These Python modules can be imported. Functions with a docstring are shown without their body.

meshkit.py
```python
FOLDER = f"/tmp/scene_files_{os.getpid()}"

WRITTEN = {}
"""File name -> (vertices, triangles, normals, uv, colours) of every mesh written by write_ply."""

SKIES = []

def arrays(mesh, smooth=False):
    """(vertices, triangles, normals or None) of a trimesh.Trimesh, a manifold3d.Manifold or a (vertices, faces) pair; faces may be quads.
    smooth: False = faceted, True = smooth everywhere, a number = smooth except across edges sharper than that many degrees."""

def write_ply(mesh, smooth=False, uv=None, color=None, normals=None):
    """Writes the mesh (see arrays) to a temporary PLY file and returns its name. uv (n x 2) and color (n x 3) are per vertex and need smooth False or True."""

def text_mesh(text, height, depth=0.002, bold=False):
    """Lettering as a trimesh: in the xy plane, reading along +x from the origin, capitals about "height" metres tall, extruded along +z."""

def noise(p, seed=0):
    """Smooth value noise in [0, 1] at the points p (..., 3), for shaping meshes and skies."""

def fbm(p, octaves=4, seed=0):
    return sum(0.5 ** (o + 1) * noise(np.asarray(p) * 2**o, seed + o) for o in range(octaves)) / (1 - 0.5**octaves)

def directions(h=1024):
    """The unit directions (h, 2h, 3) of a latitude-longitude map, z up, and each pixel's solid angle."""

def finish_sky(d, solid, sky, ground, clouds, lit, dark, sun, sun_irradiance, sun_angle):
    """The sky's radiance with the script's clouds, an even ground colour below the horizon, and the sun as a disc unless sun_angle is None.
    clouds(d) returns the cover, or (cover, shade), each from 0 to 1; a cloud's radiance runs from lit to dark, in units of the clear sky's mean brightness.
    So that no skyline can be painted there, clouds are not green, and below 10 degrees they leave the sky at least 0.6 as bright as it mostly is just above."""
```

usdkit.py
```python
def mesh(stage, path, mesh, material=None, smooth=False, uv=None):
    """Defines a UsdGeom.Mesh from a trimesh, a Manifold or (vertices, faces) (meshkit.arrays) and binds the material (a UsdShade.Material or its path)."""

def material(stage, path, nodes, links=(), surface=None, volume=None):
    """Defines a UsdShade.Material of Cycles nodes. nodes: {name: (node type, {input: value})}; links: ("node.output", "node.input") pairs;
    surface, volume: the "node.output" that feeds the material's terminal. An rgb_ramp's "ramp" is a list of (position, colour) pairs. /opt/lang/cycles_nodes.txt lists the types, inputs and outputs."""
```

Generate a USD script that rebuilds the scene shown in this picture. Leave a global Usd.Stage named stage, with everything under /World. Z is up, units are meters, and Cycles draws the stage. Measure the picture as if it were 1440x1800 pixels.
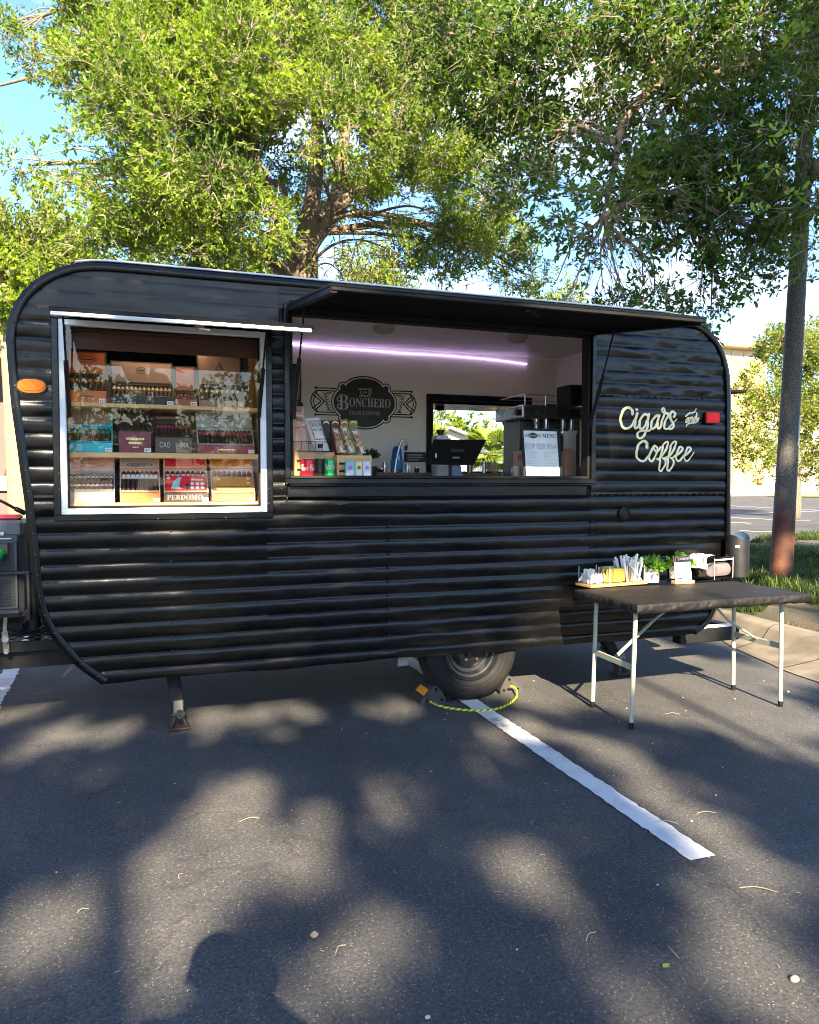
import math, glob, random
import numpy as np
import trimesh
import usdkit, meshkit
from pxr import Usd, UsdGeom, UsdLux, UsdShade, Gf, Vt, Sdf
from shapely.geometry import Polygon, LineString, Point, MultiPoint, box as sbox
from shapely.ops import unary_union
from shapely import affinity

rng = np.random.default_rng(11)
random.seed(11)
stage = Usd.Stage.CreateInMemory()
UsdGeom.SetStageUpAxis(stage, 'Z')
UsdGeom.SetStageMetersPerUnit(stage, 1.0)
stage.SetDefaultPrim(UsdGeom.Xform.Define(stage, '/World').GetPrim())
UsdGeom.Scope.Define(stage, '/World/Looks')

# ------------------------------------------------------------------ camera, sky, sun, exposure
H = 1.48
YAW, PITCH, FPX = math.radians(19.9), math.radians(2.28), 1340.0
FW = np.array([math.sin(YAW) * math.cos(PITCH), math.cos(YAW) * math.cos(PITCH), -math.sin(PITCH)])
RT = np.array([math.cos(YAW), -math.sin(YAW), 0.0])
UP = np.cross(RT, FW)
CAM = np.array([0, 0, H])
cam = UsdGeom.Camera.Define(stage, '/World/camera')
cam.CreateFocalLengthAttr(24.0)
cam.CreateHorizontalApertureAttr(24.0 * 1440 / FPX)
cam.CreateVerticalApertureAttr(24.0 * 1800 / FPX)
cam.CreateClippingRangeAttr(Gf.Vec2f(0.05, 2000))
cm = Gf.Matrix4d(*[float(x) for x in (*RT, 0, *UP, 0, *(-FW), 0, *CAM, 1)])
cam.AddTransformOp().Set(cm)
cam.CreateExposureAttr(2.8)

SUN_EL, SUN_AZ = math.radians(33.0), math.radians(7.0)
SUN = np.array([-math.sin(SUN_AZ) * math.cos(SUN_EL), -math.cos(SUN_AZ) * math.cos(SUN_EL), math.sin(SUN_EL)])
dome = UsdLux.DomeLight.Define(stage, '/World/sky')
skym = usdkit.material(stage, '/World/Looks/sky_material', {
    'sky': ('sky_texture', {'sky_type': 'single_scattering', 'sun_disc': False, 'sun_elevation': SUN_EL,
                            'sun_rotation': math.atan2(SUN[0], SUN[1]), 'altitude': 50.0, 'air_density': 1.0, 'aerosol_density': 0.6, 'ozone_density': 1.6}),
    'tc': ('texture_coordinate', {}),
    'map': ('mapping', {'scale': (1.6, 1.6, 4.2), 'location': (0.35, 0.2, 0.15)}),
    'n': ('noise_texture', {'scale': 1.7, 'detail': 7.0, 'roughness': 0.55}),
    'r': ('rgb_ramp', {'ramp': [(0.0, (0, 0, 0)), (0.52, (0, 0, 0)), (0.68, (0.8, 0.8, 0.8)), (1, (1, 1, 1))]}),
    'mx': ('mix_color', {'b': (6.2, 6.6, 7.2), 'use_clamp_result': False}), 'hs': ('mix_color', {'blend_type': 'multiply', 'fac': 1.0, 'b': (0.70, 0.88, 1.12), 'use_clamp_result': False}),
    'bg': ('background_shader', {'strength': 0.068})},
    [('tc.generated', 'map.vector'), ('map.vector', 'n.vector'), ('n.fac', 'r.fac'), ('r.color', 'mx.fac'), ('sky.color', 'hs.a'), ('hs.result', 'mx.a'),
     ('mx.result', 'bg.color')], surface='bg.background')
UsdShade.MaterialBindingAPI.Apply(dome.GetPrim()).Bind(skym)
dome.GetPrim().SetCustomDataByKey('kind', 'structure')
sun = UsdLux.DistantLight.Define(stage, '/World/sun')
sun.CreateIntensityAttr(1.25)
sun.CreateAngleAttr(0.5)
sun.CreateColorAttr(Gf.Vec3f(1.0, 0.83, 0.58))
sun.GetPrim().CreateAttribute('inputs:normalize', Sdf.ValueTypeNames.Bool).Set(True)
zc = Gf.Vec3d(*map(float, SUN)); xc = Gf.Cross(Gf.Vec3d(0, 0, 1), zc).GetNormalized(); yc = Gf.Cross(zc, xc)
sun.AddTransformOp().Set(Gf.Matrix4d(*xc, 0, *yc, 0, *zc, 0, 0, 0, 30, 1))


def ray(px, py):
    return FW * FPX + RT * (px - 720) - UP * (py - 900)


def at(px, py, Y):
    """Photo pixel to the point of the upright plane y = Y."""
    d = ray(px, py)
    return CAM + d * (Y / d[1])


def gnd(px, py, z=0.0):
    d = ray(px, py)
    return CAM + d * ((z - H) / d[2])


# ------------------------------------------------------------------ mesh collecting
_cs = np.array([[sx, sy, sz] for sx in (-1, 1) for sy in (-1, 1) for sz in (-1, 1)], float)
def _cham_v(h, b):
    out = []
    for s in _cs:
        for k in range(3):
            q = np.array(h, float) - b
            q[k] = h[k]
            out.append(s * q)
    return np.array(out)
_h = trimesh.convex.convex_hull(_cham_v((1, 1, 1), 0.25))
_src = _cham_v((1, 1, 1), 0.25)
_idx = np.array([int(np.argmin(((_src - p) ** 2).sum(1))) for p in _h.vertices])
CHAM_F = _idx[_h.faces]
BOX_V = _cs.copy()
_hb = trimesh.creation.box([2, 2, 2])
BOX_F = np.array([int(np.argmin(((BOX_V - p) ** 2).sum(1))) for p in _hb.vertices])[_hb.faces]


def rotm(rx=0, ry=0, rz=0):
    return trimesh.transformations.euler_matrix(rx, ry, rz)[:3, :3]


class MB:
    def __init__(self):
        self.v, self.f, self.n = [], [], 0

    def add(self, v, f):
        v = np.asarray(v, float); f = np.asarray(f, int)
        if len(v) == 0:
            return self
        if f.shape[1] == 4:
            f = np.vstack([f[:, [0, 1, 2]], f[:, [0, 2, 3]]])
        self.v.append(v); self.f.append(f + self.n); self.n += len(v)
        return self

    def box(self, c, s, b=0.0, R=None):
        h = np.array(s, float) / 2
        if b > 0:
            b = min(b, h.min() * 0.8)
            v, f = _cham_v(h, b), CHAM_F
        else:
            v, f = BOX_V * h, BOX_F
        if R is not None:
            v = v @ np.asarray(R).T
        return self.add(v + np.array(c, float), f)

    def b2(self, lo, hi, b=0.0):
        lo, hi = np.array(lo, float), np.array(hi, float)
        return self.box((lo + hi) / 2, np.abs(hi - lo), b)

    def bar(self, p0, p1, w, t, up=(0, 0, 1), b=0.0):
        """Box beam from p0 to p1, w wide across, t thick towards up."""
        p0, p1 = np.array(p0, float), np.array(p1, float)
        d = p1 - p0; L = np.linalg.norm(d); d = d / L
        u = np.array(up, float); u = u - d * (u @ d)
        if np.linalg.norm(u) < 1e-6:
            u = np.array([1, 0, 0.]) - d * d[0]
        u /= np.linalg.norm(u); s = np.cross(u, d)
        return self.box((p0 + p1) / 2, (L, w, t), b, np.stack([d, s, u], 1))

    def tube(self, pts, r, n=8, cap=True):
        p = np.asarray(pts, float)
        r = np.broadcast_to(np.asarray(r, float), (len(p),))
        t = np.gradient(p, axis=0); t /= np.linalg.norm(t, axis=1, keepdims=True) + 1e-12
        a0 = np.array([0, 0, 1.]) if abs(t[0, 2]) < 0.9 else np.array([1., 0, 0])
        A = []
        a = np.cross(t[0], a0); a /= np.linalg.norm(a)
        for k in range(len(p)):
            a = a - t[k] * (a @ t[k]); a /= np.linalg.norm(a) + 1e-12
            A.append(a)
        A = np.array(A); B = np.cross(t, A)
        an = np.arange(n) * 2 * np.pi / n
        v = p[:, None] + r[:, None, None] * (np.cos(an)[None, :, None] * A[:, None] + np.sin(an)[None, :, None] * B[:, None])
        i, j = np.meshgrid(np.arange(len(p) - 1), np.arange(n), indexing='ij')
        q = np.stack([i * n + j, i * n + (j + 1) % n, (i + 1) * n + (j + 1) % n, (i + 1) * n + j], -1).reshape(-1, 4)
        v = v.reshape(-1, 3)
        f = np.vstack([q[:, [0, 1, 2]], q[:, [0, 2, 3]]])
        if cap:
            c0, c1 = len(v), len(v) + 1
            v = np.vstack([v, p[0], p[-1]])
            jj = np.arange(n)
            e = (len(p) - 1) * n
            f = np.vstack([f, np.stack([np.full(n, c0), (jj + 1) % n, jj], 1), np.stack([np.full(n, c1), e + jj, e + (jj + 1) % n], 1)])
        return self.add(v, f)

    def cyl(self, p0, p1, r0, r1=None, n=16):
        return self.tube([p0, p1], [r0, r0 if r1 is None else r1], n)

    def lathe(self, prof, c=(0, 0, 0), R=None, n=24):
        """prof: (radius, height) pairs turned about the local z axis."""
        pr = np.array(prof, float); an = np.arange(n) * 2 * np.pi / n
        v = np.stack([pr[:, None, 0] * np.cos(an), pr[:, None, 0] * np.sin(an), np.repeat(pr[:, 1:2], n, 1)], -1).reshape(-1, 3)
        i, j = np.meshgrid(np.arange(len(pr) - 1), np.arange(n), indexing='ij')
        q = np.stack([i * n + j, i * n + (j + 1) % n, (i + 1) * n + (j + 1) % n, (i + 1) * n + j], -1).reshape(-1, 4)
        if R is not None:
            v = v @ np.asarray(R).T
        return self.add(v + np.array(c, float), q)

    def sph(self, c, r, sub=1, s=(1, 1, 1)):
        m = trimesh.creation.icosphere(sub, 1.0)
        return self.add(m.vertices * r * np.array(s) + np.array(c, float), m.faces)

    def prism(self, poly, to3, d):
        """2D polygon extruded by d and placed by to3(u, v, w)."""
        polys = getattr(poly, 'geoms', [poly])
        for g in polys:
            if g.is_empty or g.area < 1e-9:
                continue
            m = trimesh.creation.extrude_polygon(g, d, engine='earcut')
            self.add(to3(m.vertices[:, 0], m.vertices[:, 1], m.vertices[:, 2]), m.faces)
        return self

    def sheet(self, poly, to3):
        for g in getattr(poly, 'geoms', [poly]):
            if g.is_empty or g.area < 1e-10 or g.geom_type != 'Polygon':
                continue
            v, f = trimesh.creation.triangulate_polygon(g, engine='earcut')
            v = np.asarray(v)
            self.add(to3(v[:, 0], v[:, 1]), f)
        return self

    def grid(self, P):
        a, b = P.shape[:2]
        i, j = np.meshgrid(np.arange(a - 1), np.arange(b - 1), indexing='ij')
        q = np.stack([i * b + j, (i + 1) * b + j, (i + 1) * b + j + 1, i * b + j + 1], -1).reshape(-1, 4)
        return self.add(P.reshape(-1, 3), q)

    def arr(self):
        return np.vstack(self.v), np.vstack(self.f)


LOC, CNT = {}, {}


def _path(parent, name):
    base = (parent or '/World') + '/' + name
    k = CNT.get(base, -1) + 1
    CNT[base] = k
    return base if k == 0 else f'{base}_{k:03d}'


def tag(prim, label=None, cat=None, group=None, kind=None):
    for k, v in (('label', label), ('category', cat), ('group', group), ('kind', kind)):
        if v:
            prim.SetCustomDataByKey(k, v)


def thing(name, label, cat, loc=(0, 0, 0), group=None, rotz=0.0):
    p = _path(None, name)
    x = UsdGeom.Xform.Define(stage, p)
    x.AddTranslateOp().Set(Gf.Vec3d(*map(float, loc)))
    if rotz:
        x.AddRotateZOp().Set(math.degrees(rotz))
    tag(x.GetPrim(), label, cat, group)
    LOC[p] = (np.array(loc, float), rotz)
    return p


def root_of(p):
    return '/'.join(p.split('/')[:3])


def put(parent, name, mb, m, smooth=False, label=None, cat=None, group=None, kind=None, local=False):
    """One Mesh prim under the thing or part; vertices are given in world metres unless local."""
    p = _path(parent, name)
    v, f = mb.arr() if isinstance(mb, MB) else mb
    if parent and not local:
        l, rz = LOC[root_of(parent)]
        v = v - l
        if rz:
            v = v @ rotm(0, 0, -rz).T
    me = usdkit.mesh(stage, p, (v, f), m, smooth=smooth)
    tag(me.GetPrim(), label, cat, group, kind)
    return p


def copy_of(src, name, loc, rotz, label, cat, group):
    p = _path(None, name)
    x = UsdGeom.Xform.Define(stage, p)
    x.GetPrim().GetReferences().AddInternalReference(src)
    x.GetPrim().SetInstanceable(True)
    x.ClearXformOpOrder()
    ops = [o for o in (UsdGeom.XformOp(a) for a in x.GetPrim().GetAttributes() if a.GetName().startswith('xformOp:'))]
    x.GetPrim().CreateAttribute('xformOp:translate', Sdf.ValueTypeNames.Double3).Set(Gf.Vec3d(*map(float, loc)))
    x.GetPrim().CreateAttribute('xformOp:rotateZ', Sdf.ValueTypeNames.Float).Set(math.degrees(rotz))
    x.GetPrim().CreateAttribute('xformOpOrder', Sdf.ValueTypeNames.TokenArray).Set(['xformOp:translate', 'xformOp:rotateZ'])
    tag(x.GetPrim(), label, cat, group)
    return p


# ------------------------------------------------------------------ materials
MATS = {}


def mat(name, col, rough=0.5, metal=0.0, var=0.15, vs=9.0, bump=0.0, bs=90.0, spec=0.5, coat=0.0, emit=0.0, ecol=None, rvar=0.08, sheen=0.0, stretch=None):
    if name in MATS:
        return MATS[name]
    c = np.array(col, float)
    lo, hi = np.clip(c * (1 - var), 0, 1), np.clip(c * (1 + var), 0, 1)
    nodes = {'g': ('geometry', {}), 'n': ('noise_texture', {'scale': vs, 'detail': 5.0, 'roughness': 0.6}),
             'r': ('rgb_ramp', {'ramp': [(0.25, tuple(lo)), (0.75, tuple(hi))]}),
             'rr': ('map_range', {'from_min': 0.3, 'from_max': 0.7, 'to_min': max(rough - rvar, 0.02), 'to_max': min(rough + rvar, 1)}),
             'p': ('principled_bsdf', {'metallic': metal, 'roughness': rough, 'specular_ior_level': spec, 'coat_weight': coat, 'sheen_weight': sheen})}
    links = [('n.fac', 'r.fac'), ('r.color', 'p.base_color'), ('n.fac', 'rr.value'), ('rr.result', 'p.roughness')]
    if stretch:
        nodes['mp'] = ('mapping', {'scale': stretch})
        links += [('g.position', 'mp.vector'), ('mp.vector', 'n.vector')]
    else:
        links += [('g.position', 'n.vector')]
    if bump:
        nodes['bn'] = ('noise_texture', {'scale': bs, 'detail': 3.0})
        nodes['b'] = ('bump', {'strength': 1.0, 'distance': bump})
        links += [('g.position', 'bn.vector'), ('bn.fac', 'b.height'), ('b.normal', 'p.normal')]
    if emit:
        nodes['p'][1].update({'emission_strength': emit, 'emission_color': ecol or col})
    MATS[name] = usdkit.material(stage, '/World/Looks/' + name, nodes, links, surface='p.BSDF')
    return MATS[name]


def wood(name, c0, c1, axis='x', rough=0.5, scale=1.0):
    if name in MATS:
        return MATS[name]
    st = {'x': (1.2, 14, 14), 'y': (14, 1.2, 14), 'z': (14, 14, 1.2)}[axis]
    st = tuple(s * scale for s in st)
    nodes = {'g': ('geometry', {}), 'mp': ('mapping', {'scale': st}), 'n': ('noise_texture', {'scale': 2.6, 'detail': 6.0, 'roughness': 0.6, 'distortion': 0.8}),
             'r': ('rgb_ramp', {'ramp': [(0.28, c0), (0.5, tuple((np.array(c0) + np.array(c1)) / 2)), (0.68, c1)]}),
             'b': ('bump', {'strength': 0.3, 'distance': 0.001}),
             'p': ('principled_bsdf', {'roughness': rough})}
    MATS[name] = usdkit.material(stage, '/World/Looks/' + name, nodes, [('g.position', 'mp.vector'), ('mp.vector', 'n.vector'), ('n.fac', 'r.fac'),
        ('r.color', 'p.base_color'), ('n.fac', 'b.height'), ('b.normal', 'p.normal')], surface='p.BSDF')
    return MATS[name]


def glassmat(name, tint=(1, 1, 1), ior=1.5, rough=0.0):
    if name in MATS:
        return MATS[name]
    MATS[name] = usdkit.material(stage, '/World/Looks/' + name, {
        't': ('transparent_bsdf', {'color': tint}), 'gl': ('glossy_bsdf', {'roughness': rough, 'color': (1, 1, 1)}), 'fr': ('fresnel', {'IOR': ior}),
        'ge': ('geometry', {}), 'iv': ('math', {'math_type': 'subtract', 'value1': 1.0}), 'mu': ('math', {'math_type': 'multiply'}),
        'm': ('mix_closure', {})}, [('ge.backfacing', 'iv.value2'), ('iv.value', 'mu.value1'), ('fr.fac', 'mu.value2'), ('mu.value', 'm.fac'), ('t.BSDF', 'm.closure1'), ('gl.BSDF', 'm.closure2')], surface='m.closure')
    return MATS[name]


def leafmat(name, ramp, trans=0.35, rough=0.45):
    if name in MATS:
        return MATS[name]
    MATS[name] = usdkit.material(stage, '/World/Looks/' + name, {
        'g': ('geometry', {}), 'o': ('object_info', {}), 'n': ('noise_texture', {'scale': 1.5, 'detail': 4.0}),
        'a': ('math', {'math_type': 'multiply_add', 'value2': 0.5}), 'a2': ('map_range', {'from_min': 0.32, 'from_max': 0.68, 'to_min': -0.1, 'to_max': 0.6}),
        'r': ('rgb_ramp', {'ramp': ramp}), 'hs': ('hsv', {'value': 1.5, 'saturation': 1.05}),
        'p': ('principled_bsdf', {'roughness': rough + .1, 'specular_ior_level': 0.3}), 'tr': ('translucent_bsdf', {}), 'm': ('mix_closure', {'fac': trans})},
        [('g.position', 'n.vector'), ('n.fac', 'a2.value'), ('g.random_per_island', 'a.value1'), ('a2.result', 'a.value3'), ('a.value', 'r.fac'),
         ('r.color', 'p.base_color'), ('r.color', 'hs.color'), ('hs.color', 'tr.color'), ('p.BSDF', 'm.closure1'), ('tr.BSDF', 'm.closure2')], surface='m.closure')
    return MATS[name]


BLACK = usdkit.material(stage, '/World/Looks/black_satin_paint', {
    'g': ('geometry', {}), 'n': ('noise_texture', {'scale': 3.0, 'detail': 6.0, 'roughness': 0.62}), 'n2': ('noise_texture', {'scale': 160.0, 'detail': 2.0}),
    'mp': ('mapping', {'scale': (1.4, 1.4, 7.0)}),
    'c': ('rgb_ramp', {'ramp': [(0.35, (0.0014, 0.0014, 0.0014)), (0.60, (0.002, 0.002, 0.0019)), (0.70, (0.005, 0.0047, 0.0042)), (0.84, (0.016, 0.0145, 0.012))]}),
    'rr': ('map_range', {'from_min': 0.3, 'from_max': 0.72, 'to_min': 0.20, 'to_max': 0.36}),
    'b': ('bump', {'strength': 0.35, 'distance': 0.0004}),
    'p': ('principled_bsdf', {'specular_ior_level': 0.31})},
    [('g.position', 'mp.vector'), ('mp.vector', 'n.vector'), ('g.position', 'n2.vector'), ('n.fac', 'c.fac'), ('c.color', 'p.base_color'), ('n.fac', 'rr.value'), ('rr.result', 'p.roughness'),
     ('n2.fac', 'b.height'), ('b.normal', 'p.normal')], surface='p.BSDF')
BLK2 = mat('black_plastic', (0.006, 0.006, 0.0065), 0.42, var=0.3, spec=.35)
BLKM = mat('black_matte', (0.005, 0.005, 0.005), 0.6, var=0.3, spec=.25)
BLKG = mat('black_gloss', (0.008, 0.008, 0.009), 0.2)
STEEL = mat('brushed_steel', (0.55, 0.55, 0.56), 0.28, 1.0, var=0.1)
DKSTEEL = mat('dark_steel', (0.15, 0.145, 0.135), 0.45, 0.8, var=0.35, vs=25)
ALU = mat('white_aluminium', (0.72, 0.73, 0.72), 0.42, var=0.08, vs=14)
WHITE = mat('white_paper', (0.66, 0.65, 0.62), 0.7, var=0.05)
GREYW = mat('grey_roof_paint', (0.62, 0.64, 0.64), 0.55, var=0.12, vs=5)
CREAM = mat('cream_vinyl', (0.80, 0.69, 0.40), 0.5, var=0.06)
WALLI = mat('interior_wall', (0.80, 0.75, 0.64), 0.6, var=0.05, vs=3, bump=0.0004, bs=60)
CEILI = mat('interior_ceiling', (0.76, 0.72, 0.66), 0.45, var=0.05)
PINE = wood('pine_wood', (0.52, 0.30, 0.11), (0.70, 0.46, 0.20), 'x')
PINEZ = wood('pine_wood_upright', (0.50, 0.29, 0.11), (0.68, 0.45, 0.20), 'z')
CRATE = wood('crate_wood', (0.45, 0.26, 0.10), (0.66, 0.43, 0.19), 'x', scale=1.6)
DARKW = wood('dark_cedar', (0.06, 0.022, 0.012), (0.13, 0.05, 0.025), 'x')
CEDAR = wood('cedar_boards', (0.26, 0.17, 0.10), (0.40, 0.28, 0.17), 'x')
COUNTER = wood('counter_wood', (0.16, 0.075, 0.03), (0.26, 0.13, 0.05), 'x')
RUBBER = mat('tyre_rubber', (0.009, 0.0085, 0.008), 0.72, var=0.35, vs=18, bump=0.0008, bs=120, spec=.2)
TAG = mat('price_tag_white', (0.78, 0.76, 0.72), 0.6, var=0.05)
INK = mat('ink_black', (0.012, 0.011, 0.011), 0.5)

# ------------------------------------------------------------------ lettering
from PIL import Image, ImageDraw, ImageFont
FONTS = glob.glob('/opt/blender-*/*/datafiles/fonts')[0]
_tx = {}


def letters(s, style='sans', bold=False):
    """Lettering as flat polygons, capital height 1, starting at x = 0."""
    key = (s, style, bold)
    if key in _tx:
        return _tx[key]
    if style == 'line':       # small print too fine to read in the photo: broken lines
        q = np.random.default_rng(len(s) * 7 + ord(s[0]))
        x, parts = 0.0, []
        while x < len(s) * .7:
            w = q.uniform(.25, .55)
            parts.append(sbox(x, .05 + q.uniform(0, .15), x + w, .85 + q.uniform(0, .15))); x += w + .16
        _tx[key] = unary_union(parts)
        return _tx[key]
    if style == 'mark':       # an oval seal with a bar
        e = affinity.scale(Point(0, 0).buffer(1, 24), 1.6, .8)
        _tx[key] = unary_union([e.difference(e.buffer(-.16)), sbox(-1.1, -.18, 1.1, .18)])
        return _tx[key]
    if style in ('serif', 'script'):
        A, a = {'serif': (0x1D400, 0x1D41A), 'script': (0x1D4D0, 0x1D4EA)}[style]
        t = ''
        for ch in s:
            if 'A' <= ch <= 'Z': t += chr(A + ord(ch) - 65)
            elif 'a' <= ch <= 'z': t += chr(a + ord(ch) - 97)
            elif '0' <= ch <= '9' and style == 'serif': t += chr(0x1D7CE + ord(ch) - 48)
            else: t += ch
        fn = FONTS + '/NotoSansMath-Regular.woff2'
    else:
        t, fn = s, FONTS + '/Inter.woff2'
    font = ImageFont.truetype(fn, 96)
    x0, y0, x1, y1 = font.getbbox(t, anchor='ls', stroke_width=2 * bold)
    im = Image.new('L', (x1 - x0 + 8, y1 - y0 + 8))
    ImageDraw.Draw(im).text((4 - x0, 4 - y0), t, 255, font, anchor='ls', stroke_width=2 * bold)
    on = np.pad(np.asarray(im) > 127, ((0, 0), (1, 1))).astype(np.int8)
    rows, st = np.nonzero(np.diff(on, axis=1) == 1)
    en = np.nonzero(np.diff(on, axis=1) == -1)[1]
    g = unary_union([sbox(a, -r - 1, b, -r) for r, a, b in zip(rows, st, en)]).buffer(0.6).buffer(-0.6).simplify(0.7)
    k = 1 / 70.0
    g = affinity.affine_transform(g, [k, 0, 0, k, -4 * k, (4 - y0) * k])
    _tx[key] = g
    return g


def fit(g, x0, y0, x1, y1, keep=False):
    """The polygons moved and scaled into a box."""
    a, b, c, d = g.bounds
    sx, sy = (x1 - x0) / (c - a), (y1 - y0) / (d - b)
    if keep:
        sx = sy = min(sx, sy)
    g = affinity.scale(affinity.translate(g, -(a + c) / 2, -(b + d) / 2), sx, sy, origin=(0, 0))
    return affinity.translate(g, (x0 + x1) / 2, (y0 + y1) / 2)


def catmull(pts, n=8):
    p = np.array(pts, float)
    p = np.vstack([2 * p[0] - p[1], p, 2 * p[-1] - p[-2]])
    out = []
    for i in range(1, len(p) - 2):
        for t in np.arange(n) / n:
            out.append(0.5 * ((2 * p[i]) + (-p[i - 1] + p[i + 1]) * t + (2 * p[i - 1] - 5 * p[i] + 4 * p[i + 1] - p[i + 2]) * t * t + (-p[i - 1] + 3 * p[i] - 3 * p[i + 1] + p[i + 2]) * t ** 3))
    out.append(p[-2])
    return np.array(out)


def stroke(pts, w0, w1=None, n=7, k=1.0):
    c = catmull(pts, n); w0 = w0 * k; w1 = None if w1 is None else w1 * k
    w = np.linspace(w0, w1 if w1 is not None else w0, len(c)) / 2
    parts = [unary_union([Point(c[i]).buffer(w[i], 6), Point(c[i + 1]).buffer(w[i + 1], 6)]).convex_hull for i in range(len(c) - 1)]
    return unary_union(parts)


def front(x0, z0, y, k=1.0):
    """Plane facing the camera side: u to +x, v to +z."""
    return lambda u, v, w=0: np.stack([x0 + u * k, np.full_like(np.asarray(u, float), y) - w, z0 + v * k], -1)

# ------------------------------------------------------------------ the ground
ASPH = usdkit.material(stage, '/World/Looks/asphalt', {
    'g': ('geometry', {}), 'n': ('noise_texture', {'scale': 0.75, 'detail': 9.0, 'roughness': 0.72}),
    'nf': ('noise_texture', {'scale': 75.0, 'detail': 5.0, 'roughness': 0.8}),
    'v': ('voronoi_texture', {'scale': 150.0}), 'sep': ('separate_color', {}),
    'spk': ('rgb_ramp', {'ramp': [(0.0, (0, 0, 0)), (0.91, (0, 0, 0)), (0.93, (1, 1, 1)), (1.0, (1, 1, 1))]}),
    'rad': ('rgb_ramp', {'ramp': [(0.0, (1, 1, 1)), (0.25, (1, 1, 1)), (0.42, (0, 0, 0)), (1.0, (0, 0, 0))]}),
    'mm': ('math', {'math_type': 'multiply'}), 'mm2': ('math', {'math_type': 'multiply', 'value2': 0.6}),
    'base': ('rgb_ramp', {'ramp': [(0.30, (0.028, 0.0285, 0.030)), (0.5, (0.048, 0.0475, 0.048)), (0.72, (0.082, 0.078, 0.073))]}),
    'fine': ('rgb_ramp', {'ramp': [(0.34, (0.35, 0.35, 0.35)), (0.66, (1.65, 1.65, 1.65))]}),
    'mul': ('mix_color', {'blend_type': 'multiply', 'fac': 1.0, 'use_clamp_result': False}),
    'mx': ('mix_color', {'b': (0.34, 0.32, 0.28)}),
    'vd': ('voronoi_texture', {'scale': 0.55, 'feature': 'distance_to_edge'}), 'nd': ('noise_texture', {'scale': 2.2, 'detail': 5.0}),
    'wv': ('vector_math', {'math_type': 'multiply_add', 'vector2': (0.9, 0.9, 0.9)}),
    'crk': ('rgb_ramp', {'ramp': [(0.0, (0.55, 0.55, 0.55)), (0.004, (0.8, 0.8, 0.8)), (0.008, (1, 1, 1)), (1, (1, 1, 1))]}),
    'mul2': ('mix_color', {'blend_type': 'multiply', 'fac': 0.7}),
    'b': ('bump', {'strength': 0.9, 'distance': 0.0035}), 'p': ('principled_bsdf', {'roughness': 0.8, 'specular_ior_level': 0.35})},
    [('g.position', 'n.vector'), ('g.position', 'nf.vector'), ('g.position', 'v.vector'), ('v.color', 'sep.color'), ('sep.r', 'spk.fac'), ('v.distance', 'rad.fac'),
     ('spk.color', 'mm.value1'), ('rad.color', 'mm.value2'), ('mm.value', 'mm2.value1'), ('n.fac', 'base.fac'), ('nf.fac', 'fine.fac'), ('base.color', 'mul.a'), ('fine.color', 'mul.b'),
     ('g.position', 'nd.vector'), ('nd.color', 'wv.vector1'), ('g.position', 'wv.vector3'), ('wv.vector', 'vd.vector'), ('vd.distance', 'crk.fac'),
     ('mul.result', 'mul2.a'), ('crk.color', 'mul2.b'), ('mul2.result', 'mx.a'), ('mm2.value', 'mx.fac'),
     ('mx.result', 'p.base_color'), ('nf.fac', 'b.height'), ('b.normal', 'p.normal')], surface='p.BSDF')
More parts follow.
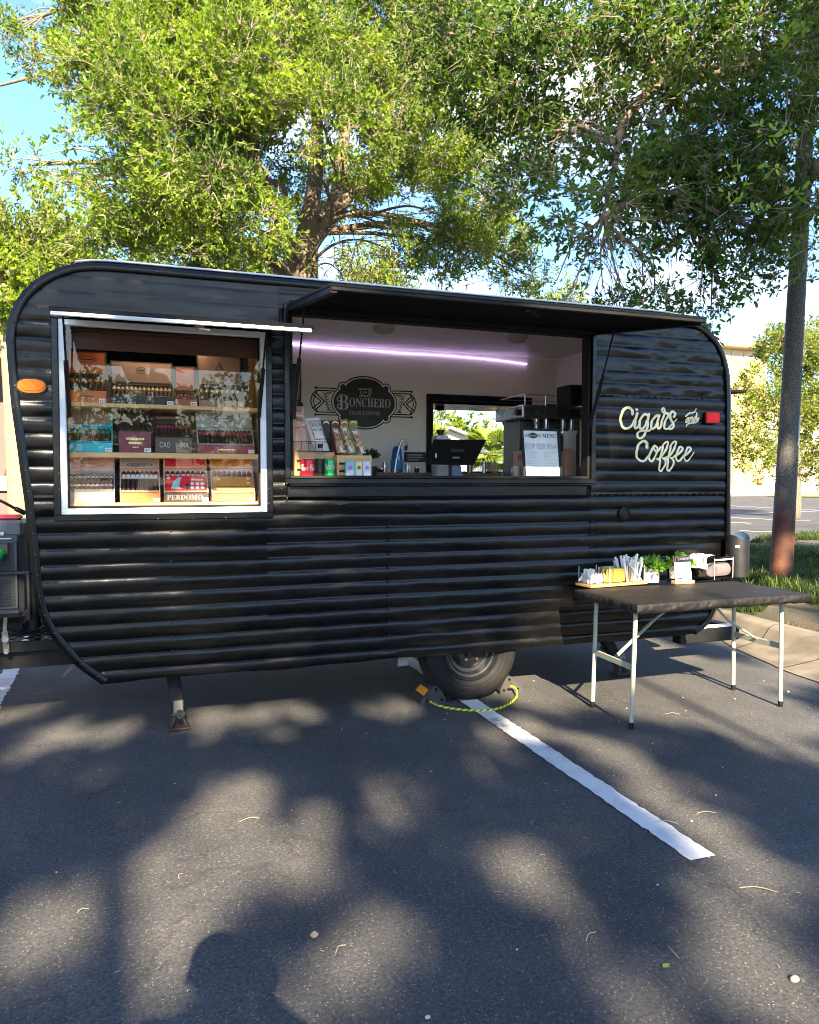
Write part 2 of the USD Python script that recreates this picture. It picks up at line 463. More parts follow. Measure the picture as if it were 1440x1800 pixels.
PAINT = usdkit.material(stage, '/World/Looks/line_paint', {
    'g': ('geometry', {}), 'n': ('noise_texture', {'scale': 120.0, 'detail': 3.0}), 'n2': ('noise_texture', {'scale': 4.0, 'detail': 7.0, 'roughness': 0.7}),
    'r': ('rgb_ramp', {'ramp': [(0.30, (0.10, 0.10, 0.10)), (0.37, (0.42, 0.42, 0.41)), (0.5, (0.54, 0.54, 0.53)), (0.8, (0.62, 0.62, 0.60))]}),
    'b': ('bump', {'strength': 0.7, 'distance': 0.002}), 'p': ('principled_bsdf', {'roughness': 0.6})},
    [('g.position', 'n.vector'), ('g.position', 'n2.vector'), ('n2.fac', 'r.fac'), ('r.color', 'p.base_color'), ('n.fac', 'b.height'), ('b.normal', 'p.normal')], surface='p.BSDF')
CONC = usdkit.material(stage, '/World/Looks/kerb_concrete', {
    'g': ('geometry', {}), 'n': ('noise_texture', {'scale': 2.0, 'detail': 7.0, 'roughness': 0.65}), 'n2': ('noise_texture', {'scale': 70.0, 'detail': 4.0}),
    'r': ('rgb_ramp', {'ramp': [(0.3, (0.055, 0.046, 0.034)), (0.5, (0.115, 0.097, 0.070)), (0.72, (0.17, 0.148, 0.11))]}),
    'b': ('bump', {'strength': 0.8, 'distance': 0.004}), 'p': ('principled_bsdf', {'roughness': 0.85})},
    [('g.position', 'n.vector'), ('g.position', 'n2.vector'), ('n.fac', 'r.fac'), ('r.color', 'p.base_color'), ('n2.fac', 'b.height'), ('b.normal', 'p.normal')], surface='p.BSDF')
SOIL = usdkit.material(stage, '/World/Looks/mulch_soil', {
    'g': ('geometry', {}), 'n': ('noise_texture', {'scale': 1.6, 'detail': 6.0}), 'n2': ('noise_texture', {'scale': 45.0, 'detail': 4.0, 'roughness': 0.7}),
    'r': ('rgb_ramp', {'ramp': [(0.3, (0.03, 0.038, 0.013)), (0.48, (0.055, 0.042, 0.027)), (0.7, (0.11, 0.082, 0.055))]}),
    'f': ('rgb_ramp', {'ramp': [(0.3, (0.4, 0.4, 0.4)), (0.7, (1.6, 1.6, 1.6))]}), 'mul': ('mix_color', {'blend_type': 'multiply', 'fac': 1.0, 'use_clamp_result': False}),
    'b': ('bump', {'strength': 1.0, 'distance': 0.02}), 'p': ('principled_bsdf', {'roughness': 0.95})},
    [('g.position', 'n.vector'), ('g.position', 'n2.vector'), ('n.fac', 'r.fac'), ('n2.fac', 'f.fac'), ('r.color', 'mul.a'), ('f.color', 'mul.b'), ('mul.result', 'p.base_color'), ('n2.fac', 'b.height'), ('b.normal', 'p.normal')], surface='p.BSDF')
LAWN = mat('far_lawn', (0.11, 0.16, 0.03), 0.9, var=0.4, vs=1.5)

g = MB()
xs = np.array([-250, -60, -20, -6, 0, 6, 20, 60, 250.0])
P = np.stack([*np.meshgrid(xs, xs + 40, indexing='ij'), np.zeros((9, 9))], -1)
put(None, 'parking_lot', g.grid(P), ASPH, kind='structure')


def line_strip(a, b, w, z=0.004, ragged=0.006):
    a, b = np.array(a[:2], float), np.array(b[:2], float)
    d = b - a; L = np.linalg.norm(d); d /= L; s = np.array([-d[1], d[0]])
    n = max(int(L / 0.03), 2)
    t = np.linspace(0, L, n)
    r1, r2 = (rng.normal(0, ragged, n) for _ in range(2))
    A = a + t[:, None] * d + (w / 2 + r1)[:, None] * s
    B = a + t[:, None] * d - (w / 2 + r2)[:, None] * s
    Pq = np.stack([np.column_stack([B, np.full(n, z)]), np.column_stack([A, np.full(n, z)])], 1)
    return MB().grid(Pq)


put(None, 'parking_line', line_strip((2.085, 2.37), (2.16, 8.6), 0.118, ragged=.0035), PAINT, kind='structure')
put(None, 'parking_line', line_strip((-0.87, 3.2), (-0.965, 9.5), 0.118), PAINT, kind='structure')
for (a, b) in (((1284, 889), (1440, 897)), ((1284, 905), (1440, 898)), ((1284, 910), (1425, 916)), ((1284, 918), (1320, 920)), ((1300, 933), (1440, 938))):
    put(None, 'parking_line', line_strip(gnd(*a), gnd(*b), 0.14, ragged=0.001), PAINT, kind='structure')

# kerb round the planted island: a sloped gutter and a rounded upstand
ko = catmull([(4.58, -4), (4.60, -1), (4.62, 2), (4.72, 4.2), (4.84, 4.8), (5.02, 5.4), (5.27, 6.0), (5.42, 7.2), (5.55, 9), (5.9, 11.6), (7.6, 13.7), (12.6, 14.5), (16, 15.2), (27, 17)], 6)
ki = catmull([(5.55, -4), (5.56, -1), (5.58, 2), (5.64, 4.2), (5.69, 5.0), (5.74, 5.6), (5.79, 6.2), (5.9, 7.3), (6.1, 9), (6.6, 11.2), (8.0, 13.0), (12.75, 13.5), (16, 14.2), (27, 16)], 6)
prof = [(0.0, 0.008), (0.02, 0.012), (0.48, 0.035), (0.56, 0.06), (0.66, 0.125), (0.72, 0.145), (0.8, 0.152), (0.97, 0.152), (1.0, 0.135)]
KP = np.array([[[*(o + (i - o) * f), z] for f, z in prof] for o, i in zip(ko, ki)])
for k, (a, b) in enumerate(((0, 14), (14, 21), (21, 29), (29, 37), (37, 50), (50, 79))):
    seg = KP[a:b + 1].copy()
    if len(seg) < 2:
        continue
    e = seg[-1] - seg[-2]; seg[-1] -= 0.012 * e / np.linalg.norm(e, axis=1, keepdims=True)
    if k == 0:
        curb = thing('kerb', 'x', 'x'); stage.GetPrimAtPath(curb).ClearCustomData(); tag(stage.GetPrimAtPath(curb), kind='structure')
    put(curb, 'kerb_section', MB().grid(seg[:, ::-1]), CONC, smooth=40)

# planted island: soil mound behind the kerb
isl = Polygon([tuple(p) for p in ki] + [(27, -4)])
gx, gy = np.meshgrid(np.linspace(5.4, 27, 110), np.linspace(-4, 16.2, 130), indexing='ij')


def isle_z(x, y):
    p = np.stack([x * 0.9, y * 0.9, 0 * x], -1)
    d = np.array([isl.exterior.distance(Point(a, b)) if isl.contains(Point(a, b)) else -1 for a, b in zip(np.ravel(x), np.ravel(y))]).reshape(np.shape(x))
    return np.where(d < 0, -0.15, 0.13 + np.clip(d, 0, 1.2) * 0.10 + (meshkit.fbm(p, 3, 5) - 0.5) * 0.12 * np.clip(d * 2, 0, 1))


Z = isle_z(gx, gy)
put(None, 'planted_ground', MB().grid(np.stack([gx, gy, Z], -1)), SOIL, smooth=True, kind='structure')
from scipy.interpolate import RegularGridInterpolator
zi = RegularGridInterpolator((np.linspace(5.4, 27, 110), np.linspace(-4, 16.2, 130)), Z, bounds_error=False, fill_value=0.15)


def instancer(path, protos, idx, pos, quat, scale, kind='stuff'):
    pi = UsdGeom.PointInstancer.Define(stage, path)
    pi.CreatePrototypesRel().SetTargets([Sdf.Path(p) for p in protos])
    pi.CreateProtoIndicesAttr(Vt.IntArray.FromNumpy(np.asarray(idx, np.int32)))
    pi.CreatePositionsAttr(Vt.Vec3fArray.FromNumpy(np.asarray(pos, np.float32)))
    q = np.asarray(quat, float)
    pi.CreateOrientationsAttr(Vt.QuathArray([Gf.Quath(float(a), float(b), float(c), float(d)) for a, b, c, d in q]))
    s = np.asarray(scale, np.float32)
    pi.CreateScalesAttr(Vt.Vec3fArray.FromNumpy(np.repeat(s[:, None], 3, 1) if s.ndim == 1 else s))
    if kind:
        pi.GetPrim().SetCustomDataByKey('kind', kind)
    return pi


def quat_to(dirs, spin):
    """Quaternions (w, x, y, z) turning +z to the directions after a spin about z."""
    d = dirs / (np.linalg.norm(dirs, axis=1, keepdims=True) + 1e-12)
    w = 1 + d[:, 2]
    q = np.stack([w, -d[:, 1], d[:, 0], np.zeros(len(d))], 1)
    bad = w < 1e-4
    q[bad] = [0, 1, 0, 0]
    q /= np.linalg.norm(q, axis=1, keepdims=True)
    c, s = np.cos(spin / 2), np.sin(spin / 2)
    return np.stack([q[:, 0] * c - q[:, 3] * s, q[:, 1] * c + q[:, 2] * s, q[:, 2] * c - q[:, 1] * s, q[:, 3] * c + q[:, 0] * s], 1)


# grass on the island
GRASS = leafmat('grass_blade', [(0.0, (0.025, 0.045, 0.008)), (0.5, (0.055, 0.085, 0.014)), (0.85, (0.10, 0.11, 0.03)), (1.0, (0.17, 0.14, 0.07))], 0.3)
def tuft(nb, L, spread):
    v, f = [], []
    for k in range(nb):
        a = rng.uniform(0, 6.28); r = rng.uniform(0, spread * 0.35); h = L * rng.uniform(0.5, 1.1); lean = rng.uniform(0.1, 0.9) * h
        o = np.array([math.cos(a) * r, math.sin(a) * r, 0]); d = np.array([math.cos(a), math.sin(a), 0]); s = np.array([-d[1], d[0], 0]) * 0.0045
        n = len(v)
        m_ = o + d * lean * 0.35 + np.array([0, 0, h * 0.6]); t = o + d * lean + np.array([0, 0, h * 0.85])
        v += [o - s, o + s, m_ - s * 0.8, m_ + s * 0.8, t]
        f += [[n, n + 1, n + 3], [n, n + 3, n + 2], [n + 2, n + 3, n + 4]]
    return np.array(v), np.array(f)


n = 11000
px_, py_ = rng.uniform(5.5, 15, n * 3), rng.uniform(1.5, 14.5, n * 3)
dens = meshkit.fbm(np.stack([px_ * 0.8, py_ * 0.8, 0 * px_], -1), 3, 9)
ok = (dens > 0.51 - 0.06 * (px_ < 7.2) * (py_ < 7) + rng.normal(0, 0.05, len(dens)))
ok &= np.array([isl.buffer(-0.02).contains(Point(a, b)) for a, b in zip(px_, py_)])
px_, py_ = px_[ok][:n], py_[ok][:n]
gp = _path(None, 'grass')
inst = instancer(gp, [gp + '/tuft', gp + '/tuft_001', gp + '/tuft_002'], rng.integers(0, 3, len(px_)), np.stack([px_, py_, zi(np.stack([px_, py_], -1)) - 0.005], -1),
                 quat_to(np.stack([rng.normal(0, .15, len(px_)), rng.normal(0, .15, len(px_)), np.ones(len(px_))], -1), rng.uniform(0, 6.28, len(px_))), rng.uniform(0.6, 1.5, len(px_)))
for k, (nb, L, sp) in enumerate(((14, 0.08, 0.1), (18, 0.12, 0.14), (10, 0.17, 0.12))):
    usdkit.mesh(stage, gp + ('/tuft' if k == 0 else f'/tuft_{k:03d}'), tuft(nb, L, sp), GRASS)
tag(inst.GetPrim(), 'patchy green grass on the planted island behind the kerb', 'grass', kind='stuff')
# far lawn strip and pavement beyond the lot
put(None, 'far_pavement', MB().b2((20, 62, -0.05), (140, 66, 0.12)), mat('far_concrete', (0.20, 0.17, 0.125), 0.9), kind='structure')
put(None, 'far_lawn', MB().b2((58, 48, -0.05), (140, 58, 0.13)), LAWN, kind='structure')

# ------------------------------------------------------------------ the trailer
S, YB = 4.62, 6.50          # near side, far side
TR = thing('food_trailer', 'black corrugated vintage trailer with open serving hatch and cigar window', 'trailer', (1.8, 5.56, 0))
OUT_L = [(-0.175, 0.338), (-0.301, 0.451), (-0.372, 0.544), (-0.44, 0.644), (-0.486, 0.755), (-0.51, 0.869), (-0.519, 0.986), (-0.526, 1.105), (-0.537, 1.221), (-0.546, 1.358), (-0.558, 1.47), (-0.582, 1.707), (-0.603, 1.909),
         (-0.613, 2.079), (-0.62, 2.225), (-0.615, 2.31), (-0.597, 2.384), (-0.562, 2.46), (-0.508, 2.532), (-0.445, 2.586), (-0.375, 2.630), (-0.283, 2.666), (-0.167, 2.684), (-0.02, 2.688)]
OUT_R = [(3.951, 0.342), (4.06, 0.413), (4.122, 0.50), (4.20, 0.655), (4.24, 0.815), (4.252, 1.076), (4.250, 1.249), (4.245, 1.6), (4.238, 2.0), (4.231, 2.207), (4.213, 2.322), (4.17, 2.438), (4.099, 2.535), (3.99, 2.612), (3.857, 2.658), (3.70, 2.682), (3.55, 2.688)]
zl, xl_ = np.array([p[1] for p in OUT_L]), np.array([p[0] for p in OUT_L])
zr, xr_ = np.array([p[1] for p in OUT_R]), np.array([p[0] for p in OUT_R])
PITCHC = 0.0878


def surf(x, z, B=0.0125, dent=0.0):
    """How far the ribbed skin stands proud of the plane y = S."""
    x, z = np.asarray(x, float), np.asarray(z, float)
    off = 0.4915 + 0.019 * (z > 1.395)
    t = np.mod((off - z) / PITCHC, 1.0)
    b = .70 * B * np.sin(np.pi * np.clip(t, 0, 1) ** .70) ** 0.8
    q = np.stack([x * 2.2, z * 5.5, 0 * x], -1)
    w = (meshkit.fbm(q, 3, 21) - 0.5) * 0.0035 + (meshkit.fbm(np.stack([x * 9, z * 16, 0 * x], -1), 2, 4) - 0.5) * 0.0010
    w = w + (meshkit.fbm(np.stack([x * .8, z * 1.7, 0 * x + 11], -1), 2, 17) - .5) * .035
    w = w + 0.016 * (meshkit.fbm(np.stack([x * 6.5, z * 15.0, 0 * x + 7], -1), 3, 41) - 0.5) * (np.exp(-((x - 1.08) / .30) ** 2 - ((z - 1.325) / .055) ** 2) + .8 * np.exp(-((x - 1.6) / .18) ** 2 - ((z - .37) / .05) ** 2) + .5 * np.exp(-((x - 2.0) / .5) ** 2 - ((z - .52) / .06) ** 2))
    if dent:
        w = w + (meshkit.fbm(np.stack([x * 5.5, z * 9.0, 0 * x + 3], -1), 3, 31) - 0.5) * dent
    return b + w + 0.004


RUST = 0


def skin(x0, x1, z0, z1, B=0.0125, dent=0.0, off=0.0, zoff=None):
    nz = max(int((z1 - z0) / 0.0073), 3)
    zz = np.linspace(z0, z1, nz)
    nx = max(int((x1 - x0) / 0.03), 3)
    a = np.maximum(x0, np.interp(zz, zl, xl_)); b = np.minimum(x1, np.interp(zz, zr, xr_))
    X = a[:, None] + (b - a)[:, None] * np.linspace(0, 1, nx)[None]
    Zg = np.repeat(zz[:, None], nx, 1)
    if zoff is not None:
        Zg = Zg + zoff(X, Zg)
    return MB().grid(np.stack([X, S - off - surf(X, Zg, B, dent), Zg], -1))


wav = lambda X, Z_: (0.005 * np.sin(X * 5.1) + 0.0025 * np.sin(X * 13.0)) * np.clip(1 - (Z_ - 0.338) / 0.06, 0, 1)
for (x0, x1, z0, z1, B, dn, of) in ((-0.7, 0.835, 2.385, 2.684, 0.003, 0.004, 0), (0.835, 3.04, 2.52, 2.684, 0.006, 0, 0), (-0.7, -0.39, 1.262, 2.385, 0.0125, 0.012, 0.0006),
                                    (0.775, 0.875, 1.39, 2.40, 0.0135, 0.012, 0.0006), (3.03, 4.4, 2.078, 2.684, 0.011, 0.026, 0.0025), (3.03, 4.4, 1.372, 2.081, 0.0135, 0.007, 0.001),
                                    (-0.7, 0.201, 0.338, 1.285, 0.0125, 0.003, 0.0), (0.199, 0.757, 0.338, 1.285, 0.0135, 0.005, 0.0022), (0.756, 1.530, 0.338, 1.392, 0.0135, 0.008, 0.0),
                                    (1.529, 3.022, 0.338, 1.385, 0.013, 0.007, 0.0024), (3.021, 4.4, 0.338, 1.373, 0.013, 0.005, 0.0004)):
    put(TR, 'side_panel', skin(x0, x1, z0, z1, B, dn, of, wav if z0 < 0.4 else None), BLACK, smooth=35)

for x in (.2005, 1.5295, 3.0215):
    put(TR, 'seam_lap', skin(x - .006, x + .006, .345, 1.283 if x < 1 else 1.38, .0135, .006, .0036), BLACK, smooth=35)
# outline trim with screws, and the shell behind it
outl = np.array(OUT_L[1:] + [(x, 2.688) for x in (.12, .3, .55, .9, 1.4, 2.0, 2.6, 3.0, 3.25, 3.42)] + OUT_R[::-1][:-1])
outl = np.vstack([OUT_L[0], outl, OUT_R[0]])
oc = catmull(outl, 4)
tg = np.gradient(oc, axis=0); tg /= np.linalg.norm(tg, axis=1, keepdims=True)
nrm = np.stack([-tg[:, 1], tg[:, 0]], 1)        # outward
cs = [(-0.034, -0.006), (-0.034, -0.022), (-0.026, -0.027), (-0.012, -0.027), (-0.006, -0.021), (0.004, -0.019), (0.012, -0.012), (0.013, 0.03)]
TP = np.array([[[p[0] + n_[0] * o, S + d, p[1] + n_[1] * o] for o, d in cs] for p, n_ in zip(oc, nrm)])
put(TR, 'edge_trim', MB().grid(TP[:, ::-1]), BLACK, smooth=35)
sc = MB()
L_ = np.r_[0, np.cumsum(np.linalg.norm(np.diff(oc, axis=0), axis=1))]
for s in np.arange(0.05, L_[-1], 0.115):
    p = [np.interp(s, L_, oc[:, k] - 0.018 * nrm[:, k]) for k in (0, 1)]
    sc.sph((p[0], S - 0.027, p[1]), 0.0065, 1, (1, 0.6, 1))
for z in np.arange(0.50, 1.25, PITCHC):
    sc.sph((0.2, S - 0.012, z - 0.006), 0.006); sc.sph((1.529, S - 0.012, z - 0.004), 0.006)
for z in np.arange(0.50, 2.1, PITCHC):
    sc.sph((3.036, S - 0.012, z), 0.0055)
for x in np.arange(3.07, 4.2, 0.062):
    sc.sph((x, S - 0.016, 2.092 + rng.normal(0, .002)), 0.0065); sc.sph((x, S - 0.016, 1.387 + rng.normal(0, .002)), 0.0065)
for z in np.arange(1.35, 2.4, PITCHC):
    sc.sph((-0.383, S - 0.03, z), 0.006); sc.sph((0.763, S - 0.03, z), 0.006); sc.sph((0.845, S - 0.014, z), 0.005); sc.sph((0.872, S - 0.036, z + .03), 0.006)
for x in np.arange(-0.25, 0.7, 0.19):
    sc.sph((x, S - 0.03, 1.268), 0.006)
for x in np.arange(1.1, 3.0, 0.26):
    sc.sph((x, S - 0.04, 1.452), 0.006); sc.sph((x + .1, S - 0.02, 1.33 + rng.normal(0, .01)), 0.005)
put(TR, 'rivets', sc, mat('rivet_head', (.05, .05, .048), .25, .5, var=.4), smooth=True, kind='stuff')


def shell(i0, i1, ins=0.0, arch=0.0):
    ys = np.linspace(S + 0.028, YB, 7)
    return np.array([[[p[0] + n_[0] * (-ins), y, p[1] + n_[1] * (-ins) + arch * (1 - ((y - S) / (YB - S) * 2 - 1) ** 2)] for y in ys] for p, n_ in zip(oc[i0:i1], nrm[i0:i1])])
iL = int(np.argmax((oc[:, 0] > -0.29) & (oc[:, 1] > 2))); iR = int(np.argmax((oc[:, 0] > 3.86)))
put(TR, 'front_wall', MB().grid(shell(0, iL + 1)[:, ::-1]), BLACK, smooth=40)
put(TR, 'rear_wall', MB().grid(shell(iR, len(oc))[:, ::-1]), BLACK, smooth=40)
RF = shell(iL, iR + 1, -0.02, 0.05)
rk = np.linspace(0, 1, len(RF)); rk = np.clip(np.minimum(rk, 1 - rk) / .12, 0, 1); rk = rk * rk * (3 - 2 * rk)
RF = shell(iL, iR + 1, -0.014, 0.0)
RF[:, :, 2] += rk[:, None] * (.006 + .05 * (1 - np.linspace(-1, 1, 7) ** 2))[None]
RF[:, 0, 1] = S - 0.012
put(TR, 'roof', MB().grid(RF[:, ::-1]), GREYW, smooth=40)
rl = [(p[0], S - 0.014, p[1] + 0.022) for p in oc[iL:iR + 1]]
put(TR, 'roof_edge_strip', MB().tube(rl, 0.006, 6), GREYW, smooth=True)
put(TR, 'floor', MB().b2((-0.12, S + 0.04, 0.345), (3.9, YB, 0.42)), BLKM)
# far side wall round the rear window; inside skin a little nearer
BW = (2.545, 3.50, 1.575, 2.215)
fw = Polygon([(x, z) for x, z in oc]).buffer(-0.01).difference(sbox(BW[0], BW[2], BW[1], BW[3]))
put(TR, 'far_wall', MB().prism(fw, lambda u, v, w: np.stack([u, YB - 0.02 - w, v], -1), 0.012), BLACK)
iw = sbox(0.90, 0.4205, 3.83, 2.655).difference(sbox(BW[0], BW[2], BW[1], BW[3]))
put(TR, 'interior_back_wall', MB().prism(iw, lambda u, v, w: np.stack([u, 6.462 - w, v], -1), 0.012), WALLI)
put(TR, 'interior_ceiling', MB().b2((0.90, S + 0.05, 2.655), (3.83, 6.45, 2.667)), CEILI)
put(TR, 'interior_end_wall', MB().b2((3.83, S + 0.05, 0.43), (3.85, 6.45, 2.65)), WALLI)
put(TR, 'partition_wall', MB().b2((0.862, S + 0.05, 0.43), (0.898, 6.45, 2.65)), WALLI)
# rear window frame, its raised hatch outside, and strut
m_ = MB()
for lo, hi in (((BW[0] - .05, 6.40, BW[3]), (BW[1] + .05, 6.50, BW[3] + .055)), ((BW[0] - .05, 6.40, BW[2] - .04), (BW[1] + .05, 6.50, BW[2] + 0.0)), ((BW[0] - .05, 6.402, BW[2]), (BW[0] + .0, 6.50, BW[3])), ((BW[1], 6.402, BW[2]), (BW[1] + .05, 6.50, BW[3]))):
    m_.b2(lo, hi, 0.005)
put(TR, 'rear_window_frame', m_, BLKM)
m_ = MB().bar((3.02, 6.52, 2.21), (3.02, 7.16, 2.22), BW[1] - BW[0] + 0.02, 0.03, (0, 0, 1))
put(TR, 'rear_hatch', m_, BLACK)
put(TR, 'rear_hatch_strut', MB().tube([(3.46, 6.52, 1.72), (3.46, 6.72, 1.95), (3.46, 6.95, 2.2)], [0.014, 0.014, 0.007], 8), BLKM)
put(TR, 'rear_hatch_latch', MB().b2((2.72, 6.75, 2.16), (2.80, 6.80, 2.205), .005), BLKM)

# cigar window: dark frame, white aluminium frame, gasket, tilted pane
def frame(x0, x1, z0, z1, w, y0, y1, b=0.004):
    m = MB()
    m.b2((x0, y0, z1 - w), (x1, y1, z1), b); m.b2((x0, y0, z0), (x1, y1, z0 + w), b)
    m.b2((x0, y0 + .0007, z0 + w - .002), (x0 + w, y1 - .0007, z1 - w + .002), b); m.b2((x1 - w, y0 + .0007, z0 + w - .002), (x1, y1 - .0007, z1 - w + .002), b)
    return m
put(TR, 'window_outer_frame', frame(-0.412, 0.79, 1.262, 2.405, 0.036, S - 0.034, S + 0.02), BLACK)
put(TR, 'window_white_frame', frame(-0.377, 0.755, 1.2965, 2.372, 0.034, S - 0.026, S + 0.05), ALU)
put(TR, 'window_gasket', frame(-0.3445, 0.7225, 1.3295, 2.339, 0.013, S + 0.006, S + 0.03), BLKM)
PANE = glassmat('window_glass', (0.95, 0.95, 0.94), 1.5)
zc0, zc1 = 1.335, 2.335
put(TR, 'window_pane', MB().grid(np.array([[(-0.338, S - 0.016, zc1), (0.717, S - 0.016, zc1)], [(-0.338, S + 0.022, zc0), (0.717, S + 0.022, zc0)]])), PANE)
# window hatch held up, seen nearly edge-on
hz = lambda y: 2.405 + (y - 4.60) * 0.188
hn = np.array([0, -0.188, 1.0]); hn /= np.linalg.norm(hn)
wh = MB().bar((0.247, 4.585, hz(4.585) + 0.0), (0.247, 3.62, hz(3.62)), 1.16, 0.020, hn, 0.004)
wp = put(TR, 'window_hatch', wh, BLACK)
put(wp, 'hatch_rail', MB().bar((-0.325, 3.625, hz(3.625) - 0.019), (0.812, 3.625, hz(3.625) - 0.019), 0.03, 0.018, hn, 0.004), mat('rail_grey', (.46, .47, .46), .4, var=.08))
put(wp, 'hatch_latch', MB().bar((0.30, 3.66, hz(3.66) - 0.035), (0.30, 3.74, hz(3.74) - 0.03), 0.04, 0.03, hn, 0.004).tube([(0.29, 3.64, hz(3.64) - .045), (0.34, 3.63, hz(3.63) - .05)], 0.005, 6), DKSTEEL)
for x in (-0.325, 0.705):
    a, b = np.array((x, S - 0.045, 1.84)), np.array((x, 4.27, hz(4.27) - 0.015))
    if x > 0:
        a = np.array((x, S - 0.045, 1.86))
    d = b - a
    s = put(TR, 'gas_strut', MB().tube([a, a + d * 0.56, a + d * 0.57], [0.0125, 0.0125, 0.006], 10), BLKG, smooth=40)
    put(s, 'strut_rod', MB().tube([a + d * 0.57, b], 0.0055, 8).sph(b, 0.012), BLKM, smooth=True)

# serving opening: frame, sill, rub rail, raised hatch, struts
put(TR, 'opening_frame', frame(0.862, 3.046, 1.466, 2.545, 0.034, S - 0.042, S + 0.06), BLACK)
put(TR, 'opening_inner_frame', frame(0.896, 3.012, 1.4985, 2.511, 0.02, S - 0.018, S + 0.07), BLKM)
put(TR, 'sill_ledge', MB().b2((0.885, S - 0.065, 1.4535), (3.03, S - 0.004, 1.465), .004), BLACK)
put(TR, 'rub_rail', MB().b2((0.876, S - 0.034, 1.386), (2.975, S - 0.004, 1.4515), .003), BLACK)
HZ = lambda y: 2.540 + (y - 4.60) * 0.128
Hn = np.array([0, -0.128, 1.0]); Hn /= np.linalg.norm(Hn)
hp = put(TR, 'serving_hatch', MB().bar((1.965, 4.60, HZ(4.60)), (1.965, 3.50, HZ(3.50)), 2.17, 0.016, Hn, 0.003), BLACK)
fm = MB()
for x in (0.895, 3.035):
    fm.bar((x, 4.585, HZ(4.585) - 0.025), (x, 3.51, HZ(3.51) - 0.025), 0.035, 0.028, Hn, 0.003)
fm.bar((0.88, 3.517, HZ(3.517) - 0.0165), (3.05, 3.517, HZ(3.517) - 0.0165), 0.03, 0.018, Hn, 0.003)
fm.bar((0.912, 4.56, HZ(4.56) - 0.025), (3.018, 4.56, HZ(4.56) - 0.025), 0.03, 0.026, Hn, 0.003)
put(hp, 'hatch_lining', MB().bar((1.965, 4.575, HZ(4.575) - 0.0105), (1.965, 3.515, HZ(3.515) - 0.0105), 2.13, 0.004, Hn), mat('lining_black', (.004, .0045, .006), .85, spec=.08))
put(hp, 'hatch_frame', fm, BLKM)
put(hp, 'hinge', MB().tube([(0.90, 4.59, HZ(4.59) + 0.022), (3.03, 4.59, HZ(4.59) + 0.022)], 0.010, 8), BLACK, smooth=True)
for px_, py_ in ((935, 552),):
    w = at(px_, py_, 3.56)
    put(hp, 'hatch_latch', MB().box((w[0], 3.57, HZ(3.57) - 0.025), (0.07, 0.05, 0.024), .005).tube([(w[0] - .02, 3.55, HZ(3.55) - .03), (w[0] + .05, 3.57, HZ(3.55) - .055)], 0.007, 6), BLK2)
for x, zz in ((0.915, 1.86), (3.0, 1.86)):
    a, b = np.array((x, S - 0.03, zz)), np.array((x + (0.01 if x < 1 else -0.01), 4.30, HZ(4.30) - 0.03))
    d = b - a
    s = put(TR, 'gas_strut', MB().tube([a, a + d * 0.55, a + d * 0.56], [0.013, 0.013, 0.006], 10), BLKG, smooth=40)
    put(s, 'strut_rod', MB().tube([a + d * 0.56, b], 0.006, 8).sph(b, 0.012), BLKM, smooth=True)

# lamps, vent, wheel, jacks, bumper
AMBER = mat('amber_lens', (0.62, 0.13, 0.003), 0.35, spec=.2, emit=0.03, ecol=(1, .3, .03), var=0.25, vs=60, bump=0.001, bs=150)
REDL = mat('red_lens', (0.60, 0.004, 0.005), 0.35, spec=.2, emit=0.03, ecol=(1, .02, .02), var=0.25, vs=60)
c = at(56, 679, S - 0.02)
lens = Polygon([(math.copysign(abs(math.cos(a)) ** 0.75, math.cos(a)) * 0.068, math.copysign(abs(math.sin(a)) ** 0.85, math.sin(a)) * 0.037) for a in np.linspace(0, 2 * np.pi, 40)[:-1]])
b_ = put(TR, 'side_marker_lamp', MB().prism(lens.buffer(0.008), front(c[0], c[2], S - 0.016), 0.012), BLK2)
put(b_, 'lens', MB().prism(lens, front(c[0], c[2], S - 0.028), 0.010).prism(lens.buffer(-0.012), front(c[0], c[2], S - 0.038), 0.006), AMBER)
c = at(1250.5, 734.5, S - 0.02)
lens = sbox(-0.05, -0.029, 0.05, 0.029).buffer(0.008)
b_ = put(TR, 'side_marker_lamp', MB().prism(lens.buffer(0.005), front(c[0], c[2], S - 0.018), 0.012), BLK2)
put(b_, 'lens', MB().prism(lens, front(c[0], c[2], S - 0.030), 0.012).prism(lens.buffer(-0.010), front(c[0], c[2], S - 0.042), 0.004), REDL)
c = at(1098, 903, S - 0.02)
v_ = put(TR, 'side_vent', MB().lathe([(0.0, 0), (0.046, 0), (0.046, 0.012), (0.038, 0.018), (0.034, 0.008), (0, 0.008)], (c[0], S - 0.014, c[2]), rotm(np.pi / 2), 24), BLKM, smooth=30)
for k in range(5):
    put(v_, 'slat', MB().box((c[0], S - 0.028, c[2] - 0.024 + k * 0.012), (0.060 - 0.01 * abs(k - 2), 0.006, 0.005)), BLK2)
W = np.array((2.135, 4.66, 0.335))
Rw = rotm(np.pi / 2)                              # lathe axis +z turned to -y: towards the camera
tp = [(0.20, 0.0), (0.215, 0.012), (0.25, 0.022), (0.285, 0.026), (0.31, 0.020), (0.328, 0.006), (0.335, -0.02), (0.335, -0.16), (0.328, -0.185), (0.30, -0.20), (0.2, -0.195)]
ty = put(TR, 'tyre', MB().lathe(tp, W, Rw, 64), RUBBER, smooth=35)
tr_ = MB()
for k in range(72):
    a = k * 2 * np.pi / 72
    for (o, wd) in ((-0.02, .03), (-0.075, .04), (-0.13, .03)):
        aa = a + o * 0.6
        tr_.box(W + np.array((math.cos(aa) * 0.336, -o * 1.0, math.sin(aa) * 0.336)), (0.014, wd, 0.018), 0, rotm(0, -aa, 0))
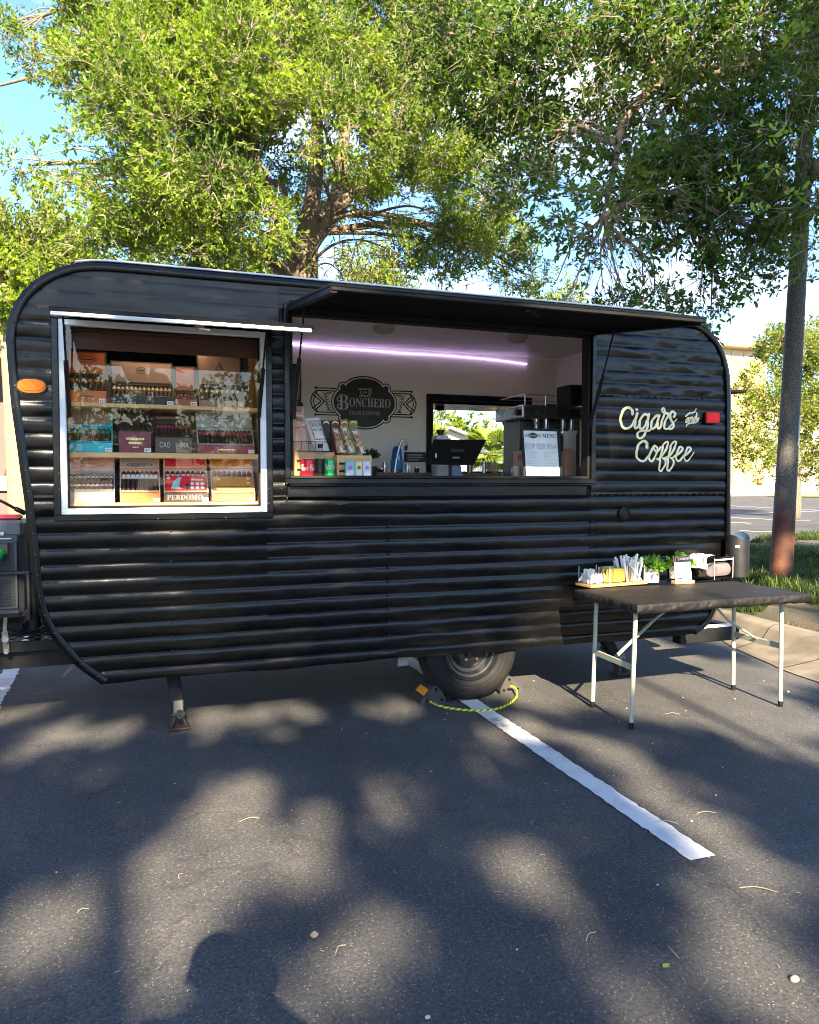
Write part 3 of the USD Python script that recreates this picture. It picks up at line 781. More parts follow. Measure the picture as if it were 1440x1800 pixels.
#put(ty, 'tread_blocks', tr_, RUBBER, kind='stuff')
ring = MB()
for q, s in ((0.232, 0.0185), (0.262, 0.0255)):
    ring.tube([W + np.array((math.cos(a) * q, -s, math.sin(a) * q)) for a in np.linspace(0, 2 * np.pi, 49)], 0.0022, 5, cap=False)
put(ty, 'sidewall_ribs', ring, RUBBER, smooth=True)
rp = [(0.202, -0.004), (0.200, 0.010), (0.192, 0.012), (0.186, 0.0), (0.178, -0.014), (0.165, -0.018), (0.158, -0.03), (0.150, -0.045), (0.128, -0.05), (0.118, -0.042), (0.095, -0.030), (0.07, -0.024), (0.05, -0.024), (0.045, -0.012), (0.038, 0.0), (0.0, 0.004)]
rm = put(TR, 'rim', MB().lathe(rp, W, Rw, 56), mat('rim_black', (0.010, 0.0105, 0.011), 0.3, var=0.3), smooth=30)
for k in range(5):
    a = k * 2 * np.pi / 5 + 0.3
    put(rm, 'wheel_nut', MB().cyl(W + np.array((math.cos(a) * 0.068, 0.02, math.sin(a) * 0.068)), W + np.array((math.cos(a) * 0.068, 0.004, math.sin(a) * 0.068)), 0.011, n=6), DKSTEEL)
put(TR, 'axle', MB().cyl((2.135, 4.8, .335), (2.135, 6.4, .335), .03), DKSTEEL)
put(TR, 'mud_flap', MB().box((1.655, 4.70, 0.295), (0.07, 0.006, 0.06), 0, rotm(0.2)), mat('grey_flap', (.2, .2, .2), .7))
RUSTY = mat('rusty_iron', (0.055, 0.036, 0.024), 0.75, 0.4, var=0.6, vs=30, bump=0.001)
GALV = mat('galvanised', (0.12, 0.11, 0.09), 0.5, 0.7, var=0.35, vs=40)
def jack(x, y, lean):
    j = put(TR, 'stabiliser_jack', MB().bar((x - lean, y + 0.12, 0.36), (x, y, 0.085), 0.078, 0.06, (0, -1, 0.3), .006).bar((x - lean - .035, y + .16, 0.36), (x - .03, y + .02, .10), 0.016, 0.05, (0, -1, 0.3)), BLKM)
    put(j, 'jack_head', MB().box((x, y - 0.03, 0.135), (0.062, 0.035, 0.085), .008, rotm(-0.35)).box((x, y - .045, .095), (0.075, .03, .018), .004), GALV)
    put(j, 'jack_nut', MB().cyl((x + .006, y - 0.045, 0.105), (x + .006, y - 0.085, 0.095), 0.021, n=10), GALV, smooth=40)
    put(j, 'jack_screw', MB().cyl((x + .006, y + 0.25, 0.15), (x + .006, y - .05, 0.1), 0.010, n=8), RUSTY)
    put(j, 'foot_plate', MB().box((x, y - 0.02, 0.012), (0.13, 0.12, 0.012), .004).bar((x - .045, y - .03, 0.018), (x - .015, y - .01, 0.10), .008, .07, (0, 1, 0)).bar((x + .045, y - .03, 0.018), (x + .015, y - .01, 0.10), .008, .07, (0, 1, 0)), RUSTY)
jack(0.235, 4.74, 0.03)
jack(3.50, 4.93, 0.10)
bp = put(TR, 'rear_bumper', MB().b2((4.12, 4.98, 0.17), (4.72, 5.08, 0.285), .006).b2((4.62, 5.081, 0.17), (4.72, 6.2, 0.285), .006), BLKM)
put(bp, 'bumper_top_plate', MB().b2((4.122, 4.985, 0.2855), (4.715, 5.075, 0.291)), mat('worn_white_plate', (0.62, .62, .6), .5))
put(TR, 'chassis_beam', MB().b2((-1.9, 5.02, 0.37), (4.0, 5.08, 0.47)), BLKM)
put(TR, 'chassis_beam', MB().b2((-1.9, 6.06, 0.37), (4.0, 6.12, 0.47)), BLKM)
put(TR, 'tongue_beam', MB().bar((-1.9, 5.05, .42), (-2.9, 5.55, .42), .06, .1), BLKM)
put(TR, 'tongue_beam', MB().bar((-1.9, 6.09, .42), (-2.9, 5.60, .42), .06, .1), BLKM)
pf = put(TR, 'hitch_platform', MB().b2((-1.95, 4.97, 0.475), (-0.36, 5.01, 0.535), .003).b2((-0.40, 5.012, 0.475), (-0.36, 6.15, 0.535)).b2((-1.95, 6.11, 0.475), (-0.402, 6.15, 0.535)), BLKM)
ex = MB()
for x in np.arange(-2.6, -0.36, 0.075):
    for sg in (1, -1):
        p0, p1 = np.array((x, 5.01, 0.538 + .003 * sg)), np.array((x + sg * 0.75, 6.12, 0.538 + .003 * sg))
        t0 = t1 = None
        lo_, hi_ = -1.93, -0.40
        ts = sorted([(lo_ - p0[0]) / (p1[0] - p0[0]), (hi_ - p0[0]) / (p1[0] - p0[0])])
        a, b = max(0, ts[0]), min(1, ts[1])
        if b - a > 0.02:
            ex.bar(p0 + (p1 - p0) * a, p0 + (p1 - p0) * b, 0.010, 0.005)
put(pf, 'expanded_metal', ex, RUSTY, kind='stuff')

# LED strip along the ceiling edge at the back
LEDM = usdkit.material(stage, '/World/Looks/violet_led', {'e': ('emission', {'color': (0.66, 0.46, 1.0), 'strength': 1.7})}, [], surface='e.emission')
lp = [at(x, y, 6.42) for x, y in ((505, 602), (560, 609), (640, 614.5), (710, 620), (745, 622), (800, 625.5), (870, 632), (928, 639.5))]
lp = [np.array((p[0], 6.435, min(p[2], 2.645))) for p in lp]
le = put(TR, 'led_strip', MB().tube(catmull(lp, 4), 0.0032, 6), LEDM)
put(le, 'led_lead', MB().tube(catmull([lp[-1], lp[-1] + np.array((0.0, -.02, -0.12)), lp[-1] + (0.05, -.02, -0.16), lp[-1] + (0.1, -.02, -.08), lp[-1] + (.08, -.01, 0.02), (3.82, 6.2, 2.60)], 6), 0.003, 5), WHITE)
for px_, py_ in ((675, 586), (910, 602)):
    w = at(px_, py_, 5.55)
    put(TR, 'ceiling_lamp', MB().lathe([(0.085, 0.02), (0.085, 0.0), (0.06, -0.028), (0.0, -0.042)], (w[0], 5.55, 2.635), None, 24), mat('lamp_shade_dim', (.45, .38, .33), .4), smooth=40)

# painted lettering on the ribbed side: read off in an 8x enlargement with its origin at pixel (1070, 700)
def drape(polys, off, m, name, parent, lab=None):
    """Letters cut into narrow bands that follow the ribs."""
    out = MB()
    x0, z0, x1, z1 = polys.bounds
    for z in np.arange(z0, z1, 0.0055):
        band = polys.intersection(sbox(x0 - 1, z, x1 + 1, z + 0.0055))
        out.sheet(band, lambda u, v: np.stack([u, S - off - surf(u, v, 0.0135, 0.007) - 0.0022, v], -1))
    return put(parent, name, out, m, label=lab)


def tr_px(g):
    """Crop pixels to the side plane (x, z)."""
    def fn(x, y, z=None):
        r = np.array([at(1070 + a / 8, 700 + b / 8, S - 0.012) for a, b in zip(np.ravel(x), np.ravel(y))])
        return r[:, 0], r[:, 2]
    from shapely.ops import transform
    return transform(fn, g)


f0 = [(690, 852), (705, 862), (740, 830), (790, 750), (835, 665), (838, 622), (815, 615), (780, 650), (750, 740), (728, 850), (718, 950), (722, 1010), (742, 1025), (775, 985), (800, 920), (795, 870), (770, 845), (790, 840), (830, 825)]
words = {
    'Cigars': [stroke([(332, 222), (325, 160), (270, 130), (210, 165), (176, 240), (170, 320), (190, 395), (240, 425), (300, 405), (345, 350), (378, 285), (395, 220)], 36, 26), stroke([(397, 212), (378, 320), (365, 400), (388, 422), (415, 390), (445, 330)], 32, 20),
               Point(395, 160).buffer(18), stroke([(545, 240), (505, 225), (460, 275), (432, 360), (440, 420), (480, 425), (525, 360), (560, 265)], 32, 24),
               stroke([(560, 225), (553, 330), (540, 430), (512, 505), (460, 558), (415, 555), (403, 515), (435, 470), (505, 455), (575, 455), (605, 425)], 32, 20),
               stroke([(705, 255), (670, 245), (625, 300), (597, 375), (605, 425), (645, 415), (685, 345), (708, 270)], 32, 22), stroke([(708, 245), (692, 350), (690, 405), (712, 425), (738, 385), (762, 290), (785, 200), (785, 155), (766, 138), (749, 165), (765, 200), (815, 212)], 30, 20),
               stroke([(812, 210), (838, 235), (808, 310), (783, 390), (795, 425), (830, 428), (875, 385), (925, 335), (962, 296)], 32, 10),
               stroke([(918, 262), (932, 220), (905, 187), (865, 215), (872, 285), (910, 345), (912, 405), (872, 432), (842, 425)], 30, 24)],
    'and': [stroke([(1085, 252), (1130, 212), (1190, 200), (1220, 185), (1234, 145)], 20, 8), stroke([(1092, 398), (1105, 368), (1150, 352), (1215, 343), (1252, 322), (1262, 280)], 10, 22),
            stroke([(1122, 272), (1098, 295), (1090, 330), (1108, 335), (1126, 285), (1124, 335), (1136, 330)], 13), stroke([(1148, 270), (1145, 332)], 13), stroke([(1146, 300), (1172, 264), (1178, 285), (1176, 325), (1188, 322)], 12), stroke([(1226, 262), (1203, 272), (1196, 312), (1214, 316), (1238, 205), (1234, 296), (1250, 296)], 12)],
    'Coffee': [stroke([(540, 692), (545, 640), (502, 602), (450, 625), (408, 690), (393, 770), (412, 845), (462, 884), (510, 875), (555, 825), (600, 750)], 36, 20), stroke([(655, 668), (612, 720), (580, 800), (578, 860), (608, 886), (650, 840), (680, 760), (688, 700), (660, 668), (638, 700), (660, 745), (700, 738), (735, 688)], 28, 18),
               stroke(f0, 25, 20), stroke([(x + 112, y - 4) for x, y in f0], 25, 20), stroke([(930, 815), (985, 780), (1035, 725), (1035, 688), (1000, 690), (966, 755), (952, 830), (970, 882), (1010, 868), (1055, 815)], 28, 20),
               stroke([(1050, 818), (1100, 785), (1150, 730), (1150, 692), (1115, 695), (1082, 760), (1068, 830), (1085, 882), (1128, 868), (1170, 815), (1198, 760)], 30, 8)]}
for k, gs in words.items():
    drape(tr_px(unary_union(gs).buffer(2.2)), 0.001, CREAM, 'lettering', TR, f'cream script lettering reading {k}')

put(TR, 'rear_awning', MB().b2((4.25, 4.80, 2.185), (4.58, 5.75, 2.205), .003), mat('brown_awning', (0.07, 0.035, 0.025), .6))

# ------------------------------------------------------------------ cigar display inside the left window
zs1, zs2, zs3 = at(200, 709, 4.72)[2], at(200, 795, 4.72)[2], at(200, 888, 4.70)[2]
put(TR, 'display_ceiling', MB().b2((-0.40, S + 0.06, 2.33), (0.80, 5.25, 2.35)), DARKW)
put(TR, 'display_header_board', MB().b2((-0.39, S + 0.12, 2.235), (0.79, S + 0.14, 2.329)), DARKW)
for x in (-0.372, 0.748):
    put(TR, 'display_side', MB().b2((x - .009, S + 0.055, 1.28), (x + .009, 5.25, 2.33)), PINEZ)
for k in range(9):
    put(TR, 'cedar_board', MB().b2((-0.362, 5.22, 1.285 + k * 0.105), (0.738, 5.232, 1.387 + k * 0.105), .002), mat('violet_grey_back', (.17, .155, .15), .7) if k > 6 else CEDAR)
BAR = usdkit.material(stage, '/World/Looks/warm_light_bar', {'e': ('emission', {'color': (1.0, 0.80, 0.58), 'strength': 6.0})}, [], surface='e.emission')
put(TR, 'display_light_bar', MB().cyl((-.08, 4.83, 2.315), (.42, 4.83, 2.315), .007, n=8), BAR)
for zz, d in ((zs1, 0.022), (zs2, 0.03)):
    put(TR, 'shelf', MB().b2((-0.362, 4.715, zz - d), (0.738, 5.21, zz), .003), PINE)
put(TR, 'shelf', MB().b2((-0.362, 4.72, zs3 - 0.005), (0.738, 5.21, zs3 + 0.012), .003), PINE)
put(TR, 'shelf_lip', MB().b2((-0.362, 4.690, zs3 - 0.05), (0.738, 4.712, zs3 - 0.004), .003), PINE)

def col(name, c, rough=0.55, **k):
    return mat(name, c, rough, **k)
CIG = mat('cigar_leaf', (0.10, 0.042, 0.02), 0.6, var=0.3, vs=60)
CIGD = mat('cigar_leaf_dark', (0.035, 0.016, 0.010), 0.6, var=0.3, vs=60)
bx_i = 0


def cigar_box(name, label, x0, x1, yb, yf, yc, yl, zs, front_m, frame_m, lid_m, cig=None, band=None, n=8, text=None, tcol=None, price=None, lid_text=None, rows=1, tilt=None, D=0.11, style='serif'):
    xm = (x0 + x1) / 2
    Y0 = 4.745
    Y1 = Y0 + D; Y2 = Y1 + 0.035
    zb = zs + 0.001
    zf = max(at(xm, yf, Y0)[2], zb + 0.012)
    zc = at(xm, yc, Y1)[2]; zt = at(xm, yl, Y2)[2]
    a, b = at(x0, yb, Y0)[0], at(x1, yb, Y0)[0]
    t = 0.006
    r = thing(name, label, 'cigar box', ((a + b) / 2, Y0 + 0.06, zb), 'open cigar boxes on the display shelves')
    put(r, 'front_panel', MB().b2((a, Y0, zb), (b, Y0 + t, zf), .0015), front_m)
    side = Polygon([(Y0 + t, zb), (Y1, zb), (Y1, zc), (Y0 + t, zf)])
    body = MB()
    for x in (a, b - t):
        body.prism(side, lambda u, v, w, x=x: np.stack([x + w, u, v], -1), t)
    body.b2((a + t, Y1 - t, zb), (b - t, Y1, zc - .001))
    d = np.array([0, Y1 - Y0 - t, zc - zf]); L = np.linalg.norm(d); d /= L; nn = np.array([0, -d[2], d[1]])
    p0 = np.array([(a + b) / 2, Y0 + t, zf]); 
    body.bar(p0 + d * 0.004 + nn * 0.0, p0 + d * 0.012 + nn * 0.0, b - a - 2 * t, .008, nn).bar(p0 + d * (L - .012), p0 + d * (L - .004), b - a - 2 * t, .008, nn)
    put(r, 'tray', body, frame_m)
    bed = -0.021
    put(r, 'tray_floor', MB().bar(p0 + nn * (bed - .003), p0 + d * L + nn * (bed - .003), b - a - 2 * t, .004, nn), frame_m if not cig else CEDAR)
    if cig is not None:
        w = (b - a - 2 * t - 0.006)
        for rr in range(rows):
            s0, s1 = L * (0.05 + 0.9 * rr / rows), L * (0.05 + 0.9 * (rr + 1) / rows - 0.02)
            for k in range(n):
                x = a + t + 0.003 + w * (k + 0.5) / n
                ra = min(w / n / 2 * 0.96, 0.0125)
                q0 = np.array([x, Y0 + t, zf]) + nn * (bed + ra * .9 + .0) + d * s0
                q1 = q0 + d * (s1 - s0)
                c_ = put(r, 'cigar', MB().tube([q0, q0 + (q1 - q0) * .93, q1], [ra, ra, ra * .45], 7), cig, smooth=50)
                if band is not None:
                    put(c_, 'band', MB().tube([q0 + (q1 - q0) * .60, q0 + (q1 - q0) * .80], [ra * 1.06] * 2, 7, cap=False), band, smooth=50)
    ld = np.array([0, Y2 - Y1, zt - zc]); LL = np.linalg.norm(ld); ld /= LL; ln = np.array([0, -ld[2], ld[1]])
    l0 = np.array([(a + b) / 2, Y1 + .004, zc + .002])
    lid = put(r, 'lid', MB().bar(l0, l0 + ld * LL, b - a, .008, ln, .001), frame_m)
    put(lid, 'lid_lining', MB().bar(l0 + ln * .0052 + ld * .010, l0 + ln * .0052 + ld * (LL - .010), b - a - .02, .002, ln), lid_m)
    if lid_text:
        g_ = fit(letters(lid_text[0], lid_text[1]), -(b - a) * lid_text[2] / 2, LL * lid_text[3], (b - a) * lid_text[2] / 2, LL * lid_text[4])
        put(lid, 'lid_print', MB().sheet(g_, lambda u, v: l0 + ln * .0068 + np.stack([u, u * 0, u * 0], -1) + v[:, None] * ld), lid_text[5])
    if text:
        h = zf - zb
        for (s_, x_0, x_1, v0, v1) in text:
            g_ = fit(letters(s_, style), a + (b - a) * x_0, zb + h * v0, a + (b - a) * x_1, zb + h * v1)
            put(r, 'front_print', MB().sheet(g_, lambda u, v: np.stack([u, np.full_like(u, Y0 - .0012), v], -1)), tcol)
    if price:
        pw, ph = 0.036, 0.022
        q = (b - pw - 0.003, zb + 0.003)
        tg_ = put(r, 'price_tag', MB().b2((q[0], Y0 - .004, q[1]), (q[0] + pw, Y0 - .002, q[1] + ph)), TAG)
        put(tg_, 'price', MB().sheet(fit(letters(price, 'sans', True), q[0] + .005, q[1] + .005, q[0] + pw - .004, q[1] + ph - .005), lambda u, v: np.stack([u, np.full_like(u, Y0 - .0048), v], -1)), INK)
    return r, (a, b, Y0, zb, zf, zc, p0, d, nn, L)


ORG = col('box_orange', (0.62, 0.17, 0.035)); ORGL = col('box_orange_lid', (0.55, 0.14, 0.03)); TANB = col('box_tan', (0.30, 0.18, 0.11)); DKB = col('box_dark_brown', (0.05, 0.03, 0.022))
TEAL = col('box_teal', (0.02, 0.42, 0.46)); MAR = col('box_maroon', (0.17, 0.02, 0.03)); PINK = col('box_blush', (0.66, 0.38, 0.30)); WBOX = col('box_white', (0.34, 0.325, 0.29))
REDB = col('box_red', (0.58, 0.015, 0.025)); MUST = col('box_mustard', (0.52, 0.25, 0.04)); CEDB = wood('box_cedar', (0.48, 0.26, 0.15), (0.62, 0.38, 0.24)); GRYB = col('box_grey', (0.33, 0.34, 0.31)); RUSS = col('box_russet', (0.36, 0.10, 0.05))
GOLD = col('gold_print', (0.62, 0.46, 0.20), 0.35, metal=0.6); BLKB = col('box_black', (0.02, 0.022, 0.02)); BANDW = col('band_white', (0.66, 0.62, 0.55)); BANDG = col('band_green', (0.05, 0.28, 0.20)); BANDR = col('band_red', (0.32, 0.05, 0.06)); BANDO = col('band_orange', (0.55, 0.20, 0.06))
GREYP = col('grey_print', (0.45, 0.42, 0.38))
r1 = cigar_box('cigar_box', 'bright orange cigar box with dark rimmed lid at upper left of display', 116, 187, 706, 686, 660, 618, zs1, ORG, DKB, ORGL, CIGD, BANDO, 6, [('abcdefg', .35, .68, .45, .60)], DKB, '$16', ('m', 'mark', .5, .52, .78, DKB), style='line')
r2 = cigar_box('cigar_box', 'wide tan cigar box with black front on the top shelf', 193, 306, 712, 698, 676, 637, zs1, BLKB, DKB, TANB, CIGD, GOLD, 14, None, None, '$12', ('m', 'mark', .18, .45, .75, DKB))
r3 = cigar_box('cigar_box', 'low russet cigar box beside the wide tan box', 309, 347, 714, 702, 690, 645, zs1, RUSS, DKB, RUSS, CIG, BANDR, 5, None, None, '$9')
r4 = cigar_box('cigar_box', 'brown cigar box with emblem on tall lid at upper right', 350, 430, 717, 704, 680, 612, zs1, TANB, DKB, TANB, CIGD, GOLD, 8, None, None, '$15', ('A', 'serif', .2, .42, .62, DKB))
r5 = cigar_box('cigar_box', 'teal rimmed cigar box at left of the middle shelf', 113, 198, 796, 778, 750, 715, zs2, TEAL, TEAL, TANB, CIG, BANDG, 9, None, None, '$15')
r6 = cigar_box('cigar_box', 'maroon cigar box with gold lettering on the middle shelf', 209, 266, 786, 758, 742, 722, zs2, MAR, DKB, DKB, CIGD, None, 7, [('abcdefghij', .22, .78, .58, .70), ('bcdefgh', .3, .7, .40, .50), ('cdef', .42, .6, .22, .28)], GOLD, '$7', style='line')
r7 = cigar_box('cigar_box', 'dark brown cigar box with wide front text and banded cigars', 273, 338, 791, 769, 740, 733, zs2, col('box_coffee', (0.085, 0.05, 0.035)), DKB, TANB, CIGD, BANDR, 9, [('CAO', .12, .40, .35, .7), ('BOL', .68, .92, .38, .68)], GREYP, None, style='sans')
r8 = cigar_box('cigar_box', 'grey cigar box with red strip at right of middle shelf', 348, 448, 794, 783, 752, 718, zs2, col('box_red_strip', (0.26, 0.03, 0.03)), GRYB, GRYB, CIGD, BANDR, 14, [('abcdefgh', .35, .65, .38, .58)], GOLD, '$14', ('m', 'mark', .34, .25, .6, DKB), style='line')
r9 = cigar_box('cigar_box', 'white cigar box with blush lid at lower left of display', 115, 202, 880, 864, 832, 803, zs3 + .012, WBOX, WBOX, PINK, CIG, BANDW, 10, [('abcdefg', .36, .64, .45, .65)], GREYP, '$10', ('m', 'mark', .6, .3, .8, col('blush_print', (.5, .26, .2))), rows=2, style='line')
r10 = cigar_box('cigar_box', 'orange fronted cigar box with cedar frame on bottom shelf', 211, 282, 883, 866, 824, 803, zs3 + .012, ORG, CEDB, WBOX, CIGD, BANDW, 8, [('abcdefghi', .42, .72, .45, .60)], MUST, '$15', ('m', 'mark', .66, .08, .42, BLKB), style='line')
r11 = cigar_box('cigar_box', 'red lidded cigar box with red cutter card on bottom shelf', 289, 367, 884, 866, 824, 803, zs3 + .012, DKB, CEDB, REDB, CIGD, BANDW, 8, [('PERDOMO', .06, .86, .28, .78)], mat('pale_brown_print', (.42, .33, .26), .6), '$15')
r12 = cigar_box('cigar_box', 'russet fronted cigar box with mustard lid on bottom shelf', 373, 449, 880, 867, 824, 803, zs3 + .012, RUSS, CEDB, MUST, CIG, None, 8, [('abcdefghijk', .18, .66, .42, .58)], GOLD, '$13', style='line')
# the red promotional card lying on the cigars, and the amber one beside it
def tray_card(rr, name, m, v0, v1, extra):
    a, b, Y0, zb, zf, zc, p0, d, nn, L = rr[1]
    w = b - a - 0.02
    def to3(u, v, off=0.004):
        return np.array([(a + b) / 2, 0, 0]) + np.array([0, p0[1], p0[2]]) + np.stack([u * w / 2, u * 0, u * 0], -1) + (L * (v0 + (v1 - v0) * np.asarray(v)))[:, None] * d + nn * off
    c_ = put(rr[0], name, MB().sheet(sbox(-1, 0, 1, 1), to3), m)
    for nm, poly, mm in extra:
        put(c_, nm, MB().sheet(poly, lambda u, v: to3(u, v, 0.0055)), mm)
tray_card(r11, 'promo_card', REDB, 0.06, 0.70, [('cutter_picture', Polygon([(-.75, .15), (-.62, .6), (-.35, .88), (-.2, .85), (-.3, .6), (-.35, .25), (-.2, .12)]), col('cutter_teal', (.25, .5, .48))), ('card_dot', unary_union([Point(x * 1.0, y).buffer(.09) for x in (.3, .55, .8) for y in (.22, .45)]), BANDW), ('card_square', sbox(-.02, .1, .2, .45), BLKB),
                                                ('card_print', fit(letters('abcdefgh', 'line'), .25, .66, .85, .76), BANDW), ('card_badge', Point(-.85, .82).buffer(.08), BANDW)])
tray_card(r12, 'promo_card', MUST, 0.06, 0.66, [('card_stripe', unary_union([sbox(-1, .05, 1, .12), sbox(-.9, .3, .9, .34)]), DKB), ('card_dot', unary_union([Point(.78, y).buffer(.08) for y in (.55, .85)] + [Point(-.7, .8).buffer(.08)]), BANDW)])
# dark arched card standing behind the orange box
ar = Polygon([(-.045, 0), (.045, 0), (.045, .05), (.03, .075), (0, .082), (-.03, .075), (-.045, .05)])
c = at(161, 622, 4.93)
tc = put(None, 'arched_card', MB().prism(ar, front(c[0], zs1 + .19, 4.93), .004).b2((c[0] - .004, 4.935, zs1 + .001), (c[0] + .004, 4.94, zs1 + .20)), col('slate_card', (.03, .04, .07)), label='dark arched card standing behind the orange cigar box', cat='card')

# ------------------------------------------------------------------ inside the serving hatch
ZC = 1.505
put(TR, 'serving_counter', MB().b2((0.905, S + 0.075, ZC - 0.03), (3.82, 5.12, ZC), .003), COUNTER)
put(TR, 'back_counter', MB().b2((0.905, 5.85, 1.515), (2.95, 6.44, 1.555), .003), COUNTER)
put(TR, 'back_counter', MB().b2((2.952, 5.85, 1.50), (3.82, 6.44, 1.53), .003), BLKM)


def rect(x0, x1, y0, y1, Y):
    a, b = at(x0, y1, Y), at(x1, y0, Y)
    return a[0], b[0], a[2], b[2]


def crate(label, x0, x1, y0, D, Y, zb=ZC):
    a, b, _, zt = rect(x0, x1, y0, 834, Y)
    r = thing('wooden_crate', label, 'crate', ((a + b) / 2, Y + D / 2, zb))
    h = zt - zb
    for k in range(3):
        z0 = zb + .002 + k * h / 3
        put(r, 'slat', MB().b2((a, Y, z0), (b, Y + .008, z0 + h / 3 - .014 + .013 * (k == 2)), .0015), CRATE)
        put(r, 'slat', MB().b2((a, Y + D - .008, z0), (b, Y + D, z0 + h / 3 - .014), .0015), CRATE)
    for x in (a, b - .012):
        put(r, 'end_panel', MB().b2((x, Y + .0085, zb), (x + .012, Y + D - .0085, zt), .0015), PINEZ)
    for x in (a, b - .016):
        put(r, 'corner_post', MB().b2((x, Y - .006, zb), (x + .016, Y - .0005, zt + .001), .001), PINEZ)
    put(r, 'top_board', MB().b2((a + .012, Y + .0085, zt - .012), (b - .012, Y + D - .0085, zt - .002), .001), CRATE)
    return a, b, zt
a1, b1, zt1 = crate('slatted pine crate behind the drink cans under the coffee bags', 518, 588, 795, 0.22, 4.96)
a2, b2, zt2 = crate('pine crate carrying the snack pouches beside the green can', 592, 653, 801, 0.20, 4.86)


def pouch(name, label, cat, pts, Y, thick, m, prints, group=None, top=None, depthlean=0.04):
    """A stuffed bag from its four corner pixels (top left, top right, bottom right, bottom left)."""
    TLp, TRp, BRp, BLp = [at(x, y, Y) for x, y in pts]
    n, mR = 9, 13
    u = np.linspace(0, 1, n); v = np.linspace(0, 1, mR)
    fr = np.zeros((mR, n, 3)); bk = np.zeros((mR, n, 3))
    for i, vv in enumerate(v):
        for j, uu in enumerate(u):
            p = (BLp * (1 - uu) + BRp * uu) * (1 - vv) + (TLp * (1 - uu) + TRp * uu) * vv
            puff = thick * (1 - (2 * uu - 1) ** 4) ** 0.6 * min(1, ((1 - vv) * 2.2) ** 0.7) * (0.75 + .25 * math.sin(vv * 9 + uu * 5))
            fr[i, j] = p + (0, depthlean * vv - puff, 0); bk[i, j] = p + (0, depthlean * vv + thick * .4 * (1 - vv), 0)
    r = thing(name, label, cat, tuple((BLp + BRp) / 2), group)
    put(r, 'pouch', MB().grid(fr[:, :, :]).grid(bk[:, ::-1]), m, smooth=60)
    from scipy.interpolate import RegularGridInterpolator as RGI
    fi = RGI((v, u), fr, bounds_error=False, fill_value=None)
    for nm, poly, mm in prints:
        poly = poly.segmentize(0.08)
        out = MB()
        for z in np.arange(0, 1, 0.08):
            out.sheet(poly.intersection(sbox(-.1, z, 1.1, z + .08)), lambda a, b, o=0.0015 * (1 + .6 * (nm != 'label_panel')): fi(np.stack([np.clip(b, 0, 1), np.clip(a, 0, 1)], -1)) - np.array([0, o, 0]))
        put(r, nm, out, mm)
    if top is not None:
        t = [TLp + (0, depthlean - .004, .003), TRp + (0, depthlean - .004, .003)]
        put(r, 'rolled_top', MB().bar(t[0], t[1], .02, .018, (0, 0, 1), .004).bar(t[0] + (0.004, -.004, .012), t[1] + (-.004, .006, .016), .012, .012, (0, 0, 1), .003), top)
    return r
PKB = col('bag_pink', (0.62, 0.36, 0.28)); WHB = mat('bag_white', (0.70, 0.69, 0.66), 0.4, var=.06, vs=30, bump=.002, bs=30); REDP = col('red_print', (.52, .03, .06)); CREAMP = col('bag_cream', (.62, .52, .34))
pouch('coffee_bag', 'pink coffee bag with black rolled top at the left edge', 'coffee bag', [(514, 712), (535, 712), (543, 793), (514, 793)], 4.99, .035, PKB,
      [('label_panel', sbox(.1, .56, .92, .78), WHB), ('bag_print', fit(letters('HALS', 'serif'), .25, .65, .85, .76), INK), ('bag_print', fit(letters('HALS', 'serif'), .1, .86, .8, .97), INK), ('bag_print', sbox(.2, .5, .9, .525), REDP), ('bag_motif', Polygon([(.05, .1), (.3, .4), (.42, .15), (.3, .02)]), CREAMP)], 'coffee bags', BLKM)
pouch('coffee_bag', 'white coffee bag with red framed label leaning in wire basket', 'coffee bag', [(537, 735), (563, 733), (580, 793), (553, 793)], 4.985, .035, WHB,
      [('label_frame', sbox(.2, .34, .95, .92).difference(sbox(.24, .37, .91, .89)), REDP), ('bag_print', fit(letters('HALS', 'serif'), .3, .74, .88, .86), INK), ('bag_print', sbox(.3, .62, .85, .66), INK), ('label_band', sbox(.24, .48, .91, .56), REDP)], 'coffee bags')
# wire basket round the bags
c0, c1, zz0, zz1 = rect(517, 580, 777, 794, 4.93)
bk = thing('wire_basket', 'black wire basket holding coffee bags on the crate', 'basket', ((c0 + c1) / 2, 5.0, zt1))
wire = MB()
for z in (zt1 + .004, zz1):
    wire.tube([(c0, 4.93, z), (c1, 4.93, z), (c1, 5.12, z), (c0, 5.12, z), (c0, 4.931, z)], .0022, 5)
put(bk, 'rim', wire, BLKM)
for k in range(6):
    x = c0 + (c1 - c0) * k / 5
    put(bk, 'upright_wire', MB().cyl((x, 4.93, zt1 + .003), (x, 4.93, zz1), .0018, n=5), BLKM)
sx = at(563, 783, 4.92)
put(bk, 'price_card', MB().box((sx[0], 4.922, sx[2]), (.032, .002, .024)), BLKB)
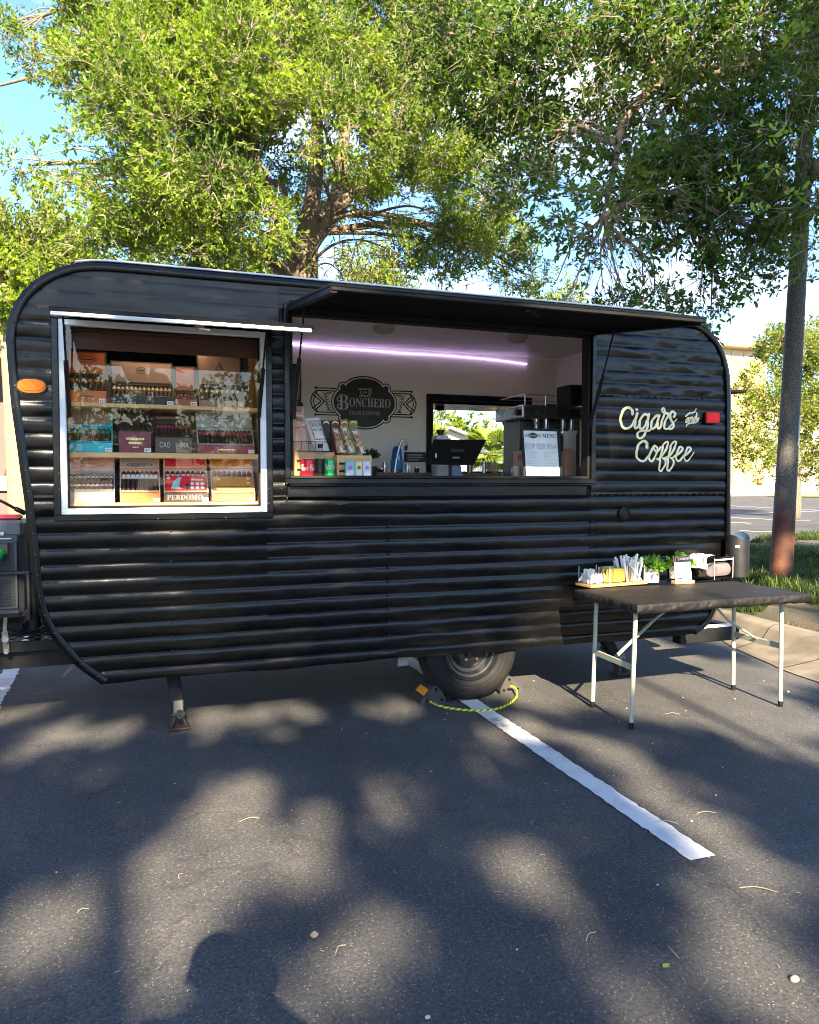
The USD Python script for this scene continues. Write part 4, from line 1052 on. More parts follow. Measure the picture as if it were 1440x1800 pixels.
# four coloured sachet packs standing at the back
for k, (cl, nm) in enumerate((((.02, .035, .025), 'dark green'), ((.11, .012, .018), 'maroon'), ((.32, .15, .03), 'amber'), ((.16, .22, .05), 'olive green'))):
    a, b, z0, z1 = rect(566 + k * 16, 581 + k * 16, 739, 770, 5.15)
    r = thing('sachet_pack', f'{nm} sachet pack in the row behind the pouches', 'sachet pack', ((a + b) / 2, 5.16, zt1), 'row of sachet packs')
    put(r, 'pack', MB().b2((a, 5.15, zt1 if k < 1 else ZC), (b, 5.175, z1), .003), col('pack_' + nm.replace(' ', '_'), cl))
    put(r, 'pack_print', MB().sheet(affinity.translate(Point(0, 0).buffer((b - a) * .38).difference(Point(0, -.008).buffer((b - a) * .40)), (a + b) / 2, z1 - .03), lambda u, v: np.stack([u, np.full_like(u, 5.148), v], -1)), GOLD)
NUT = usdkit.material(stage, '/World/Looks/mixed_nuts', {'g': ('geometry', {}), 'v': ('voronoi_texture', {'scale': 75.0}), 's': ('separate_color', {}),
    'r': ('rgb_ramp', {'ramp': [(0, (.10, .04, .015)), (.5, (.36, .17, .06)), (1, (.62, .42, .22))]}), 'b': ('bump', {'strength': .8, 'distance': .004}), 'p': ('principled_bsdf', {'roughness': .35, 'coat_weight': .4})},
    [('g.position', 'v.vector'), ('v.color', 's.color'), ('s.r', 'r.fac'), ('r.color', 'p.base_color'), ('v.distance', 'b.height'), ('b.normal', 'p.normal')], surface='p.BSDF')
for lab, pts in (('leftmost clear snack pouch of three with slim label', [(587, 751), (597, 752), (610, 797), (593, 797)]), ('middle clear snack pouch of three, full of nuts', [(601, 748), (614, 749), (626, 797), (610, 797)]), ('rightmost clear snack pouch of three on the pine crate', [(618, 753), (632, 754), (644, 798), (630, 798)])):
    pouch('snack_pouch', lab, 'snack pouch', pts, 4.93, .022, NUT, [('label_panel', sbox(.15, .62, .95, .93), WHITE), ('label_panel', sbox(.3, .04, .95, .27), WHITE), ('label_print', sbox(.3, .76, .8, .79).union(sbox(.35, .7, .75, .72)), GREYP)], 'clear snack pouches')


def can(label, x0, x1, y0, Y, m, word, style, wm, extra=None):
    a, b, _, zt = rect(x0, x1, y0, 833, Y)
    rad = (b - a) / 2
    h = 0.122 if extra is None else extra
    c = ((a + b) / 2, Y + rad, ZC)
    r = thing('drink_can', label, 'can', c)
    put(r, 'can_body', MB().lathe([(0, .002), (rad * .75, .002), (rad * .78, 0), (rad, .008), (rad, h - .014), (rad * .84, h - .003)], c, None, 28), m, smooth=40)
    put(r, 'can_lid', MB().lathe([(rad * .84, h - .0032), (rad * .85, h), (rad * .8, h), (rad * .78, h - .005), (0, h - .005)], c, None, 28), STEEL, smooth=40)
    if word:
        g_ = fit(letters(word, style), -1.0, h * .38, 1.0, h * .72)
        g_ = g_.segmentize(.08)
        out = MB()
        for q in np.arange(-1.0, 1.0, .1):
            out.sheet(g_.intersection(sbox(q, -1, q + .1, 1)), lambda u, v: np.stack([c[0] + (rad + .0008) * np.sin(u * 1.25), c[1] - (rad + .0008) * np.cos(u * 1.25), c[2] + v], -1))
        put(r, 'can_print', out, wm)
    return r
can('red soda can with white script on the serving counter', 531.5, 555, 804, 4.80, mat('can_red', (.55, .01, .02), .25, metal=.3, var=.05), 'Coca-Cola', 'script', WHITE)
can('green soda can with white lettering on the serving counter', 573, 590, 804, 4.79, mat('can_green', (.0, .33, .08), .25, metal=.3, var=.05), 'Sprite', 'sans', WHITE)
a, b, _, zt = rect(556, 573, 780, 833, 4.87)
bt = thing('water_bottle', 'clear water bottle with black cap between red and green cans', 'bottle', ((a + b) / 2, 4.90, ZC))
rd = (b - a) / 2
c = ((a + b) / 2, 4.90, ZC)
put(bt, 'bottle_body', MB().lathe([(0, .002), (rd, .002), (rd * 1.05, .02), (rd * 1.05, .13), (rd * .98, .15), (rd * .7, .175), (rd * .36, .19), (rd * .34, .205)], c, None, 24), glassmat('clear_plastic', (.9, .92, .92), 1.3, .03), smooth=50)
put(bt, 'cap', MB().lathe([(rd * .42, .195), (rd * .42, .222), (0, .223)], c, None, 20), BLK2, smooth=40)
lb = put(bt, 'label_strip', MB().tube([(c[0], c[1], ZC + .03), (c[0], c[1], ZC + .125)], rd * 1.08, 24, cap=False), BLKB, smooth=50)
for k, (nm, cl, x0, x1, dc) in enumerate((('sky blue', (.16, .50, .62), 608, 624, (.6, .1, .4)), ('pale yellow', (.66, .58, .28), 625, 637.5, (.2, .07, .04)), ('pale lilac', (.55, .56, .60), 638.5, 652, (.3, .22, .5)))):
    a, b, z0, z1 = rect(x0, x1, 811, 834, 4.79)
    r = thing('drink_packet', f'{nm} single-serve packet standing on the serving counter', 'packet', ((a + b) / 2, 4.80, ZC), 'row of drink packets')
    put(r, 'packet', MB().b2((a, 4.79, ZC), (b, 4.815, z1), .004), col('packet_' + nm.replace(' ', '_'), cl))
    put(r, 'packet_label', MB().b2((a + .004, 4.787, ZC + .004), (b - .004, 4.7895, ZC + (z1 - ZC) * .45)), WHITE)
    put(r, 'packet_emblem', MB().prism(Point((a + b) / 2, ZC + (z1 - ZC) * .62).buffer((b - a) * .24), lambda u, v, w: np.stack([u, 4.7895 - w, v], -1), .002), col('emblem_' + nm.replace(' ', '_'), dc))


def leafblob(center, rad, n, size, seed=0, flat=1.0):
    r_ = np.random.default_rng(seed)
    m = MB()
    v, f = [], []
    for k in range(n):
        d = r_.normal(size=3); d /= np.linalg.norm(d); d[2] = abs(d[2]) * .9 - .25
        p = np.array(center) + d * rad * r_.uniform(.35, 1) * np.array([1, 1, flat])
        a = r_.normal(size=3) + d * 1.2; a /= np.linalg.norm(a)
        s = np.cross(a, r_.normal(size=3)); s /= np.linalg.norm(s)
        L = size * r_.uniform(.6, 1.25); w = L * .36; nn_ = np.cross(a, s) * L * .12
        q = len(v)
        v += [p, p + a * L * .45 + s * w + nn_, p + a * L, p + a * L * .45 - s * w + nn_, p + a * L * .5]
        f += [[q, q + 1, q + 4], [q + 1, q + 2, q + 4], [q + 2, q + 3, q + 4], [q + 3, q, q + 4]]
    return m.add(np.array(v), np.array(f))
PLANT = leafmat('pot_plant_leaf', [(0, (.02, .05, .012)), (.6, (.05, .11, .02)), (1, (.09, .16, .03))], .2)
HERB = leafmat('herb_leaf', [(0, (.10, .22, .02)), (.5, (.20, .36, .04)), (1, (.40, .52, .10))], .3)
p = at(653, 800, 5.25)
r = thing('potted_plant', 'small dark green bushy plant beside the pine crate', 'plant', (p[0], 5.25, ZC))
put(r, 'foliage', leafblob(p, .055, 130, .03, 3), PLANT)
put(r, 'pot', MB().lathe([(0, 0), (.035, 0), (.045, .085), (.04, .085), (.035, .07), (0, .07)], (p[0], 5.25, ZC), None, 18), BLK2, smooth=40)
BLUEJ = mat('blue_soap', (.01, .10, .36), .15, coat=.5)
a, b, z0, z1 = rect(689, 710, 785, 822, 6.0)
c = ((a + b) / 2, 6.02, 1.555)
r = thing('soap_bottle', 'bright blue bottle with label beside the gooseneck tap', 'bottle', c)
w = (b - a) / 2
put(r, 'bottle_body', MB().lathe([(0, 0), (w, .004), (w * 1.05, .05), (w * .9, .14), (w * .75, .19), (w * .5, .215), (w * .4, .22), (0, .22)], c, None, 24), BLUEJ, smooth=50)
put(r, 'label', MB().tube([(c[0], c[1], 1.585), (c[0], c[1], 1.66)], w * 1.07, 24, cap=False), col('label_sea', (.03, .25, .42)), smooth=50)
put(r, 'cap', MB().lathe([(w * .38, .22), (w * .38, .245), (0, .246)], c, None, 16), WHITE, smooth=40)
r = thing('tap', 'chrome gooseneck tap at the small sink on the back counter', 'tap', (at(694, 819, 5.9)[0], 5.9, 1.555))
x0 = at(694, 819, 5.9)[0]
put(r, 'spout', MB().tube(catmull([(x0, 5.9, 1.555), (x0 + .02, 5.9, 1.68), (x0 + .05, 5.89, 1.80), (x0 + .075, 5.88, 1.815), (x0 + .092, 5.87, 1.79), (x0 + .088, 5.865, 1.76)], 5), .010, 8), STEEL, smooth=True)
put(r, 'spray_head', MB().cyl((x0 + .088, 5.865, 1.772), (x0 + .082, 5.862, 1.735), .014), BLK2, smooth=40)
put(r, 'tap_base', MB().cyl((x0, 5.9, 1.555), (x0, 5.9, 1.58), .022), STEEL, smooth=40)
for k, (x, y, h) in enumerate(((662, 822, .03), (671, 822, .025), (676, 815, .07), (716, 815, .06), (733, 821, .035))):
    q = at(x, y, 5.92)
    r = thing('jar', ['small dark lidded jar on the back counter, left of three', 'small dark lidded jar nearest the chrome shaker', 'chrome shaker beside the dark jars', 'small chrome jug right of the blue bottle', 'small dark cup right of the blue bottle'][k], ['jar', 'jar', 'shaker', 'jug', 'cup'][k], (q[0], 5.92, 1.555))
    m__ = STEEL if k in (2, 3) else BLK2
    put(r, 'jar_body', MB().lathe([(0, 0), (.02, 0), (.022, h * .8), (.018, h)], (q[0], 5.92, 1.555), None, 14), m__, smooth=40)
    put(r, 'jar_lid', MB().lathe([(.02, h), (.02, h + .012), (0, h + .016)], (q[0], 5.92, 1.555), None, 14), STEEL, smooth=40)
a, b, z0, z1 = rect(711, 752, 795, 812, 6.44)
r = thing('wall_notice', 'black notice with white lines on the wall behind the tap', 'sign', ((a + b) / 2, 6.44, z0))
put(r, 'board', MB().b2((a, 6.438, z0), (b, 6.446, z1)), BLKB)
for k in range(3):
    put(r, 'text_line', MB().b2((a + .03, 6.435, z1 - .03 - k * .022), (a + .17 - .03 * (k == 2), 6.4378, z1 - .021 - k * .022)), GREYP)

# till screen seen from behind
Q = [at(763, 772, 5.10), at(855, 773, 5.10), at(834, 815, 4.90), at(748, 814, 4.90)]
r = thing('till_screen', 'black tilted till screen on dark blue stand seen from behind', 'till', (Q[2][0] - .17, 4.95, ZC))
Qa = np.array(Q); nr = np.cross(Qa[1] - Qa[0], Qa[3] - Qa[0]); nr /= np.linalg.norm(nr)
if nr[1] > 0: nr = -nr
v = np.vstack([Qa, Qa - nr * .014])
put(r, 'screen', (v, np.array([[0, 2, 1], [0, 3, 2], [4, 5, 6], [4, 6, 7], [0, 1, 5], [0, 5, 4], [1, 2, 6], [1, 6, 5], [2, 3, 7], [2, 7, 6], [3, 0, 4], [3, 4, 7]])), BLK2)
e0 = at(797, 800, 4.95)
put(r, 'mount', MB().box(Qa.mean(0) + nr * .012 + (0.01, 0, -.005), (.11, .022, .03), .004), BLKM)
put(r, 'stand', MB().prism(Polygon([(-.045, 0), (.06, 0), (.03, .04), (.015, .15), (-.04, .15)]), lambda u, v, w: np.stack([e0[0] + .03 + u, 5.0 - w, ZC + v], -1), .06), col('stand_blue', (.02, .035, .08), .35))
put(r, 'side_port', MB().box(Qa[3] + (Qa[1] - Qa[3]) * .12 + nr * .002 + (.02, 0, .03), (.012, .004, .03), .001), GREYP)
c = at(775, 772, 5.7)
r = thing('coffee_grinder', 'pale coffee grinder with black knob behind the till screen', 'grinder', (c[0], 5.7, 1.53))
put(r, 'grinder_body', MB().b2((c[0] - .05, 5.66, 1.50), (c[0] + .055, 5.78, at(775, 765, 5.66)[2]), .008), mat('pale_enamel', (.55, .55, .55), .35))
put(r, 'hopper_knob', MB().lathe([(.022, 0), (.022, .02), (.032, .025), (.032, .045), (0, .046)], (c[0], 5.71, at(775, 765, 5.66)[2]), None, 16), BLK2, smooth=40)
c = at(851, 822, 6.1)
r = thing('bar_tap', 'small chrome bar tap standing at the rear window', 'tap', (c[0], 6.1, 1.53))
put(r, 'tap_post', MB().lathe([(.03, 0), (.03, .01), (.018, .015), (.018, .11), (.024, .115), (.024, .13), (0, .135)], (c[0], 6.1, 1.53), None, 16), STEEL, smooth=40)
put(r, 'tap_lever', MB().tube([(c[0], 6.1, 1.66), (c[0] - .02, 6.08, 1.68)], .008, 6), BLK2)
for k, (x, h) in enumerate(((768, .04), (790, .06), (826, .075), (870, .03), (885, .03))):
    c = at(x, 828, 6.0)
    r = thing('cup', ['short white cup by the rear window, leftmost', 'dark cup behind the till stand', 'tall steel cup right of the till stand', 'low pale cup in front of the palm view', 'low violet-grey cup nearest the espresso machine'][k], 'cup', (c[0], 6.0, 1.53 if c[0] > 2.95 else 1.555))
    zb = 1.53 if c[0] > 2.95 else 1.555
    put(r, 'cup_body', MB().lathe([(0, 0), (.022, 0), (.03, h), (.027, h), (.02, .006), (0, .006)], (c[0], 6.0, zb), None, 16), [WHITE, BLK2, STEEL, WHITE, GREYP][k], smooth=40)

# espresso machine
a, b, z0, z1 = rect(919, 1045, 716, 734, 5.45)
EX = b
r = thing('espresso_machine', 'chrome espresso machine with chevron panel behind the menu', 'espresso machine', ((a + b) / 2, 5.65, ZC))
put(r, 'top_housing', MB().b2((a, 5.45, z0), (b, 5.95, z1), .008), STEEL)
put(r, 'front_panel', MB().b2((a + .02, 5.442, z0 + .012), (b - .02, 5.449, z1 - .012), .003), DKSTEEL)
for k in range(10):
    x = a + .11 + (k if k < 5 else k + 3.5) * .026
    put(r, 'chevron', MB().bar((x, 5.440, (z0 + z1) / 2), (x - .014, 5.440, z1 - .022), .006, .007, (0, 0, 1)).bar((x, 5.4395, (z0 + z1) / 2), (x - .014, 5.4395, z0 + .022), .006, .007, (0, 0, 1)), BLKB)
for q in (0, 1):
    xx = a + .07 + q * .42
    put(r, 'control_block', MB().b2((xx - .06, 5.436, z0 + .02), (xx + .03, 5.4405, z1 - .02), .004), BLKB)
rl_ = MB()
zr_ = z1 + .085
rl_.tube([(a + .03, 5.47, zr_), (b - .02, 5.47, zr_), (b - .02, 5.9, zr_), (a + .03, 5.9, zr_), (a + .03, 5.471, zr_)], .004, 6)
for x in (a + .03, a + .22, a + .42, b - .02):
    rl_.cyl((x, 5.47, z1), (x, 5.47, zr_), .004, n=6)
put(r, 'cup_rail', rl_, STEEL)
put(r, 'back_body', MB().b2((a + .08, 5.66, ZC), (b, 5.95, z0 - .001), .006), DKSTEEL)
for k, x in enumerate((a + .17, a + .26, a + .42, a + .50)):
    put(r, 'group_head', MB().lathe([(.022, 0), (.030, .02), (.030, .045), (.022, .06), (.022, .14), (0, .14)], (x, 5.53, z0 - .135), None, 18), STEEL, smooth=40)
put(r, 'steam_wand', MB().tube(catmull([(a + .10, 5.47, z0), (a + .125, 5.44, z0 - .05), (a + .12, 5.43, z0 - .10), (a + .07, 5.42, z0 - .15)], 5), .005, 6), STEEL, smooth=True)
put(r, 'side_knob', MB().cyl((a - .035, 5.5, z0 + .045), (a, 5.5, z0 + .045), .026, n=16), BLK2, smooth=40)
put(r, 'drip_tray', MB().b2((a, 5.44, ZC), (b, 5.655, ZC + .10), .006), STEEL)
for q in range(3):
    x = (a + .2, a + .28, a + .36)[q]
    tr0 = thing('saucer', ['stack tray of steel saucers on the espresso machine, left', 'yellow sponge on the espresso machine', 'dark flat tray on top of the espresso machine'][q], ['saucer', 'sponge', 'tray'][q], (x, 5.7, z1))
    put(tr0, 'plate', MB().box((x, 5.7, z1 + .012 + (.0 if q < 2 else .01)), (.10 if q != 1 else .05, .16, .022), .006), (STEEL, col('sponge_yellow', (.4, .3, .04)), BLK2)[q])

# menu board with the trailer's emblem; the emblem in 2D (unit: its width = 2)
def emblem():
    oval = affinity.scale(Point(0, 0).buffer(1, 48), .575, .36)
    bump = unary_union([affinity.translate(affinity.scale(Point(0, 0).buffer(1, 32), .36, .20), 0, s * .235) for s in (1, -1)])
    body = unary_union([oval, bump]).buffer(.02).buffer(-.02)
    shoulder = unary_union([Point(sx * .40, sy * .262).buffer(.055) for sx in (1, -1) for sy in (1, -1)])
    body = unary_union([body, shoulder])
    ring = body.buffer(.045).difference(body.buffer(.025))
    arcs = []
    for s in (1, -1):
        e = affinity.translate(affinity.scale(Point(0, 0).buffer(1, 40), .42, .265), 0, s * .20)
        arcs.append(e.boundary.buffer(.011).intersection(sbox(-.36, s * .33 if s > 0 else -1, .36, 1 if s > 0 else -.33)))
        for a in np.linspace(.9, 2.24, 15):
            arcs.append(Point(.385 * math.cos(a), s * (.20 + .232 * math.sin(a))).buffer(.0105))
    side = []
    for sx in (1, -1):
        L_ = lambda *pts, w=.011: LineString([(sx * x, y) for x, y in pts]).buffer(w, cap_style=2)
        side += [L_((.52, .235), (.90, .235)), L_((.50, -.235), (.90, -.235)), Point(sx * .90, .235).buffer(.024), Point(sx * .90, -.235).buffer(.024),
                 L_((.55, .19), (.88, .19)), L_((.55, -.19), (.88, -.19)), L_((.60, .15), (.70, .15)), L_((.60, -.15), (.70, -.15)),
                 L_((.88, .19), (.955, .12), (.99, 0), (.955, -.12), (.88, -.19)), L_((.86, .19), (.915, .1), (.94, 0), (.915, -.1), (.86, -.19), w=.009),
                 L_((.95, .12), (.80, 0), (.95, -.12)), L_((.915, .17), (.74, 0), (.915, -.17))]
        for q in range(6):
            y = -.13 + q * .05
            for dx in (-.045, .045):
                side.append(LineString([(sx * (.665 + .012 * q), y), (sx * (.665 + dx + .012 * q), y + .04)]).buffer(.0065))
        side.append(L_((.655, -.15), (.70, 0), (.72, .15), w=.005))
    word = unary_union([fit(letters('B', 'serif'), -.485, -.135, -.30, .135), fit(letters('ONCHERO', 'serif'), -.285, -.075, .49, .085)])
    tail = unary_union([stroke([(-.47, .10), (-.51, .06), (-.49, .02), (-.44, .03)], .022), stroke([(-.46, -.12), (-.505, -.09), (-.48, -.04), (-.43, -.06)], .022)])
    sub = fit(letters('CIGAR & COFFEE'), -.29, -.215, .29, -.155)
    cup = unary_union([LineString([(-.11, .245), (.12, .245)]).buffer(.012), LineString([(-.085, .235), (-.07, .15), (-.03, .125), (.04, .125), (.075, .15), (.09, .235)]).buffer(.009), LineString([(.09, .22), (.125, .21), (.12, .165), (.075, .155)]).buffer(.009), LineString([(-.10, .118), (.11, .118)]).buffer(.009), sbox(-.04, .18, .045, .20)])
    return unary_union([ring] + arcs + side), body, unary_union([word, tail, sub]), cup
EM = emblem()
EMW = mat('emblem_grey', (.42, .38, .34), .5)
c0 = at(641.3, 708, 6.445)
kx = (at(735, 712, 6.445)[0] - at(547.6, 705, 6.445)[0]) / 2
LG = thing('wall_emblem', 'black and grey emblem painted on the trailer back wall', 'emblem', (c0[0], 6.445, c0[2]))
zk = kx * 1.0
def em3(d):
    return lambda u, v: np.stack([c0[0] + u * kx, np.full_like(u, 6.4500 - d), c0[2] + v * zk], -1)
put(LG, 'outline', MB().sheet(EM[0], em3(.002)), INK)
put(LG, 'oval_field', MB().sheet(EM[1], em3(.0025)), INK)
put(LG, 'lettering', MB().sheet(EM[2], em3(.004)), EMW)
put(LG, 'cup_mark', MB().sheet(EM[3], em3(.004)), mat('emblem_dim', (.30, .27, .22), .5))

a, b, z0, z1 = rect(920.5, 985, 757, 838, 4.735)
lean = lambda u, v, off=0.0: np.stack([a + u * (b - a), 4.71 + .05 * np.asarray(v) - off, ZC + .002 + np.asarray(v) * (z1 - ZC)], -1)
r = thing('menu_board', 'menu sheet in dark frame standing at right of the serving counter', 'menu', ((a + b) / 2, 4.73, ZC))
put(r, 'frame', MB().prism(sbox(-.045, -.002, 1.01, 1.03).difference(sbox(.02, .015, .95, .985)), lambda u, v, w: lean(u, v, w), .008), BLKM)
put(r, 'sheet', MB().sheet(sbox(.02, .015, .95, .985), lambda u, v: lean(u, v, .001)), mat('menu_paper', (.60, .57, .50), .35))
hh = (b - a) / (z1 - ZC)
put(r, 'menu_title', MB().sheet(fit(letters('MENU', 'serif'), .54, .84, .92, .925), lambda u, v: lean(u, v, .003)), INK)
put(r, 'emblem_outline', MB().sheet(fit(EM[0], .06, .82, .50, .945), lambda u, v: lean(u, v, .003)), INK)
fb = EM[0].bounds
def sub_fit(g):
    sx, sy = .44 / (fb[2] - fb[0]), .125 / (fb[3] - fb[1])
    return affinity.translate(affinity.scale(g, sx, sy, origin=(0, 0)), .28, .8825)
put(r, 'emblem_field', MB().sheet(sub_fit(EM[1]), lambda u, v: lean(u, v, .003)), INK)
put(r, 'emblem_letters', MB().sheet(sub_fit(EM[2]), lambda u, v: lean(u, v, .0045)), GREYP)
MP = mat('menu_picture', (.42, .40, .37), .4, var=.5, vs=55)
for q in range(3):
    put(r, 'menu_picture', MB().sheet(sbox(.05 + .3 * q, .60, .31 + .3 * q, .72), lambda u, v: lean(u, v, .003)), MP)
rr_ = np.random.default_rng(5)
for q in range(12):
    y = .53 - q * .04
    put(r, 'menu_line', MB().sheet(unary_union([sbox(.07, y, .07 + rr_.uniform(.2, .34), y + .012), sbox(.55, y, .55 + rr_.uniform(.15, .33), y + .012)]), lambda u, v: lean(u, v, .003)), GREYP, kind='stuff')
KRAFT = mat('kraft_paper', (.30, .19, .11), .75, var=.15, bump=.002, bs=40)
a, b, z0, z1 = rect(993, 1008, 789, 837, 4.95)
r = thing('paper_bag_stack', 'folded brown paper bags standing beside the menu board', 'paper bags', ((a + b) / 2, 4.98, ZC))
for k in range(4):
    put(r, 'folded_bag', MB().box(((a + b) / 2, 4.95 + k * .014, (ZC + z1) / 2 - .004 * k), (b - a, .010, z1 - ZC - .008 * k), .002, rotm(-.05)), KRAFT)
a, b, z0, z1 = rect(990, 1006, 759, 790, 5.12)
r = thing('cup_sleeve_box', 'pale carton above the folded paper bags', 'carton', ((a + b) / 2, 5.15, ZC))
put(r, 'carton', MB().b2((a, 5.06, ZC), (b, 5.118, z1), .003), mat('pale_carton', (.5, .47, .42), .7))
put(r, 'carton_flap', MB().box(((a + b) / 2, 5.05, z1 - .01), (b - a, .006, .03), .002, rotm(.4)), mat('pale_carton', 0))
a, b, z0, z1 = rect(907, 919, 792, 832, 5.05)
r = thing('tea_box', 'small tan and red box left of the menu board', 'box', ((a + b) / 2, 5.08, ZC))
put(r, 'carton', MB().b2((a, 5.04, ZC), (b, 5.10, z1), .003), mat('tan_carton', (.38, .28, .2), .7))
put(r, 'carton_label', MB().b2((a + .008, 5.037, z1 - .075), (b - .004, 5.0395, z1 - .03)), RUSS)
a, b, z0, z1 = rect(905, 916, 813, 832, 4.97)
r = thing('paper_cup', 'plain paper cup in front of the small tan box', 'cup', ((a + b) / 2, 4.99, ZC))
put(r, 'cup_wall', MB().lathe([(0, 0), (.02, 0), (.028, .085), (.026, .085), (.019, .004), (0, .004)], ((a + b) / 2, 4.99, ZC), None, 20), mat('beige_cup', (.45, .4, .33), .6), smooth=40)
put(r, 'cup_rim', MB().tube([((a + b) / 2 + .028 * math.cos(t), 4.99 + .028 * math.sin(t), ZC + .085) for t in np.linspace(0, 6.283, 21)], .002, 5), WHITE)
a, b, z0, z1 = rect(1002, 1030, 677, 711, 5.0)
r = thing('wall_speaker', 'black box hung high at the right end of the trailer interior', 'speaker', ((a + b) / 2, 5.1, z0))
put(r, 'case', MB().b2((a, 5.0, z0), (b, 5.2, z1), .008), BLKM); put(r, 'bracket', MB().b2((b, 5.05, z0 + .03), (3.83, 5.10, z0 + .07)), BLKM)
a, b, z0, z1 = rect(508, 530, 640, 704, 5.3)
r = thing('wall_cabinet', 'narrow black cabinet at the left end inside the serving hatch', 'cabinet', ((a + b) / 2, 5.4, z0))
put(r, 'carcass', MB().b2((0.90, 5.3, z0), (b, 5.55, z1), .005), BLKM)
put(r, 'door_edge', MB().b2((0.91, 5.294, z0 + .01), (b - .01, 5.2995, z1 - .01), .002), BLK2)

# ------------------------------------------------------------------ the folding table and what stands on it
ZT = 0.767
CLOTH = mat('black_table_cover', (0.009, 0.0085, 0.008), 0.6, var=0.25, vs=12, spec=.2, bump=.0006, bs=500)
LEGM = mat('table_leg_beige', (0.30, 0.30, 0.225), 0.4, var=0.1, vs=20)
tb = thing('folding_table', 'folding table with beige tube legs under a black fitted cover', 'table', (3.41, 4.03, 0))
tx0, tx1, ty0, ty1 = 2.748, 4.065, 3.695, 4.36
nx, ny = 60, 30
U, V = np.meshgrid(np.linspace(0, 1, nx), np.linspace(0, 1, ny), indexing='ij')
X, Yt = tx0 + U * (tx1 - tx0), ty0 + V * (ty1 - ty0)
zz = ZT + .0 + (meshkit.fbm(np.stack([X * 5, Yt * 9, 0 * X], -1), 3, 2) - .5) * .006 - .004 * (np.maximum(np.abs(2 * U - 1), np.abs(2 * V - 1)) > .97)
put(tb, 'cover_top', MB().grid(np.stack([X, Yt, zz], -1)), CLOTH, smooth=True)
# hem: a wavy skirt round the edge that tucks under
per = []
for (p, q) in (((tx0, ty0), (tx1, ty0)), ((tx1, ty0), (tx1, ty1)), ((tx1, ty1), (tx0, ty1)), ((tx0, ty1), (tx0, ty0))):
    n_ = int(math.dist(p, q) / 0.009)
    per += [(p[0] + (q[0] - p[0]) * t / n_, p[1] + (q[1] - p[1]) * t / n_) for t in range(n_)]
per = np.array(per); cen = np.array([(tx0 + tx1) / 2, (ty0 + ty1) / 2])
pp = np.vstack([per, per[:1]])
s_ = np.r_[0, np.cumsum(np.linalg.norm(np.diff(pp, axis=0), axis=1))]
outd = np.gradient(np.vstack([per[-1:], pp, per[1:2]]), axis=0)[1:-1]; outd /= np.linalg.norm(outd, axis=1, keepdims=True); outd = np.stack([outd[:, 1], -outd[:, 0]], 1)
rows = []
for k, (d, o) in enumerate(((0.0, -.004), (.004, .003), (.016, .007), (.034, .008), (.050, .004), (.060, -.012))):
    w = (meshkit.fbm(np.stack([s_ * 14 + d * 60, 0 * s_ + d * 25, 0 * s_], -1), 3, 7) - .5)
    w2 = (meshkit.fbm(np.stack([s_ * 40 + d * 190, 0 * s_ + d * 30, 0 * s_ + 9], -1), 2, 8) - .5)
    a_ = np.clip(k / 3, 0, 1)
    rows.append(np.column_stack([pp + outd * (o + (w * .022 + w2 * .016) * a_)[:, None], ZT - d - .002 + w * .016 * a_]))
put(tb, 'cover_hem', MB().grid(np.array(rows)[::-1]), CLOTH, smooth=70)
put(tb, 'table_top_board', MB().b2((tx0 + .01, ty0 + .01, ZT - .045), (tx1 - .01, ty1 - .01, ZT - .008), .004), mat('grey_plastic', (.3, .3, .3), .6))
for lx, ly in ((2.787, 3.792), (2.817, 4.247), (3.987, 3.837), (3.989, 4.26)):
    dx = 0.012 if lx < 3 else -0.004
    lg = put(tb, 'leg', MB().tube([(lx, ly, .03), (lx + dx, ly, .40), (lx + dx * 1.8, ly, .725)], .0135, 14), LEGM, smooth=40)
    put(lg, 'foot_cap', MB().lathe([(0, 0), (.016, 0), (.0165, .036), (.0135, .038)], (lx - dx * .08, ly, 0.001), None, 14), BLK2, smooth=40)
for (a, b) in (((2.80, 3.80, .365), (2.826, 4.24, .365)), ((3.985, 3.845, .40), (3.986, 4.255, .40))):
    put(tb, 'cross_bar', MB().bar(a, b, .010, .038, (0, 0, 1), .003), LEGM)
put(tb, 'brace', MB().bar((2.815, 4.02, .37), (3.12, 4.02, .60), .026, .010, (0, 0, 1), .002), LEGM)
put(tb, 'brace', MB().bar((3.12, 4.02, .60), (3.33, 4.02, .72), .020, .010, (0, 0, 1), .002), LEGM)
put(tb, 'brace', MB().bar((3.98, 4.05, .41), (3.74, 4.05, .55), .026, .010, (0, 0, 1), .002), LEGM)
put(tb, 'brace', MB().bar((3.74, 4.05, .55), (3.55, 4.05, .72), .020, .010, (0, 0, 1), .002), LEGM)
for x, y, z in ((2.83, 4.02, .385), (3.97, 4.05, .42), (2.795, 3.81, .365), (3.983, 3.85, .40)):
    put(tb, 'bolt', MB().sph((x, y - .008, z), .010), GALV, smooth=True)

